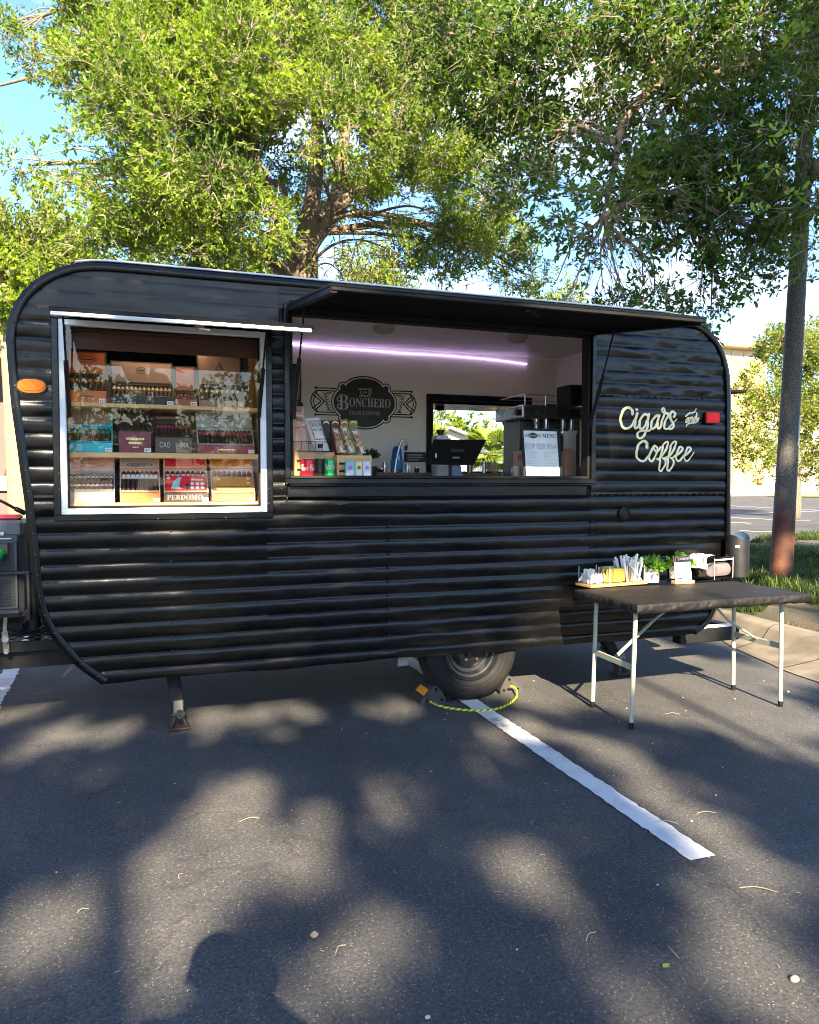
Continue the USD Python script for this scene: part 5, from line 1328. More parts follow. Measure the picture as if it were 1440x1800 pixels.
ACR = glassmat('clear_acrylic', (.97, .98, .98), 1.45)
A, B_, C_ = gnd(1039.5, 1034.5, ZT), gnd(1014.7, 1026, ZT), gnd(1138.7, 1027, ZT)
uu = (C_ - A)[:2]; Lx = np.linalg.norm(uu); ang = math.atan2(uu[1], uu[0]); Ly = max(np.linalg.norm((B_ - A)[:2]), .12)
def onT(o, ang):
    c, s = math.cos(ang), math.sin(ang)
    return lambda x, y, z=0.0: np.array([o[0] + c * x - s * y, o[1] + s * x + c * y, ZT + .002 + z])
Ly = min(Ly, .17)
org = thing('straw_organiser', 'wooden based clear organiser of straws and yellow packets on the table', 'organiser', (A[0], A[1], ZT))
P_ = onT(A, ang); RZ = rotm(0, 0, ang)
BAMB = wood('bamboo_tray', (.58, .26, .08), (.72, .38, .14), 'x')
put(org, 'base_tray', MB().box(P_(Lx / 2, Ly / 2, .009), (Lx, Ly, .018), .003, RZ), BAMB)
bw = (Lx - .03) / 3
hb = .115
for k in range(3):
    x0 = .015 + k * bw
    m = MB()
    for cx, cy, sx, sy in ((x0 + bw / 2, .016, bw - .004, .0025), (x0 + bw / 2, Ly - .016, bw - .004, .0025), (x0 + .003, Ly / 2, .0025, Ly - .036), (x0 + bw - .003, Ly / 2, .0025, Ly - .036)):
        m.box(P_(cx, cy, .018 + hb / 2), (sx, sy, hb), 0, RZ)
    put(org, 'clear_bin', m, ACR)
    e = MB()
    for cx, cy in ((x0 + .003, .016), (x0 + bw - .003, .016), (x0 + .003, Ly - .016), (x0 + bw - .003, Ly - .016)):
        e.cyl(P_(cx, cy, .018), P_(cx, cy, .018 + hb), .0016, n=5)
    put(org, 'bin_edge', e, mat('acrylic_edge', (.6, .62, .6), .2), kind='stuff')
PAPERW = mat('paper_straw_white', (.62, .61, .57), .6, var=.06)
STICK = mat('birch_stick', (.55, .36, .19), .6)
SUGAR = mat('yellow_sachet', (.72, .52, .06), .5, var=.1)
RAWS = mat('brown_sachet', (.48, .33, .20), .6)
sr = thing('sugar_sachets', 'white paper sachets filling the left bin of the organiser', 'sachets', tuple(P_(.05, Ly / 2, .02)))
for k in range(58):
    x = rng.uniform(.026, .015 + bw - .014); y = rng.uniform(.028, Ly - .03); h = rng.uniform(.055, .095) * (1.15 if x < .045 else .75)
    put(sr, 'sachet', MB().box(P_(x, y, .022 + h / 2), (.006 + .03 * rng.random(), .004, h), 0, RZ @ rotm(rng.normal(0, .35), rng.normal(0, .4), rng.normal(0, .6))), PAPERW)
sr = thing('sweetener_packets', 'bright yellow packets filling the middle bin of the organiser', 'packets', tuple(P_(.15, Ly / 2, .02)))
for k in range(18):
    back = k > 11
    put(sr, 'packet', MB().box(P_(.015 + bw + (.5 + .36 * math.sin(k * 2.4)) * bw, .024 + (Ly - .05) * k / 18, .068), (bw * .48, .004, .088 + .02 * back), .001, RZ @ rotm(rng.normal(0, .06), rng.normal(0, .06), rng.normal(0, .1))), RAWS if back else SUGAR)
sr = thing('drinking_straws', 'bundle of white wrapped straws in the right bin of the organiser', 'straws', tuple(P_(.25, Ly / 2, .02)))
for k in range(38):
    x = .015 + 2 * bw + rng.uniform(.014, bw - .014); y = rng.uniform(.028, Ly - .028)
    tx_, ty_ = (x - (.015 + 2 * bw + bw / 2)) * 1.5 - .02 * (k % 3 == 0), (y - Ly / 2) * .6
    h = rng.uniform(.15, .205)
    put(sr, 'straw', MB().bar(P_(x, y, .021), P_(x + tx_ * .55, y + ty_ * .6, h), .0125, .007, (0, -1, 0)), PAPERW)
put(sr, 'straw', MB().bar(P_(.015 + 3 * bw - .016, .024, .022), P_(.015 + 2 * bw + .02, .03, .15), .009, .006, (0, -1, 0)), PAPERW)
sr = thing('stir_sticks', 'pale wooden stir sticks standing beside the white straws', 'stir sticks', tuple(P_(.22, .03, .02)))
for k in range(9):
    put(sr, 'stick', MB().bar(P_(.015 + 2 * bw + .012 + k * .006, .034 + .01 * (k % 3), .021), P_(.015 + 2 * bw + .010 + k * .0075, .03 + .012 * (k % 3), .135 + .008 * (k % 2)), .005, .0015, (0, -1, 0)), STICK)

PLW = wood('whitewashed_wood', (.46, .36, .29), (.74, .68, .60), 'x', scale=2.5)
def planter(label, px_, py_, side, angp, hgt, nleaf, seed, rad):
    o = gnd(px_, py_, ZT)
    r = thing('planter', label, 'planter', (o[0], o[1], ZT))
    Pq = onT(o, angp); R_ = rotm(0, 0, angp)
    nb = 5
    for sd in range(4):
        for k in range(nb):
            z = (k + .5) * hgt / nb
            cx, cy, w, d = ((side / 2, .004, side, .008), (side / 2, side - .004, side, .008), (.004, side / 2, .008, side - .0165), (side - .004, side / 2, .008, side - .0165))[sd]
            put(r, 'plank', MB().box(Pq(cx, cy, z), (w, d, hgt / nb - .0015), .001, R_), PLW)
    put(r, 'soil', MB().box(Pq(side / 2, side / 2, hgt - .015), (side - .02, side - .02, .01), 0, R_), mat('potting_soil', (.03, .02, .014), .95))
    put(r, 'foliage', leafblob(Pq(side / 2, side / 2, hgt + .02), rad, nleaf, .042, seed, .8), HERB)
    st = MB(); r3 = np.random.default_rng(seed)
    for k in range(12):
        e = Pq(side / 2, side / 2, hgt + .02) + r3.normal(size=3) * rad * np.array((.6, .6, .3)) + (0, 0, rad * .4)
        st.tube([Pq(side / 2, side / 2, hgt - .01), (Pq(side / 2, side / 2, hgt + .02) + e) / 2 + (0, 0, .01), e], .0015, 4)
    put(r, 'stems', st, HERB)
planter('left whitewashed planter with bright green herbs beside the organiser', 1157.2, 1025.5, .095, math.radians(48), .098, 230, 5, .105)
planter('whitewashed planter with green herbs behind the small counter sign', 1203, 1019, .105, math.radians(40), .098, 260, 6, .10)
o = gnd(1188, 1028, ZT); q = gnd(1222, 1026, ZT)
an = math.atan2(*(q - o)[[1, 0]]); wS = np.linalg.norm((q - o)[:2])
r = thing('counter_sign', 'white counter sign with black header in wooden base on table', 'sign', (o[0], o[1], ZT))
Pq = onT(o, an); R_ = rotm(0, 0, an)
put(r, 'wood_base', MB().box(Pq(wS / 2, .025, .011), (wS, .05, .022), .003, R_), BAMB)
tl = R_ @ rotm(-.16)
cS = Pq(wS / 2, .03, .02 + .085)
put(r, 'sign_panel', MB().box(cS, (wS * .84, .004, .172), .001, tl), WHITE)
def onS(u, v, off=.0028):
    return cS + (np.stack([np.asarray(u) * wS * .42, np.full_like(np.asarray(u, float), -off), np.asarray(v) * .086], -1) @ tl.T)
put(r, 'header_band', MB().sheet(sbox(-.99, .52, .99, .99), onS), BLKB)
put(r, 'header_text', MB().sheet(fit(letters('oops!', 'sans', True), -.3, .66, .9, .92), lambda u, v: onS(u, v, .0038)), WHITE)
put(r, 'header_mark', MB().sheet(stroke([(-.9, .62), (-.75, .9), (-.45, .86), (-.5, .66)], .1), lambda u, v: onS(u, v, .0038)), ORG)
put(r, 'footer_bar', MB().sheet(sbox(-.85, -.84, .75, -.76).union(sbox(-.85, -.66, .7, -.63)), onS), INK)
# clear lidded box with cup lids, towel over it
o = gnd(1256, 1020, ZT); q = gnd(1289, 1016.5, ZT); an = math.atan2(*(q - o)[[1, 0]]); wL = np.linalg.norm((q - o)[:2]); dL = .30
r = thing('lid_box', 'dark clear plastic box of cup lids by the waste bin', 'box', (o[0], o[1], ZT))
Pq = onT(o, an); R_ = rotm(0, 0, an); hL = .155
SMK = glassmat('smoked_acrylic', (.80, .78, .78), 1.5)
m = MB()
for cx, cy, sx, sy in ((wL / 2, .0015, wL, .003), (wL / 2, dL - .0015, wL, .003), (.0015, dL / 2, .003, dL - .0065), (wL - .0015, dL / 2, .003, dL - .0065)):
    m.box(Pq(cx, cy, hL / 2), (sx, sy, hL), 0, R_)
put(r, 'clear_wall', m, SMK)
e = MB()
for cx, cy in ((.002, .002), (wL - .002, .002), (.002, dL - .002), (wL - .002, dL - .002)):
    e.cyl(Pq(cx, cy, 0), Pq(cx, cy, hL), .0022, n=5)
put(r, 'box_edge', e, mat('acrylic_edge', (.6, .62, .6), .2), kind='stuff')
put(r, 'box_lid', MB().box(Pq(wL / 2, dL / 2, hL + .004), (wL + .006, dL + .006, .008), .002, R_), SMK)
put(r, 'box_rim', MB().box(Pq(wL / 2, -.002, hL - .012), (wL + .004, .004, .012), .001, R_), mat('grey_trim', (.35, .34, .34), .3))
put(r, 'box_base', MB().box(Pq(wL / 2, dL / 2, .004), (wL - .008, dL - .008, .006), 0, R_), BLK2)
for k in range(19):
    put(r, 'cup_lid', MB().tube([Pq(.035 + k * .0088, .054, .066), Pq(.041 + k * .0088, .054, .066)], [.050, .043], 18), mat('lid_white', (.6, .56, .57), .35), smooth=40)
tw = thing('paper_towel', 'white folded paper towel draped over the clear lid box', 'towel', tuple(Pq(0, .1, hL)))
n1, n2 = 14, 10
G = np.zeros((n1, n2, 3))
for i in range(n1):
    for j in range(n2):
        t = i / (n1 - 1); w = .05 + .15 * j / (n2 - 1)
        s_t = t * .19
        if s_t < .10: x, z = .085 - s_t, hL + .012
        else: x, z = -.006 - .004 * math.sin(j * 1.7), hL + .010 - (s_t - .10)
        G[i, j] = Pq(x - .012, w + .004 * math.sin(i * .9 + j), z + .003 * math.sin(j * 1.3 + i * .7))
put(tw, 'towel_sheet', MB().grid(G), WHITE, smooth=60)
put(tw, 'towel_fold', MB().grid(G[:6] + np.array([0, .02, .006])), WHITE, smooth=60)
# table-top waste bin with a curved rim
o = gnd(1296, 1014, ZT)
r = thing('waste_bin', 'black cylindrical waste bin standing at back of the table', 'bin', (o[0], o[1], ZT))
rb, hbn = .083, .305
an_ = np.linspace(0, 2 * np.pi, 41)
def rimz(a): return hbn + .028 * np.cos(2 * (a - .4)) * .6 + .012 * np.cos(a - 1.2)
rw = []
for k, (rr_b, hfrac) in enumerate(((rb * .97, 0), (rb, .02), (rb, .5), (rb, .985), (rb * .985, 1.0), (rb * .955, 1.0), (rb * .95, .97), (rb * .93, .3))):
    rw.append(np.stack([o[0] + rr_b * np.cos(an_), o[1] + rr_b * np.sin(an_), ZT + .003 + rimz(an_) * hfrac], -1))
put(r, 'bin_wall', MB().grid(np.array(rw)[:6][::-1]), mat('bin_black', (.004, .004, .004), .5, var=.2), smooth=50)
put(r, 'bin_liner', MB().grid(np.array(rw)[5:][::-1]), mat('bin_inside_blue', (.10, .16, .23), .4), smooth=50)
put(r, 'bin_floor', MB().lathe([(0, .005), (rb * .95, .005)], (o[0], o[1], ZT), None, 24), BLKM)
aL = math.atan2(-o[1], -o[0]) + .0
lab = MB()
q0 = np.linspace(-.16, .16, 6) + aL
lab.grid(np.stack([np.stack([o[0] + (rb + .0012) * np.cos(q0), o[1] + (rb + .0012) * np.sin(q0), np.full(6, ZT + z)], -1) for z in (.225, .243)]).transpose(1, 0, 2))
put(r, 'maker_label', lab, WHITE)

# ------------------------------------------------------------------ wheel chocks and rope
ck = thing('wheel_chock', 'black wheel chock with orange stripe at left of the tyre', 'wheel chock', (1.83, 4.74, 0), 'wheel chocks at the trailer tyre')
tri = Polygon([(-.085, 0), (.085, 0), (.092, .02), (.05, .105), (.03, .122), (.005, .118), (-.085, .025)]).buffer(-.006).buffer(.006)
o3 = lambda u, v, w: np.stack([u, -.10 + w, v + .001], -1)
tri_h = tri.difference(unary_union([Point(-.045, .022).buffer(.012), Point(.062, .022).buffer(.012), Point(.02, .095).buffer(.012)]))
for w0, w1, pl in ((-.10, -.075, tri_h), (.075, .10, tri_h)):
    put(ck, 'chock_end', MB().prism(pl, lambda u, v, w, w0=w0: np.stack([u, w0 + .025 - w, v + .001], -1), w1 - w0), mat('chock_rubber', (.03, .028, .026), .7, var=.3, bump=.001, bs=80), local=True)
put(ck, 'chock_core', MB().prism(tri.buffer(-.008), lambda u, v, w: np.stack([u, .0745 - w, v + .001], -1), .149), mat('chock_rubber', 0), local=True)
dS = np.array([.09, 0, .093]); dS /= np.linalg.norm(dS); nS = np.array([-dS[2], 0, dS[0]])
pm = np.array([-.04, 0, .072])
put(ck, 'orange_stripe', MB().bar(pm - dS * .026 + nS * .002, pm + dS * .026 + nS * .002, .14, .006, nS), mat('orange_reflector', (.66, .23, .005), .4, emit=0), local=True)
for k in range(4):
    q = pm + dS * (-.055 + k * .012 if k < 2 else .035 + (k - 2) * .014) + nS * .001
    put(ck, 'tread_rib', MB().bar(q + (0, -.07, 0), q + (0, .07, 0), .006, .006, nS), mat('chock_rubber', 0), local=True)
c1 = gnd(748, 1240); c2 = gnd(893, 1221)
stage.GetPrimAtPath(ck).GetAttribute('xformOp:translate').Set(Gf.Vec3d(c1[0] + .06, c1[1] + .11, 0))
LOC[ck] = (np.array((c1[0] + .06, c1[1] + .11, 0)), 0)
copy_of(ck, 'wheel_chock', (c2[0] + .04, c2[1] + .12, 0), math.pi + .0, 'black wheel chock with orange stripe at right of the tyre', 'wheel chock', 'wheel chocks at the trailer tyre')
rp_ = [gnd(757, 1234, .07), gnd(768, 1239, .03), gnd(785, 1244, .010), gnd(805, 1247, .009), gnd(835, 1249, .009), gnd(868, 1247, .009), gnd(890, 1240, .009), gnd(905, 1229, .009), gnd(909, 1218, .02), gnd(905, 1209, .05), gnd(898, 1206, .07)]
rc = catmull(rp_, 14)
tgr = np.gradient(rc, axis=0); tgr /= np.linalg.norm(tgr, axis=1, keepdims=True)
sd_ = np.cross(tgr, [0, 0, 1]); sd_ /= np.linalg.norm(sd_, axis=1, keepdims=True); up_ = np.cross(sd_, tgr)
ph = np.r_[0, np.cumsum(np.linalg.norm(np.diff(rc, axis=0), axis=1))] / .042 * 2 * np.pi
# resample densely for the twist
tt = np.linspace(0, 1, 340); Ls = np.linspace(0, 1, len(rc))
R3 = [np.stack([np.interp(tt, Ls, q[:, k]) for k in range(3)], 1) for q in (rc, sd_, up_)]; phd = np.interp(tt, Ls, ph)
YEL = mat('rope_yellow', (.62, .58, .02), .6, var=.2, vs=200); ROPK = mat('rope_dark', (.10, .11, .01), .7)
rp0 = thing('chock_rope', 'yellow twisted rope joining the two wheel chocks', 'rope', tuple(rc[60]))
for k in range(3):
    a = phd + k * 2 * np.pi / 3
    put(rp0, 'rope_strand', MB().tube(R3[0] + .0042 * (np.cos(a)[:, None] * R3[1] + np.sin(a)[:, None] * R3[2]), .0042, 5), ROPK if k == 2 else YEL, smooth=True)

# ------------------------------------------------------------------ generator on the hitch platform
GENG = mat('generator_grey', (.06, .062, .066), .5, var=.15); GEND = mat('generator_dark', (.022, .022, .024), .55)
gx0, gx1, gy0, gy1, gz0, gz1 = -1.25, -.655, 5.28, 5.72, .60, 1.235
ge = thing('generator', 'grey portable generator standing on the trailer hitch platform', 'generator', ((gx0 + gx1) / 2, 5.5, .54))
put(ge, 'housing', MB().b2((gx0, gy0, gz0 + .03), (gx1, gy1, gz1), .03), GENG)
put(ge, 'top_cap', MB().b2((gx0 - .005, gy0 - .006, gz1 - .10), (gx1 + .006, gy1, gz1 + .004), .02), mat('generator_light', (.10, .105, .11), .45))
put(ge, 'base_frame', MB().b2((gx0, gy0 - .02, .545), (gx1, gy1, .60), .01), BLKM)
fp = put(ge, 'side_panel', MB().b2((gx0 + .08, gy0 - .012, gz0 + .09), (gx1 - .03, gy0 - .001, gz1 - .12), .008), GEND)
put(fp, 'panel_rim', frame(gx0 + .08, gx1 - .03, gz0 + .09, gz1 - .12, .014, gy0 - .02, gy0 - .0125), GENG)
for k in range(14):
    z = gz0 + .12 + k * .018 if k < 9 else gz0 + .34 + (k - 9) * .016
    put(fp, 'louvre', MB().bar((gx0 + .12, gy0 - .017, z), (gx1 - .07, gy0 - .017, z), .008, .007, (0, -.4, 1)), GENG)
put(ge, 'outlet_cover', MB().b2((gx1 - .165, gy0 - .035, 1.03), (gx1 - .075, gy0 - .013, 1.10), .006), mat('outlet_olive', (.08, .075, .05), .5))
put(ge, 'switch_row', MB().b2((gx1 - .20, gy0 - .018, 1.125), (gx1 - .06, gy0 - .0125, 1.132)).b2((gx1 - .20, gy0 - .018, 1.145), (gx1 - .14, gy0 - .0125, 1.16)).b2((gx1 - .12, gy0 - .018, 1.15), (gx1 - .10, gy0 - .0125, 1.17)), WHITE)
put(ge, 'frame_rail', MB().tube([(gx0, gy0 - .03, .915), (gx1 + .03, gy0 - .03, .915), (gx1 + .055, gy0, .915)], .013, 8).tube([(gx1 + .03, gy0 - .03, .915), (gx1 + .035, gy0 - .03, .62)], .011, 8), GEND, smooth=True)
put(ge, 'handle', MB().tube(catmull([(gx0 + .12, 5.5, gz1), (gx0 + .14, 5.5, gz1 + .07), (gx0 + .4, 5.5, gz1 + .07), (gx0 + .42, 5.5, gz1)], 5), .014, 8), GEND, smooth=True)
cb_ = thing('extension_cord', 'black cable with green plug hanging from the generator outlet', 'cable', (gx1 - .12, gy0 - .05, 1.02))
put(cb_, 'plug', MB().cyl((gx1 - .115, gy0 - .03, 1.045), (gx1 - .135, gy0 - .09, 1.0), .028, .02, 14), mat('plug_green', (.02, .38, .06), .4), smooth=40)
put(cb_, 'plug_sleeve', MB().cyl((gx1 - .135, gy0 - .09, 1.0), (gx1 - .15, gy0 - .11, .955), .017, .014, 12), mat('sleeve_blue', (.2, .3, .36), .4), smooth=40)
put(cb_, 'cable', MB().tube(catmull([(gx1 - .15, gy0 - .11, .955), (gx1 - .20, gy0 - .12, .85), (gx1 - .205, gy0 - .12, .75), (gx1 - .14, gy0 - .12, .62), (gx1 - .02, gy0 - .12, .555), (gx1 + .09, gy0 - .05, .56), (gx1 + .15, gy0 - .05, .64), (gx1 + .155, gy0 + .05, .76), (gx1 + .12, gy0 + .1, .85)], 6), .0085, 8), BLK2, smooth=True)
put(None, 'overhead_cable', MB().tube(catmull([at(-60, 855, 5.2), at(0, 880, 5.25), at(25, 893, 5.3), at(46, 902, 5.35)], 5), .009, 8).cyl(at(28, 894.5, 5.29), at(43, 901.5, 5.33), .016), BLK2, smooth=True, label='thick black cable reaching the trailer front above the generator', cat='cable')
rcase = thing('flat_case', 'flat red case lying on top of the generator', 'case', (gx0 + .3, 5.5, gz1 + .005))
put(rcase, 'case_body', MB().b2((gx0 + .02, gy0 + .02, gz1 + .0045), (gx1 - .02, gy0 + .20, gz1 + .036), .010), mat('case_red', (.20, .008, .022), .45))
put(rcase, 'case_lip', MB().b2((gx0 + .015, gy0 + .015, gz1 + .018), (gx1 - .015, gy0 + .205, gz1 + .024), .002), mat('case_pink', (.28, .05, .07), .45))
jk = put(TR, 'tongue_jack', MB().cyl((-.598, 5.30, .37), (-.598, 5.30, .86), .036, n=16), BLKM, smooth=40)
put(jk, 'inner_tube', MB().cyl((-.598, 5.30, .86), (-.598, 5.30, 1.12), .028, n=16).cyl((-.598, 5.30, 1.05), (-.598, 5.30, 1.10), .034, n=16), BLK2, smooth=40)
put(jk, 'top_cap', MB().cyl((-.598, 5.30, 1.12), (-.598, 5.30, 1.22), .014, n=12).sph((-.598, 5.30, 1.225), .02), BLKM, smooth=40)
w0_, w1_ = at(12, 1148, 4.955), at(8, 1095, 4.955)
lv = put(TR, 'latch_lever', MB().bar(w0_, w1_ - (0, 0, .05), .035, .008, (0, -1, 0), .002), GALV)
put(lv, 'lever_tip', MB().bar(w1_ - (0, 0, .055), w1_ + (.005, .01, .03), .022, .008, (0, -1, 0), .002), GALV)
put(lv, 'lever_bolt', MB().cyl((w0_ + w1_) / 2 + (0.0, -.002, -.005), (w0_ + w1_) / 2 + (0.0, -.022, -.005), .018, n=14).cyl(w0_ + (.0, -.002, .01), w0_ + (0, -.02, .01), .014, n=6), STEEL, smooth=40)

# ------------------------------------------------------------------ trees
BARK = usdkit.material(stage, '/World/Looks/oak_bark', {
    'g': ('geometry', {}), 'mp': ('mapping', {'scale': (14, 14, 3.0)}), 'n': ('noise_texture', {'scale': 1.6, 'detail': 7.0, 'roughness': 0.7}),
    'r': ('rgb_ramp', {'ramp': [(0.3, (0.05, 0.036, 0.024)), (0.55, (0.14, 0.105, 0.072)), (0.75, (0.24, 0.195, 0.14))]}),
    'b': ('bump', {'strength': 1.0, 'distance': 0.02}), 'p': ('principled_bsdf', {'roughness': 0.9})},
    [('g.position', 'mp.vector'), ('mp.vector', 'n.vector'), ('n.fac', 'r.fac'), ('r.color', 'p.base_color'), ('n.fac', 'b.height'), ('b.normal', 'p.normal')], surface='p.BSDF')
TWIG = mat('twig_bark', (0.22, 0.175, 0.125), 0.85, var=.35, vs=6)
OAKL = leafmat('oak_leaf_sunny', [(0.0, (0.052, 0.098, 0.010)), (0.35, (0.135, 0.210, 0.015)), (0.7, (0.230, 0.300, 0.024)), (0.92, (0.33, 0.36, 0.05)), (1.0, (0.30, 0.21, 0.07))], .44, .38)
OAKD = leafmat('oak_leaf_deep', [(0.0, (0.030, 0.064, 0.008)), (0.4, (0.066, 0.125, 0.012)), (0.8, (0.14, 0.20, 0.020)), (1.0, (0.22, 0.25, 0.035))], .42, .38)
FARL = leafmat('far_leaf', [(0.0, (0.07, 0.105, 0.012)), (0.4, (0.15, 0.19, 0.02)), (0.8, (0.25, 0.27, 0.035)), (1.0, (0.34, 0.32, 0.06))], .35, .5)


def spray_mesh(n, L, leafL, leafW, seed, droop=0.0):
    """A leafy shoot along +z with tufts of narrow leaves and a thin stem."""
    r_ = np.random.default_rng(seed)
    v, f = [], []
    stems = [np.array([0, 0, 0.])]
    for s in range(4):
        d = np.array([r_.normal(0, .55), r_.normal(0, .55), 1.0]); d /= np.linalg.norm(d)
        stems.append(d * L * r_.uniform(.55, 1.0) * (1 if s else 1.1))
    for k in range(n):
        e = stems[1 + k % 4]
        t = 1.04 - .8 * r_.random() ** 1.7
        p = e * t
        d = e / np.linalg.norm(e) * r_.uniform(.2, 1.1) + r_.normal(0, .55, 3); d[2] -= droop
        d /= np.linalg.norm(d)
        s = np.cross(d, r_.normal(size=3)); s /= np.linalg.norm(s)
        nn_ = np.cross(d, s)
        l, w = leafL * r_.uniform(.65, 1.2), leafW * r_.uniform(.7, 1.2)
        q = len(v)
        v += [p, p + d * l * .35 + s * w * .5 + nn_ * w * .12, p + d * l * .75 + s * w * .42 + nn_ * w * .1, p + d * l, p + d * l * .75 - s * w * .42 + nn_ * w * .1, p + d * l * .35 - s * w * .5 + nn_ * w * .12]
        f += [[q, q + 1, q + 5], [q + 1, q + 2, q + 5], [q + 2, q + 4, q + 5], [q + 2, q + 3, q + 4]]
    return np.array(v), np.array(f), stems


def stem_mesh(stems, r0):
    m = MB()
    for e in stems[1:]:
        m.tube([stems[0], e * .5 + np.array([.004, .004, 0]), e], [r0, r0 * .7, r0 * .3], 4, cap=False)
    return m


def crown(tree, clumps, n, leaf_m, leaf, seed, L=.26, nl=34, upb=.35, accept=None, thin=.40):
    """Leafy shoots spread through the clumps: (centre, radii) ellipsoids; more towards each clump's outside. Returns the shoots' places."""
    r_ = np.random.default_rng(seed)
    C = np.array([c for c, _ in clumps], float); Rr_ = np.array([np.broadcast_to(r, 3) for _, r in clumps], float)
    vol = (Rr_.prod(1)) ** .8
    idx = r_.choice(len(C), n, p=vol / vol.sum())
    d = r_.normal(size=(n, 3)); d /= np.linalg.norm(d, axis=1, keepdims=True)
    rad = r_.uniform(0.1, 1, n) ** (1 / 2.2)
    lump = 0.72 + .55 * meshkit.noise(d * 2.2 + C[idx] * 3.1, seed)
    P0 = C[idx] + d * Rr_[idx] * (rad * lump)[:, None]
    keep = meshkit.fbm(P0 * 1.35, 2, seed + 3) > thin
    keep &= P0[:, 2] > .3
    if accept is not None:
        keep &= accept(P0)
    P0, d, idx = P0[keep], d[keep], idx[keep]
    dirs = d * .8 + r_.normal(0, .55, d.shape) + np.array([0, 0, upb])
    path = tree + '/crown'
    base = tree + '/crown'
    l = LOC[tree][0]
    pr = [base + '/shoot', base + '/shoot_001', base + '/shoot_002']
    UsdGeom.Xform.Define(stage, pr[0]); UsdGeom.Xform.Define(stage, pr[1]); UsdGeom.Xform.Define(stage, pr[2])
    inst = instancer(path, pr, r_.integers(0, 3, len(P0)), P0 - l, quat_to(dirs, r_.uniform(0, 6.28, len(P0))), r_.uniform(.7, 1.3, len(P0)))
    for k, p in enumerate(pr):
        v, f, st = spray_mesh(nl, L, leaf[0], leaf[1], seed * 7 + k, leaf[2] if len(leaf) > 2 else 0)
        usdkit.mesh(stage, p + '/leaves', (v, f), leaf_m)
        usdkit.mesh(stage, p + '/stem', stem_mesh(st, .0035).arr(), TWIG)
    return P0, idx


def limbs(tree, forks, clumps, P0, idx, seed, r0=.07, ntw=7, wob=.25):
    """Boughs from the nearest fork of the trunk to each clump, and twigs on to some of its shoots."""
    r_ = np.random.default_rng(seed)
    forks = np.array(forks, float)
    tw = MB()
    for k, (c, rd) in enumerate(clumps):
        c = np.array(c, float)
        a = forks[np.argmin(((forks - c) ** 2).sum(1) + (forks[:, 2] > c[2] + .3) * 4)]
        L_ = np.linalg.norm(c - a)
        if L_ < .15: continue
        mid = [a + (c - a) * t + r_.normal(0, wob * .25 * L_ ** .5, 3) + np.array([0, 0, .10 * L_ * math.sin(math.pi * t)]) for t in (.3, .65)]
        cv = catmull([a, *mid, c], 5)
        rr = r0 * np.clip(L_ / 2.5, .45, 1.2)
        put(tree, 'bough', MB().tube(cv, np.linspace(rr, rr * .28, len(cv)), 7), BARK, smooth=True)
        m = np.nonzero(idx == k)[0]
        for q in r_.choice(m, min(ntw, len(m)), replace=False) if len(m) else []:
            s = cv[r_.integers(len(cv) // 3, len(cv))]
            mm_ = (s + P0[q]) / 2 + r_.normal(0, .08, 3)
            tw.tube(catmull([s, mm_, P0[q]], 3), np.linspace(rr * .25, .004, 7), 4, cap=False)
    if tw.n:
        put(tree, 'twigs', tw, TWIG, smooth=True, kind='stuff')


def stem(tree, pts, radii, name='trunk', sides=14, m=None, knob=.12):
    c = catmull(pts, 6); r = np.interp(np.linspace(0, 1, len(c)), np.linspace(0, 1, len(radii)), radii)
    mb = MB().tube(c, r, sides)
    v, f = mb.arr()
    put(tree, name, (v + (meshkit.fbm(v * np.array([5, 5, 1.5]), 3, 3)[:, None] - .5) * knob * np.repeat(np.r_[np.repeat(r, sides), r[0], r[-1]][:, None], 3, 1) * np.array([1, 1, 0]) * 2, f), m or BARK, smooth=True)
    return c


# big sunlit oak behind the trailer
OY = 10.6
tb0 = at(540, 450, OY)
T1 = thing('oak_tree', 'large sunlit oak with pale trunks rising behind the trailer roof', 'tree', (tb0[0], OY, 0), 'oak trees')
B1 = np.array((tb0[0] + .05, OY, 0))
tr1 = stem(T1, [B1, B1 + (0, 0, 2), at(538, 470, OY), at(545, 380, OY), at(556, 300, OY + .2), at(560, 180, OY + .3), at(575, 40, OY + .5)], [.30, .23, .17, .13, .10, .07, .05])
b2_ = stem(T1, [B1 + (-.12, .1, 1.2), at(515, 490, OY + .1), at(500, 410, OY + .1), at(470, 330, OY + .1), at(430, 220, OY + .2), at(400, 100, OY + .2)], [.15, .12, .09, .075, .05, .03], 'second_trunk')
b3_ = stem(T1, [at(545, 430, OY), at(580, 385, OY - .1), at(625, 330, OY - .2), at(690, 250, OY - .2), at(730, 120, OY)], [.11, .09, .08, .06, .04], 'side_trunk')
b4_ = stem(T1, [at(545, 400, OY), at(590, 350, OY + .6), at(610, 200, OY + 1.2), at(640, 20, OY + 1.5)], [.12, .11, .09, .06], 'side_trunk')
forks1 = np.vstack([tr1[8::4], b2_[6::4], b3_[3::4], b4_[3::4]])
cl1 = []
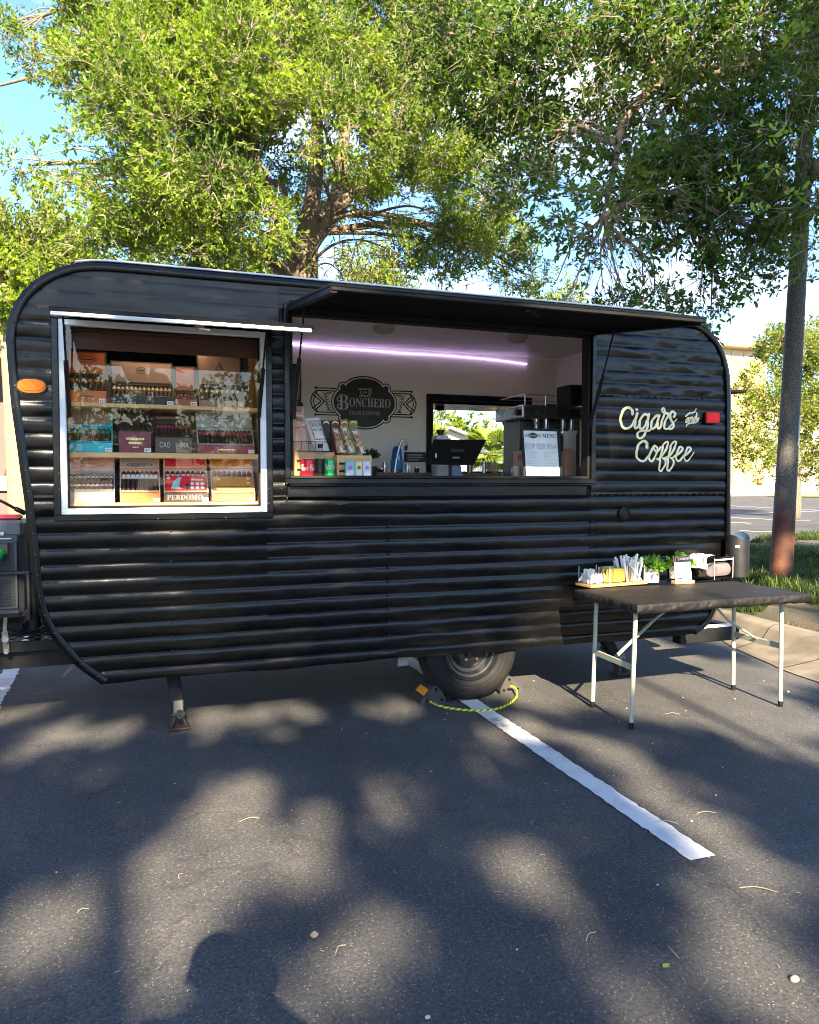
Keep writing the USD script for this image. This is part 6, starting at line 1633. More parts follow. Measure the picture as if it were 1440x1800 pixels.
for (px_, py_, dy, r) in ((225, 250, -1.2, .72), (60, 100, -.3, .40), (130, 130, -.6, .40), (120, 320, -.8, .30), (50, 290, -.6, .22), (150, 390, -.8, .5), (230, 130, -1.0, 1.0), (330, 60, -.8, 1.1), (300, 200, -1.7, 1.05), (260, 350, -1.4, .85), (200, 430, -1.0, .6), (340, 310, -1.8, .95),
                          (330, 430, -1.4, .75), (420, 140, -1.7, 1.0), (430, 260, -1.9, .95), (440, 390, -1.6, .75), (400, 20, -.6, 1.0), (520, 80, -1.6, .9), (560, 210, -1.9, .9), (610, 130, -1.0, .8), (650, 270, -1.6, .75), (620, 410, -1.2, .5),
                          (690, 440, -.9, .55), (720, 350, -.9, .7), (760, 250, -.5, .9), (740, 130, -.2, .9), (830, 330, -.2, .9), (800, 440, -.4, .7), (870, 420, 0, .7), (880, 250, .6, .9), (660, 30, .4, .9), (800, 60, .6, 1.0), (500, 470, .8, .6), (390, 480, .2, .5),
                          (250, 20, .6, 1.0), (140, 50, .8, .55), (560, 330, 1.6, 1.0), (330, 260, 1.6, 1.3), (700, 190, 1.8, 1.2), (470, 60, 1.8, 1.2), (230, 180, 1.2, .7), (920, 480, .2, .5), (600, 480, -.4, .4), (640, 365, -1.3, .38), (700, 305, -1.2, .42), (560, 310, -1.6, .42), (600, 250, -1.4, .45), (780, 380, -1.0, .4), (690, 400, -1.2, .36), (0, 150, .2, .4), (10, 60, .6, .35),
                          (480, -60, -.8, 1.1), (330, -80, .5, 1.2), (650, -80, .3, 1.2), (180, -60, .3, 1.0), (820, -80, .6, 1.1)):
    cl1.append((at(px_, py_, OY + dy), np.array((r, r, r * .72)) * .80))
P1, i1 = crown(T1, cl1, 13500, OAKL, (.056, .020), 101, L=.25, nl=36, thin=.425)
limbs(T1, forks1, cl1, P1, i1, 5, r0=.05)

# hanging moss and bare twigs low on the right of that trunk
def bare_twigs(tree, cs, n, seed, r=.5):
    r_ = np.random.default_rng(seed); m = MB()
    for c in cs:
        for k in range(n):
            a = c + r_.normal(0, r * .5, 3); b = a + r_.normal(0, r * .6, 3) + np.array([0, 0, -.1])
            m.tube(catmull([a, (a + b) / 2 + r_.normal(0, .08, 3), b], 3), np.linspace(.007, .002, 7), 4, cap=False)
    put(tree, 'bare_twigs', m, mat('bare_twig', (.20, .145, .10), .9, var=.3), smooth=True, kind='stuff')
bare_twigs(T1, [at(630, 390, OY - .5), at(650, 460, OY - .3), at(700, 380, OY - .5), at(600, 440, OY - .2), at(740, 460, OY - .4), at(250, 170, OY - 1.5), at(690, 120, OY - .5), at(640, 160, OY - .8), at(880, 470, OY)], 24, 8)

# darker oak whose branches hang over the right of the trailer; its trunk stands beyond the frame
T2 = thing('oak_tree', 'dark shaded oak branches hanging over the right end of the trailer', 'tree', (9.6, 3.4, .25), 'oak trees')
B2 = np.array((9.6, 3.4, .2))
tr2 = stem(T2, [B2, B2 + (0, 0.1, 2.2), B2 + (-.4, .5, 4.0), B2 + (-1.2, 1.0, 5.4), B2 + (-2.0, 1.6, 6.8), B2 + (-2.4, 2.2, 8.6)], [.34, .27, .22, .17, .12, .06])
lo2 = stem(T2, [B2 + (-.2, .3, 3.2), at(1500, 300, 5.6), at(1400, 335, 6.1), at(1280, 350, 6.4), at(1190, 365, 6.6), at(1090, 200 + 150, 6.9)], [.16, .11, .085, .06, .04, .02], 'low_bough')
lo3 = stem(T2, [B2 + (-.8, .8, 4.8), at(1480, 60, 6.2), at(1330, 110, 6.6), at(1180, 130, 6.9), at(1030, 60, 7.2), at(900, 80, 7.4), at(790, 60, 7.6)], [.17, .12, .10, .085, .065, .045, .02], 'low_bough')
lo4 = stem(T2, [at(1180, 130, 6.9), at(1100, 210, 6.9), at(1080, 300, 6.8), at(1060, 380, 6.7)], [.06, .045, .03, .015], 'low_bough')
forks2 = np.vstack([tr2[10::4], lo2[6::3], lo3[6::3], lo4[3::3]])
cl2 = []
for (px_, py_, Y, r) in ((1000, 60, 7.2, .8), (920, 140, 7.4, .75), (860, 60, 7.6, .7), (1090, 110, 7.0, .75), (1180, 40, 6.6, .8), (1270, 90, 6.6, .75), (1360, 50, 6.2, .7), (1430, 120, 5.8, .65), (1000, 230, 7.2, .7), (1090, 260, 6.8, .65), (1180, 220, 6.6, .65),
                         (1260, 240, 6.5, .6), (1330, 200, 6.2, .6), (1400, 260, 5.8, .55), (960, 330, 7.2, .6), (1040, 380, 6.8, .55), (1120, 350, 6.7, .55), (1190, 330, 6.6, .5), (1230, 400, 6.5, .42), (1300, 330, 6.3, .45), (1370, 370, 6.0, .45), (1440, 340, 5.6, .5),
                         (1080, 440, 6.6, .52), (1010, 440, 6.9, .5), (1130, 485, 6.5, .44), (1060, 505, 6.7, .40), (1190, 460, 6.5, .44), (1230, 515, 6.6, .32), (1290, 450, 6.4, .38), (1150, 530, 6.6, .30), (1100, 530, 6.7, .28), (1270, 380, 6.5, .42), (1000, 520, 7.0, .3), (1420, 470, 5.7, .22), (1340, 480, 6.2, .25), (1250, 560, 6.7, .16), (980, 490, 7.0, .30), (930, 250, 7.5, .55),
                         (1370, 140, 7.0, .6), (1150, 130, 7.8, .7), (1400, 430, 6.1, .25), (820, 150, 7.8, .5), (780, 40, 7.9, .55), (1320, 420, 6.3, .3), (880, 210, 7.6, .4)):
    cl2.append((at(px_, py_, Y), np.array((r, r, r * .75))))
for (x, y, z, r) in ((8.0, 2.0, 7.5, 1.6), (9.5, 1.0, 8.0, 1.7), (7.5, 0.2, 8.6, 1.6), (7.0, 4.0, 8.3, 1.5), (9.2, 4.0, 8.2, 1.5), (8.0, 6.0, 8.0, 1.4), (6.6, 6.2, 7.8, 1.3), (10.4, 2.6, 7.0, 1.4), (8.6, -1.2, 8.6, 1.6)):
    cl2.append(((x, y, z), (r, r, r * .7)))
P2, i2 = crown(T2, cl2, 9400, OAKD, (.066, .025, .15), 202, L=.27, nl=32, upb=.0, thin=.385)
limbs(T2, forks2, cl2, P2, i2, 6, r0=.045, ntw=9)
bare_twigs(T2, [at(1100, 120, 6.9), at(1060, 60, 7.0), at(1150, 200, 6.7), at(1030, 200, 7.0)], 16, 9, .45)
# a few bright young shoots at the right edge
tw_ = MB(); yl = MB()
for (px_, py_) in ((1400, 70), (1395, 235), (1345, 245), (1370, 290), (1300, 330), (1330, 375), (1385, 345), (1420, 30), (1280, 370)):
    c = at(px_, py_, 4.7)
    v, f, st = spray_mesh(13, .16, .075, .030, px_)
    v = v @ rotm(rng.normal(0, .5), rng.normal(0, .5), 0).T
    yl.add(v + c, f); tw_.tube([c + (0.02, .16, -.02), c + (.01, .08, -.01), c], [.004, .003, .002], 4)
put(T2, 'young_shoots', yl, leafmat('young_oak_leaf', [(0, (.12, .19, .02)), (.6, (.20, .28, .03)), (1, (.28, .33, .06))], .4), kind='stuff')
put(T2, 'young_twigs', tw_, TWIG, smooth=True, kind='stuff')


def simple_tree(name, label, base, trunk, clumps, n, m, leaf, seed, group, L=.4, nl=26, r0=.09):
    t = thing(name, label, 'tree', base, group)
    c = stem(t, trunk, np.linspace(.2, .08, 6) * r0 / .09, sides=10)
    P_, i_ = crown(t, clumps, n, m, leaf, seed, L=L, nl=nl)
    limbs(t, c[len(c) // 3::3], clumps, P_, i_, seed + 1, r0=r0 * .6, ntw=4)
    return t


def px_clumps(lst, k=1.0):
    return [(at(x, y, Y), np.array((r, r, r * .8)) * k) for x, y, Y, r in lst]
b_ = at(30, 800, 19)
simple_tree('background_tree', 'pale sunlit tree at the far left beyond the trailer front', (b_[0], 19, 0), [(b_[0], 19, 0), (b_[0] + .1, 19, 2.5), at(35, 560, 19), at(50, 420, 19)],
            px_clumps([(30, 430, 19, 1.1), (80, 470, 19, 1.2), (20, 520, 19, 1.2), (70, 540, 19.4, 1.1), (120, 500, 20, 1.0), (-40, 480, 19, 1.3), (10, 590, 19, .9), (60, 400, 19.5, .8), (0, 630, 19, .8), (150, 540, 20, 1.0)]), 2300, FARL, (.10, .045), 303, 'trees beyond the lot', L=.38)
b_ = at(1400, 870, 24)
simple_tree('background_tree', 'leafy tree behind the light pole in front of the yellow building', (b_[0], 24, 0), [(b_[0], 24, 0), (b_[0], 24, 2.2), at(1395, 740, 24), at(1400, 650, 24)],
            px_clumps([(1400, 620, 24, 1.3), (1340, 670, 24, .9), (1430, 660, 24, 1.3), (1320, 730, 24, .7), (1380, 720, 24, 1.2), (1440, 740, 24, 1.3), (1330, 790, 24, .75), (1400, 800, 24, 1.0), (1290, 760, 24, .35), (1440, 820, 24, .8), (1360, 600, 24, .7), (1470, 600, 24, 1.2), (1350, 830, 24, .3), (1490, 700, 24, 1.3)]), 2900, FARL, (.11, .05), 404, 'trees beyond the lot', L=.42)
for k, (px_, Y, lab) in enumerate(((660, 29, 'tall leafy tree far behind the oak crown, left of centre'), (985, 31, 'leafy tree far behind the hanging branches, right of centre'), (330, 24, 'leafy tree far behind the oak, above the cigar window'))):
    b_ = at(px_, 800, Y)
    simple_tree('background_tree', lab, (b_[0], Y, 0), [(b_[0], Y, 0), (b_[0], Y, 2.5), (b_[0] + .2, Y, 5), (b_[0], Y, 8)],
                [((b_[0] + dx, Y + dy, z), np.array((r, r, r * .8))) for dx, dy, z, r in ((0, 0, 8.6, 1.8), (-1.6, .3, 7, 1.6), (1.6, -.3, 7.2, 1.7), (.4, -1, 5.4, 1.6), (-1.3, -.5, 4.8, 1.4), (1.8, .4, 4.6, 1.3), (0, .6, 10, 1.4))], 1500, FARL, (.12, .06), 500 + k, 'trees beyond the lot', L=.45)

# slim tree with pale patchy bark just beyond the trailer front
PALEB = usdkit.material(stage, '/World/Looks/pale_patchy_bark', {'g': ('geometry', {}), 'mp': ('mapping', {'scale': (10, 10, 5)}), 'n': ('noise_texture', {'scale': 3.0, 'detail': 5.0, 'roughness': .7}),
    'r': ('rgb_ramp', {'ramp': [(0, (.10, .08, .05)), (.40, (.16, .12, .08)), (.47, (.24, .19, .10)), (1, (.34, .27, .15))]}), 'b': ('bump', {'strength': .6, 'distance': .01}), 'p': ('principled_bsdf', {'roughness': .9})},
    [('g.position', 'mp.vector'), ('mp.vector', 'n.vector'), ('n.fac', 'r.fac'), ('r.color', 'p.base_color'), ('n.fac', 'b.height'), ('b.normal', 'p.normal')], surface='p.BSDF')
b_ = at(36, 880, 8.4)
t = thing('slim_tree', 'slim tree with pale patchy bark left of the trailer front', 'tree', (b_[0], 8.4, 0))
stem(t, [(b_[0], 8.4, 0), (b_[0], 8.4, 1.2), (b_[0] - .03, 8.42, 2.4), (b_[0] - .1, 8.45, 3.4)], [.13, .115, .105, .08], sides=14, m=PALEB)
P_, i_ = crown(t, px_clumps([(30, 520, 8.5, .4), (5, 560, 8.6, .35), (-30, 500, 8.5, .5)]), 220, OAKL, (.06, .024), 606, L=.22)
limbs(t, [(b_[0] - .1, 8.45, 3.3)], px_clumps([(30, 520, 8.5, .4), (5, 560, 8.6, .35), (-30, 500, 8.5, .5)]), P_, i_, 7, r0=.03)

# palms and hedge seen through the rear window
PALM = leafmat('palm_frond', [(0, (.10, .15, .02)), (.5, (.20, .26, .03)), (1, (.34, .36, .07))], .35, .45)
def palm(label, px_, Y, ztop, sc, seed):
    r_ = np.random.default_rng(seed)
    b = at(px_, 846, Y)
    t = thing('palm', label, 'palm', (b[0], Y, 0), 'palms behind the trailer')
    put(t, 'trunk', MB().tube(catmull([(b[0], Y, 0), (b[0] + .05, Y, ztop * .5), (b[0], Y, ztop)], 6), np.linspace(.2, .15, 13), 12), BARK, smooth=True)
    c = np.array((b[0], Y, ztop))
    for k in range(34):
        a = r_.uniform(0, 6.283); e = r_.uniform(-.75, 1.2); d = np.array([math.cos(a) * math.cos(e), math.sin(a) * math.cos(e), math.sin(e)])
        m = MB(); pl = sc * r_.uniform(.55, .8); hub = c + d * pl
        m.tube([c, c + d * pl * .5 + (0, 0, .05), hub], [.02, .015, .01], 4, cap=False)
        s = np.cross(d, [0, 0, 1]); s /= np.linalg.norm(s) + 1e-9; u_ = np.cross(s, d)
        for q in np.linspace(-1.9, 1.9, 17):
            dd = d * math.cos(q) + s * math.sin(q) + u_ * .12; L_ = sc * .62 * r_.uniform(.8, 1.1) * (1 - .12 * abs(q))
            w = np.cross(dd, u_); w /= np.linalg.norm(w) + 1e-9
            tip = hub + dd * L_ + np.array([0, 0, -.22 * L_]); md = hub + dd * L_ * .55
            m.add(np.array([hub, md + w * .03, tip, md - w * .03]), np.array([[0, 1, 2], [0, 2, 3]]))
        put(t, 'frond', m, PALM)
palm('broad palm seen through the rear window of the trailer', 864, 21.5, 2.35, .86, 41)
palm('palm at right edge of the rear window view', 922, 23.0, 2.8, .8, 42)
palm('palm at left edge of the rear window view', 756, 24, 2.7, .7, 43)
hd = thing('hedge', 'bright green hedge below the palms behind the trailer', 'hedge', (13.5, 23.5, 0))
P_, i_ = crown(hd, [((9.5 + q * .9, 24.5 + .2 * math.sin(q), .75), (.8, .7, .8)) for q in range(10)], 1700, FARL, (.075, .035), 707, L=.25)
put(hd, 'hedge_stems', MB().tube([(9.5, 24.5, .3), (18, 24.6, .35)], .06, 6), BARK)

# ------------------------------------------------------------------ the light pole
POLEM = usdkit.material(stage, '/World/Looks/rusting_pole', {
    'g': ('geometry', {}), 'sx': ('separate_xyz', {}), 'n': ('noise_texture', {'scale': 3.0, 'detail': 6.0, 'roughness': .65}), 'n2': ('noise_texture', {'scale': 75.0, 'detail': 3.0}),
    'h': ('math', {'math_type': 'multiply_add', 'value2': 1.7}), 'm0': ('map_range', {'from_min': 1.75, 'from_max': 2.2, 'to_min': 1, 'to_max': 0, 'clamp': True}),
    'gr': ('rgb_ramp', {'ramp': [(.35, (.022, .020, .017)), (.5, (.050, .046, .040)), (.66, (.12, .11, .095))]}),
    'ru': ('rgb_ramp', {'ramp': [(.3, (.035, .011, .006)), (.5, (.075, .022, .010)), (.64, (.14, .050, .020)), (.78, (.24, .14, .07))]}),
    'mx': ('mix_color', {}), 'b': ('bump', {'strength': .6, 'distance': .003}), 'p': ('principled_bsdf', {'roughness': .75})},
    [('g.position', 'n.vector'), ('g.position', 'n2.vector'), ('g.position', 'sx.vector'), ('n.fac', 'h.value1'), ('sx.z', 'h.value3'), ('h.value', 'm0.value'), ('n2.fac', 'gr.fac'), ('n.fac', 'ru.fac'),
     ('gr.color', 'mx.a'), ('ru.color', 'mx.b'), ('m0.result', 'mx.fac'), ('mx.result', 'p.base_color'), ('n2.fac', 'b.height'), ('b.normal', 'p.normal')], surface='p.BSDF')
PY = 7.3
q0, q1 = at(1371, 1050, PY), at(1398, 560, PY)
lp0 = thing('light_pole', 'tall speckled grey light pole with rusty base on the island', 'light pole', (q0[0], PY, .2))
dq = (q1 - q0) / (q1[2] - q0[2])
put(lp0, 'pole_shaft', MB().tube([q0 + dq * z for z in (-.3, .0, 1, 2, 3.2, 5, 9)], [.139, .137, .127, .118, .108, .098, .08], 40), POLEM, smooth=40)
put(lp0, 'lamp_arm', MB().tube([q0 + dq * 8.9, q0 + dq * 9.1 + (-.5, 0, .1), q0 + dq * 9.1 + (-1.0, 0, .1)], .035, 10), DKSTEEL)
put(lp0, 'lamp_head', MB().box(q0 + dq * 9.1 + (-1.3, 0, .08), (.6, .3, .12), .03), DKSTEEL)
st0 = at(1405, 757, PY - .12)
put(lp0, 'white_sticker', MB().box((st0[0], st0[1], st0[2]), (.012, .02, .38), .002, rotm(0, .05)), WHITE)

# ------------------------------------------------------------------ buildings
YEL_S = mat('yellow_stucco', (.42, .27, .105), .9, var=.07, vs=1.0, bump=.01, bs=12); CRM_S = mat('cream_stucco', (.42, .34, .22), .9, var=.06, vs=1)
bl = thing('corner_building', 'yellow stucco building with tower cornice beyond the parking lot', 'building', (66, 75, 0))
Yb = 74.0
wx0, wx1 = at(1236, 800, Yb)[0], at(1345, 800, Yb)[0]
zb1, zc1_, zr1, zt1_ = at(1283, 634, Yb)[2], at(1283, 613, Yb)[2], at(1283, 604, Yb)[2], at(1300, 596, Yb)[2]
put(bl, 'tower_wall', MB().b2((wx0, Yb, 0), (wx1, Yb + 12, zb1)), YEL_S)
put(bl, 'tower_frieze', MB().b2((wx0 - .1, Yb - .1, zb1), (wx1 + .1, Yb + 12.1, zc1_)), CRM_S)
put(bl, 'cornice', MB().b2((wx0 - 1.6, Yb - 1.6, zc1_), (wx1 + 1.9, Yb + 13, zr1), .1), CRM_S)
put(bl, 'hip_roof', (np.array([[wx0 - 1.5, Yb - 1.5, zr1], [wx1 + 1.7, Yb - 1.5, zr1], [wx1 + 1.7, Yb + 13, zr1], [wx0 - 1.5, Yb + 13, zr1], [wx0 + 2.2, Yb + 2.4, zt1_ + .5], [wx1 - 2.0, Yb + 2.4, zt1_ + .5], [wx1 - 2, Yb + 9, zt1_ + .5], [wx0 + 2, Yb + 9, zt1_ + .5]]),
                     np.array([[0, 1, 5], [0, 5, 4], [1, 2, 6], [1, 6, 5], [2, 3, 7], [2, 7, 6], [3, 0, 4], [3, 4, 7], [4, 5, 6], [4, 6, 7]])), mat('beige_roof', (.36, .30, .21), .8))
for k in range(5):
    x = wx0 + (wx1 - wx0) * (k + .5) / 5
    put(bl, 'frieze_panel', MB().b2((x - (wx1 - wx0) * .09, Yb - .18, zb1 + .15), (x + (wx1 - wx0) * .09, Yb - .12, zc1_ - .15)), CRM_S)
put(bl, 'wing_wall', MB().b2((wx1 + .02, Yb + 3, 0), (wx1 + 40, Yb + 16, at(1440, 700, Yb)[2])), mat('pinkish_stucco', (.55, .42, .32), .9))
put(bl, 'wing_parapet', MB().b2((wx1 + .02, Yb + 2.8, at(1440, 700, Yb)[2] + .01), (wx1 + 40.2, Yb + 16.2, at(1440, 692, Yb)[2])), CRM_S)
a, b, z0, z1 = rect(1288, 1303, 824, 868, Yb - .1)
put(bl, 'door', MB().b2((a, Yb - .12, 0), (b, Yb - .02, z1)), mat('door_buff', (.52, .36, .17), .7))
for px_ in (1325,):
    x = at(px_, 800, Yb)[0]
    put(bl, 'wall_joint', MB().b2((x, Yb - .08, 0), (x + .18, Yb - .005, zb1 - 4)), mat('joint_buff', (.46, .31, .15), .9))
w = at(1338, 845, Yb - .3)
put(bl, 'wall_lamp', MB().box(w, (.9, .4, .7), .1), mat('lamp_copper', (.3, .15, .07), .5))
put(bl, 'base_band', MB().b2((wx0, Yb - .15, 0), (wx1, Yb - .011, .9)), CRM_S)
# low mauve building at the left edge
MAUV = mat('mauve_wall', (.13, .072, .068), .9, var=.12, vs=3, bump=.004, bs=60)
lb = thing('low_building', 'low mauve walled building at the left edge behind the generator', 'building', (-3.5, 12.5, 0))
xr = at(22, 800, 11.5)[0]
put(lb, 'wall', MB().b2((-14, 11.5, 0), (xr, 17, at(10, 655, 11.5)[2])), MAUV)
put(lb, 'eave', MB().bar((-14, 11.2, at(10, 650, 11.5)[2]), (xr + .3, 11.2, at(10, 650, 11.5)[2]), .9, .16, (0, .3, 1), .01), mat('brown_eave', (.16, .10, .085), .8))
put(lb, 'roof', (np.array([[-14, 10.9, 0], [xr + .35, 10.9, 0], [xr + .35, 14.3, 1.3], [-14, 14.3, 1.3], [xr + .35, 17.4, 0], [-14, 17.4, 0]]) + np.array([0, 0, at(10, 642, 11.5)[2]]), np.array([[0, 1, 2], [0, 2, 3], [3, 2, 4], [3, 4, 5]])), mat('grey_shingle', (.22, .21, .2), .9))
a, b, z0, z1 = rect(-60, 22, 838, 862, 11.5)
put(lb, 'light_band', MB().b2((-14, 11.44, z0), (xr + .01, 11.495, z1)), mat('grey_band', (.42, .42, .40), .8))
# white gabled house far behind, seen through the rear window
hs = thing('white_house', 'white gabled house seen through the trailer rear window', 'house', (17, 40, 0))
pk, e1, e2 = at(787, 755, 40), at(815, 766, 40), at(740, 771, 40)
put(hs, 'gable_wall', MB().prism(Polygon([(e2[0], 0), (e1[0] + 3, 0), (e1[0] + 3, e1[2] - 1.1), (pk[0], pk[2]), (e2[0], e2[2])]), lambda u, v, w: np.stack([u, 48 - w, v], -1), 8), mat('white_siding', (.72, .72, .70), .7))
put(hs, 'roof', MB().bar((pk[0], 43.8, pk[2] + .1), (e1[0] + 3.3, 43.8, e1[2] - 1.1), 8.6, .15, (0, 0, 1)).bar((pk[0], 43.8, pk[2] + .1), (e2[0] - .4, 43.8, e2[2]), 8.6, .15, (0, 0, 1)), mat('slate_roof', (.16, .16, .17), .8))
put(hs, 'window', MB().b2((pk[0] - .6, 39.95, 1.2), (pk[0] + .6, 39.99, 2.6)), BLKG)
hd2 = thing('tree_row', 'mass of far trees along the horizon behind the trailer', 'trees', (0, 60, 0)); stage.GetPrimAtPath(hd2).SetCustomDataByKey('kind', 'stuff')
rr_ = np.random.default_rng(77)
P_, i_ = crown(hd2, [((x, 58 + 6 * math.sin(x), 2.2 + 1.2 * rr_.random()), (3.2, 2.5, 2.6 + 1.2 * rr_.random())) for x in np.arange(-34, 34, 3.2)], 2600, FARL, (.28, .14), 808, L=1.0)
put(hd2, 'far_trunks', MB().tube([(-34, 59, .4), (34, 59, .4)], .2, 5), BARK)


# ------------------------------------------------------------------ cars
def car(name, label, loc, rz, paint, L=4.7, W_=1.82, Hh=1.62, group=None):
    t = thing(name, label, 'car', loc, group, rotz=rz)
    k = L / 4.7; hz_ = Hh / 1.62
    low = Polygon([(-2.3, .28), (-2.33, .62), (-2.25, .92), (-1.2, 1.0), (1.2, 1.0), (2.05, .86), (2.32, .62), (2.33, .3), (1.82, .26), (1.75, .5), (1.55, .66), (1.32, .66), (1.12, .5), (1.05, .24), (-1.05, .24), (-1.12, .5), (-1.32, .66), (-1.55, .66), (-1.75, .5), (-1.82, .26)])
    low = affinity.scale(low, k, hz_, origin=(0, 0)).buffer(-.03).buffer(.03)
    hw = W_ / 2
    put(t, 'body', MB().prism(low, lambda u, v, w: np.stack([u, hw - w, v], -1), W_), paint, smooth=35, local=True)
    prof_ = [(-2.15, .96), (-1.75, 1.42), (-1.3, 1.58), (.2, 1.60), (.55, 1.52), (1.25, 1.0)]
    def gh(ins, dz=0.0):
        Q_ = [(x * k, z * hz_ + dz) for x, z in prof_]
        A_ = np.array([(x, -(hw - .06 - ins * (z - .96 * hz_) / (.62 * hz_)), z) for x, z in Q_]); Bm = A_ * np.array([1, -1, 1])
        return A_, Bm
    A_, Bm = gh(.22)
    m = MB().grid(np.stack([A_, Bm], 1)[::-1])
    put(t, 'cabin_roof', m, paint, smooth=30, local=True)
    sg = MB()
    for Q_, flip in ((A_, 0), (Bm, 1)):
        idx = [(0, 1, 2), (0, 2, 3), (0, 3, 4), (0, 4, 5)]
        sg.add(Q_, np.array([i[::-1] if flip else i for i in idx]))
    put(t, 'side_glass', sg, BLKG, local=True)
    for y in (-1, 1):
        put(t, 'roof_rail', MB().tube([(x * k, y * (hw - .06 - .22 * (z - .96) / .62 + .01), z * hz_ + .005) for x, z in prof_], .035, 6), paint, smooth=True, local=True)
        put(t, 'door_pillar', MB().bar((-.2 * k, y * (hw - .05), 1.0 * hz_), (-.25 * k, y * (hw - .27), 1.58 * hz_), .06, .02, (0, y, 0)), paint, local=True)
        put(t, 'door_handle', MB().box((.25, y * (hw + .012), .88), (.2, .03, .03), .01), ALU, local=True)
        put(t, 'mirror', MB().box((1.0 * k, y * (hw + .08), 1.03), (.12, .18, .12), .03), paint, local=True)
    put(t, 'windscreen', MB().add(np.array([A_[4], Bm[4], Bm[5], A_[5]]) + np.array([.012, 0, .012]), np.array([[0, 2, 1], [0, 3, 2]])), BLKG, local=True)
    put(t, 'rear_window', MB().add(np.array([A_[0], Bm[0], Bm[1], A_[1]]) + np.array([-.012, 0, .012]), np.array([[0, 2, 1], [0, 3, 2]])), BLKG, local=True)
    for x in (1.43, -1.43):
        for y in (-1, 1):
            w_ = put(t, 'wheel', MB().lathe([(.2, 0), (.3, .02), (.33, 0), (.33, -.2), (.2, -.2)], (x * k, y * (hw + .005), .33), rotm(-y * math.pi / 2), 28), RUBBER, smooth=35, local=True)
            put(w_, 'rim', MB().lathe([(.2, .0), (.19, -.03), (.06, -.01), (0, 0)], (x * k, y * (hw + .005), .33), rotm(-y * math.pi / 2), 20), STEEL, local=True)
    for y in (-.62, .62):
        put(t, 'tail_lamp', MB().box((-2.31 * k, y * W_ / 1.82 * 1.1, .82 * hz_), (.06, .34, .16), .02), REDL, local=True)
        put(t, 'headlamp', MB().box((2.27 * k, y * W_ / 1.82 * 1.05, .70 * hz_), (.08, .36, .12), .02), ALU, local=True)
    put(t, 'number_plate', MB().box((-2.345 * k, 0, .62), (.02, .5, .12), .004), WHITE, local=True)
    return t
WPAINT = mat('white_car_paint', (.74, .74, .73), .22, coat=.6, var=.02)
q = gnd(1276, 893)
car('parked_car', 'white car parked beyond the trailer rear end, mostly hidden', (q[0] - .55, q[1] + 1.5, 0), math.radians(-118), WPAINT, group=None)
car('parked_car', 'white car parked in the lot behind the photographer', (3.3, -4.2, 0), math.radians(178), WPAINT, Hh=1.75)

# ------------------------------------------------------------------ the trees up-sun of the lot, whose gaps make the dapples
GAPS = []       # (x, y, rx, ry, turn) ellipses of open crown, as their light falls on the ground
def gap_px(x, y, rx, ry):
    c = gnd(x, y)
    ex, ey = np.linalg.norm((gnd(x + rx, y) - gnd(x - rx, y))[:2]) / 2, np.linalg.norm((gnd(x, y + ry) - gnd(x, y - ry))[:2]) / 2
    GAPS.append((c[0], c[1], ex, ey, -YAW))
for g_ in ((165, 1605, 62, 78), (650, 1665, 62, 62), (400, 1420, 62, 42), (425, 1470, 50, 45), (395, 1530, 55, 50), (335, 1590, 50, 60), (300, 1670, 34, 50), (275, 1750, 24, 50), (525, 1500, 42, 52), (40, 1625, 42, 48), (250, 1530, 28, 26), (265, 1690, 24, 60),
           (100, 1300, 42, 12), (215, 1287, 36, 14), (375, 1268, 52, 18), (505, 1247, 46, 16), (700, 1242, 28, 14), (690, 1400, 26, 40), 
           (905, 1525, 50, 26), (960, 1570, 42, 20), (1110, 1770, 42, 36), (1160, 1800, 40, 30), (530, 1790, 26, 18), 
           (960, 1200, 60, 18), (1010, 1225, 60, 14), (1080, 1235, 60, 16), (1150, 1215, 60, 16), (1220, 1240, 60, 18), (1290, 1265, 60, 18), (1370, 1300, 60, 18), (1430, 1335, 40, 18), (1060, 1195, 50, 10), (1300, 1215, 50, 8),
           (1050, 1310, 34, 12), (1120, 1360, 40, 16), (1190, 1410, 42, 20), (1250, 1470, 42, 24), (1310, 1540, 40, 28), (1345, 1610, 34, 34), (1240, 1580, 30, 24), (1330, 1720, 36, 30), (1400, 1780, 36, 30), (880, 1290, 24, 14)):
    gap_px(*g_)
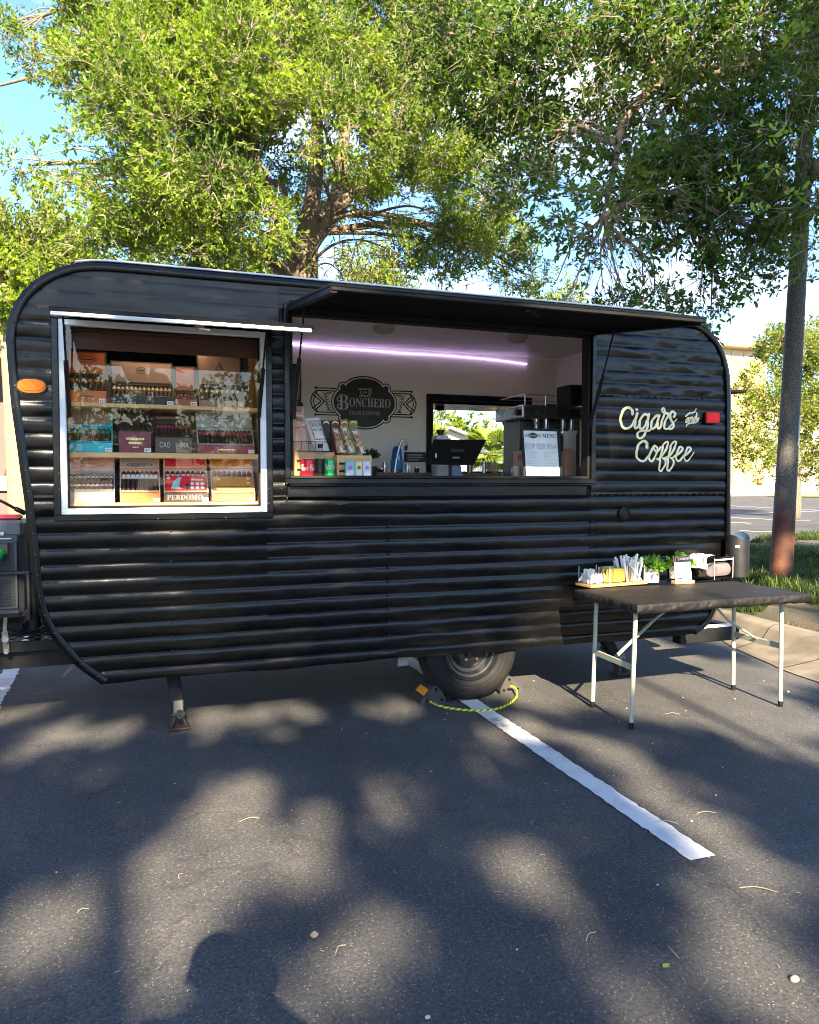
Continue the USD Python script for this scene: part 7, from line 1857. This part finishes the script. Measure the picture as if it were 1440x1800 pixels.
GAPS += [(2.3, 4.86, .22, .06, 0), (3.1, 5.25, .5, .42, 0), (3.7, 5.3, .55, .45, 0), (4.15, 5.2, .4, .45, 0), (2.75, 4.5, .35, .3, 0), (3.9, 4.6, .4, .3, 0), (3.3, 4.7, .5, .3, 0), (2.6, 4.95, .4, .3, 0), (2.95, 4.5, .42, .35, 0), (3.3, 4.1, .42, .35, 0), (3.6, 3.75, .42, .3, 0), (3.85, 3.4, .35, .28, 0), (3.5, 4.9, .5, .3, 0), (4.2, 4.5, .5, .4, 0), (4.3, 5.9, .35, .3, 0),
         (.12, 6.86, .20, .12, 0), (.55, 6.66, .45, .10, 0), (.85, 6.84, .24, .12, 0), (3.15, 7.25, .42, .34, 0), (2.6, 7.1, .2, .2, 0), (1.3, 6.9, .22, .16, 0), (1.2, 7.0, .3, .2, 0), (.2, 9.1, .7, .10, 0), (1.2, 9.1, .6, .10, 0), (-.6, 9.4, .3, .3, 0), (2.4, 9.3, .4, .2, 0), (3.6, 9.4, .4, .2, 0),
         (5.2, 4.6, .5, .5, .3), (5.5, 5.4, .5, .6, 0), (6.0, 6.3, .5, .5, 0), (5.4, 3.4, .4, .4, 0), (6.8, 7.0, .5, .6, 0), (5.8, 7.9, .4, .5, 0), (-1.2, 5.4, .35, .3, 0), (-1.4, 6.4, .5, .4, 0), (-.9, 7.3, .3, .3, 0), (-2.0, 5.0, .5, .4, 0),
         (7.6, 8.2, .25, .2, 0), (7.7, 10.0, .2, .3, 0), (7.75, 11.0, .2, .25, 0), (-.45, 7.6, .22, .25, 0)]
GAP = np.array(GAPS)


def light_gap(p):
    """1 where the crown stays open: the shoot's own line towards the sun's far side falls in one of the gaps."""
    t = p[:, 2] / SUN[2]
    gx_, gy_ = p[:, 0] - SUN[0] * t, p[:, 1] - SUN[1] * t
    hit = np.zeros(len(p), bool)
    wob = 1 + .30 * (meshkit.fbm(np.stack([gx_ * 3, gy_ * 3, 0 * gx_], -1), 2, 12) - .5)
    for x, y, rx, ry, a in GAP:
        c, s = math.cos(a), math.sin(a)
        dx, dy = gx_ - x, gy_ - y
        u, v = (c * dx + s * dy) / (rx + .085), (-s * dx + c * dy) / (ry + .145)
        hit |= u * u + v * v < wob
    return ~hit


def shade_tree(label, gx0, gx1, gy0, gy1, n, dist, thick, seed, base):
    r_ = np.random.default_rng(seed)
    t = thing('shade_tree', label, 'tree', base, 'tall trees behind the photographer')
    gx_, gy_ = r_.uniform(gx0, gx1, n), r_.uniform(gy0, gy1, n)
    d = dist + thick * (r_.random(n) - .5)
    P_ = np.stack([gx_, gy_, 0 * gx_], -1) + d[:, None] * SUN
    edge = np.minimum(np.minimum(gx_ - gx0, gx1 - gx_), np.minimum(gy_ - gy0, gy1 - gy_)) + r_.normal(0, .35, n)
    P_ = P_[(edge > .15)]
    P_ = P_[light_gap(P_)]
    base_ = t + '/crown'
    pr = [base_ + '/shoot', base_ + '/shoot_001']
    for p in pr: UsdGeom.Xform.Define(stage, p)
    l = LOC[t][0]
    dirs = r_.normal(0, 1, P_.shape)
    instancer(base_, pr, r_.integers(0, 2, len(P_)), P_ - l, quat_to(dirs, r_.uniform(0, 6.28, len(P_))), r_.uniform(.8, 1.25, len(P_)))
    for k, p in enumerate(pr):
        v, f, st = spray_mesh(34, .22, .085, .045, seed + k)
        v = v - np.array([0, 0, .1])
        usdkit.mesh(stage, p + '/leaves', (v, f), OAKD); usdkit.mesh(stage, p + '/stem', (stem_mesh(st, .003).arr()[0] - np.array([0, 0, .1]), stem_mesh(st, .003).arr()[1]), TWIG)
    top = P_.mean(0)
    b = np.array(base, float)
    c = stem(t, [b, b + (0, 0, 3), b * .7 + top * .3, b * .35 + top * .65, top], [.42, .34, .26, .16, .06])
    for k in range(7):
        q = P_[r_.integers(len(P_))]
        s = c[r_.integers(len(c) // 3, len(c) - 2)]
        put(t, 'bough', MB().tube(catmull([s, (s + q) / 2 + (0, 0, .4), q], 4), np.linspace(.09, .02, 9), 7), BARK, smooth=True)
    return t
shade_tree('tall dense tree behind the photographer, nearer the lot middle', -4.6, 4.9, -2.2, 9.9, 11000, 20.0, 2.0, 901, (1.0, -19.0, 0))
shade_tree('tall dense tree behind the photographer, farther to the right', 4.3, 10.8, 1.0, 14.8, 8200, 22.0, 3.0, 902, (6.5, -17.5, 0))
hd3 = thing('hedge', 'tall dense hedge behind the white car and photographer', 'hedge', (2, -22, 0))
P_, i_ = crown(hd3, [((x, -22 + .6 * math.sin(x * 1.7), 1.7), (1.5, 1.2, 1.9 + .5 * math.sin(x * 2.3))) for x in np.arange(-16, 22, 2.0)], 2600, OAKD, (.16, .08), 909, L=.5)
put(hd3, 'hedge_stems', MB().tube([(-16, -22, .5), (22, -22, .5)], .12, 6), BARK)

# ------------------------------------------------------------------ the photographer, whose shadow falls on the lot
import manifold3d as m3
def hull_chain(js, links):
    parts = []
    for a, b in links:
        sp = [m3.Manifold.sphere(js[q][1], 24).translate([float(v) for v in js[q][0]]) for q in (a, b)]
        parts.append(m3.Manifold.hull(sp[0] + sp[1]))
    out = parts[0]
    for p in parts[1:]:
        out = out + p
    return out
FH = np.array([FW[0], FW[1], 0]); FH /= np.linalg.norm(FH)
PB = -FH * .27
def J(f, s, z, r): return (PB + FH * f + RT * s + np.array([0, 0, z]), r)
js = {'hip': J(0, 0, .95, .125), 'chest': J(.0, 0, 1.28, .135), 'neck': J(.01, 0, 1.50, .058), 'nk2': J(.02, 0, 1.56, .055), 'sl': J(0, -.18, 1.46, .066), 'sr': J(0, .18, 1.46, .066),
      'hl': J(0, -.09, .92, .10), 'hr': J(0, .09, .92, .10), 'kl': J(.02, -.11, .50, .062), 'kr': J(.01, .12, .50, .062), 'al': J(-.02, -.12, .09, .043), 'ar': J(-.02, .13, .09, .043), 'tl': J(.13, -.14, .035, .034), 'tr': J(.13, .16, .035, .034),
      'el': J(.10, -.29, 1.33, .046), 'er': J(.10, .29, 1.33, .046), 'wl': J(.27, -.075, 1.40, .030), 'wr': J(.27, .075, 1.40, .030)}
bod = hull_chain(js, [('hip', 'chest'), ('chest', 'sl'), ('chest', 'sr'), ('sl', 'sr'), ('chest', 'neck'), ('neck', 'nk2'), ('hip', 'hl'), ('hip', 'hr'), ('hl', 'kl'), ('hr', 'kr'), ('kl', 'al'), ('kr', 'ar'), ('al', 'tl'), ('ar', 'tr'), ('sl', 'el'), ('sr', 'er'), ('el', 'wl'), ('er', 'wr')])
head = m3.Manifold.hull(m3.Manifold.sphere(.082, 28).translate(list(map(float, PB + FH * .01 + np.array([0, 0, 1.695])))) + m3.Manifold.sphere(.05, 24).translate(list(map(float, PB + FH * .05 + np.array([0, 0, 1.60])))))
nose = m3.Manifold.hull(m3.Manifold.sphere(.012, 12).translate(list(map(float, PB + FH * .10 + np.array([0, 0, 1.645])))) + m3.Manifold.sphere(.010, 12).translate(list(map(float, PB + FH * .085 + np.array([0, 0, 1.69])))))
ears = [m3.Manifold.sphere(.024, 12).translate(list(map(float, PB + RT * s * .083 + np.array([0, 0, 1.665])))) for s in (1, -1)]
bod = bod + head + nose + ears[0] + ears[1]
for s in (-1, 1):
    wr = js['wl' if s < 0 else 'wr'][0]
    palm_c = wr + FH * .035 + np.array([0, 0, .045])
    bod = bod + m3.Manifold.hull(m3.Manifold.sphere(.026, 16).translate(list(map(float, wr))) + m3.Manifold.sphere(.020, 16).translate(list(map(float, palm_c + RT * s * .012))) + m3.Manifold.sphere(.018, 16).translate(list(map(float, palm_c + np.array([0, 0, .025])))))
    for k in range(4):
        k0 = palm_c + np.array([0, 0, .028 - .016 * k]) + RT * s * .016
        k1 = k0 + RT * s * .010 + FH * .022; k2 = k1 - RT * s * (.028 + .003 * k) + FH * .012
        for q0_, q1_, r0_, r1_ in ((k0, k1, .0095, .0085), (k1, k2, .0085, .0075)):
            bod = bod + m3.Manifold.hull(m3.Manifold.sphere(r0_, 10).translate(list(map(float, q0_))) + m3.Manifold.sphere(r1_, 10).translate(list(map(float, q1_))))
    k0 = palm_c - FH * .018 + np.array([0, 0, .005]); k1 = k0 + np.array([0, 0, .03]) - RT * s * .015
    bod = bod + m3.Manifold.hull(m3.Manifold.sphere(.011, 10).translate(list(map(float, k0))) + m3.Manifold.sphere(.009, 10).translate(list(map(float, k1))))
bod = bod.refine_to_length(.02)
mm = bod.to_mesh(); tm = trimesh.Trimesh(mm.vert_properties[:, :3], mm.tri_verts, process=True)
trimesh.smoothing.filter_taubin(tm, iterations=6)
pe = thing('person', 'person standing behind the camera holding up a phone, seen as a shadow', 'person', (PB[0], PB[1], 0))
put(pe, 'body', (np.array(tm.vertices), np.array(tm.faces)), mat('skin', (.45, .27, .19), .5, var=.05), smooth=True)
shirt = hull_chain({k: (v[0], v[1] + .012) for k, v in js.items()}, [('hip', 'chest'), ('chest', 'sl'), ('chest', 'sr'), ('sl', 'sr'), ('sl', 'el'), ('sr', 'er')])
shorts = hull_chain({k: (v[0], v[1] + .018) for k, v in js.items()}, [('hip', 'hl'), ('hip', 'hr'), ('hl', 'kl'), ('hr', 'kr')])
shoes = hull_chain({k: (v[0], v[1] + .010) for k, v in js.items()}, [('al', 'tl'), ('ar', 'tr')])
hair = m3.Manifold.sphere(.092, 28).translate(list(map(float, PB - FH * .005 + np.array([0, 0, 1.715])))) - m3.Manifold.cube([.4, .4, .4], True).rotate([0, 0, 90 - math.degrees(YAW)]).translate(list(map(float, PB + FH * .235 + np.array([0, 0, 1.60]))))
for nm, mf, c in (('shirt', shirt, (.03, .04, .08)), ('shorts', shorts, (.08, .07, .06)), ('shoes', shoes, (.5, .5, .5)), ('hair', hair, (.03, .02, .015))):
    q = mf.refine_to_length(.025).to_mesh()
    put(pe, nm, (q.vert_properties[:, :3].astype(float), q.tri_verts), mat('cloth_' + nm, c, .85, bump=.002, bs=25), smooth=50)
ph_ = thing('phone', 'phone held upright in both hands at the camera position', 'phone', tuple(CAM - FW * .035))
RF_ = np.stack([RT, FW, UP], 1)
put(ph_, 'phone_body', MB().box(CAM - FW * .035 - UP * .045, (.074, .008, .155), .004, RF_), BLKG)
put(ph_, 'phone_screen', MB().box(CAM - FW * .0405 - UP * .045, (.068, .002, .145), .0, RF_), BLK2)

# ------------------------------------------------------------------ litter on the asphalt
deb = MB(); r_ = np.random.default_rng(64)
for k in range(110):
    p = np.array([r_.uniform(-1.6, 4.6), r_.uniform(1.4, 5.0) ** 1.0, .006])
    a = r_.uniform(0, 6.28); L_ = r_.uniform(.006, .022)
    bend = r_.normal(0, .3)
    d0, d1 = np.array([math.cos(a), math.sin(a), 0]), np.array([math.cos(a + bend), math.sin(a + bend), .1])
    deb.tube([p, p + d0 * L_ * .5 + (0, 0, .003), p + (d0 + d1) * L_ * .5], r_.uniform(.0006, .0011), 4)
for px_, py_, L_, a in ((420, 1445, .09, .1), (1300, 1560, .13, -.6), (1150, 1445, .1, -.5), (935, 1450, .05, .9), (1030, 1655, .07, .5), (1195, 1685, .07, 1.4), (590, 1675, .05, .6), (315, 1545, .04, 1.2), (1225, 1430, .09, -.3), (1170, 1255, .09, -.4), (135, 1605, .04, .3)):
    p = gnd(px_, py_, .006); d0 = np.array([math.cos(a), math.sin(a), 0]); s = np.array([-d0[1], d0[0], 0])
    deb.tube(catmull([p, p + d0 * L_ * .5 + s * .008 + (0, 0, .006), p + d0 * L_], 4), .0011, 5)
put(None, 'twig_litter', deb, mat('dry_twig', (.28, .22, .15), .8, var=.3), label='tiny dry twigs and stalks scattered over the asphalt', cat='litter', kind='stuff')
peb = MB()
for k in range(60):
    p = np.array([r_.uniform(-1.6, 5.0), r_.uniform(1.5, 5.0), .003]); peb.sph(p, r_.uniform(.002, .005), 0, (1, .8, .6))
put(None, 'grit', peb, mat('grit_white', (.55, .52, .46), .8), label='pale grit specks strewn across the parking lot', cat='grit', kind='stuff')
for nm, lab, px_, py_, c, sz in (('pebble', 'brown pebble on the asphalt near the lower right corner', 1397, 1721, (.40, .27, .17), .015), ('pebble', 'white pebble on the asphalt near the bottom edge', 752, 1788, (.42, .40, .36), .008), ('pebble', 'small pale stone in shade beside the right front table leg', 1386, 1216, (.34, .30, .23), .011)):
    p = gnd(px_, py_, .005)
    m = trimesh.creation.icosphere(2, 1.0); v = m.vertices * np.array([1, .75, .6]) * sz * (1 + .25 * (meshkit.noise(m.vertices * 2, int(px_)) - .5)[:, None])
    put(None, nm, (v + p, m.faces), mat(f'pebble_{px_}', c, .8), smooth=True, label=lab, cat='pebble')
def fallen(lab, px_, py_, c, L_, a):
    p = gnd(px_, py_, .006)
    u = np.linspace(0, 1, 7); w = np.sin(np.pi * u ** .8) * .32 * L_
    P_ = np.stack([np.stack([u * L_, s * w, .012 * L_ * 10 * (u - .5) ** 2 + abs(s) * .15 * w], -1) for s in (-1, -.5, 0, .5, 1)], 1)
    P_ = P_ @ rotm(0, 0, a).T + p
    put(None, 'fallen_leaf', MB().grid(P_), mat('leaf_' + str(px_), c, .6), smooth=True, label=lab, cat='leaf')
fallen('pale cream fallen leaf on the shaded asphalt, bottom left of centre', 552, 1650, (.42, .31, .18), .042, 1.3)
fallen('small green fallen leaf on the asphalt at lower right', 1166, 1701, (.14, .22, .03), .032, .3)
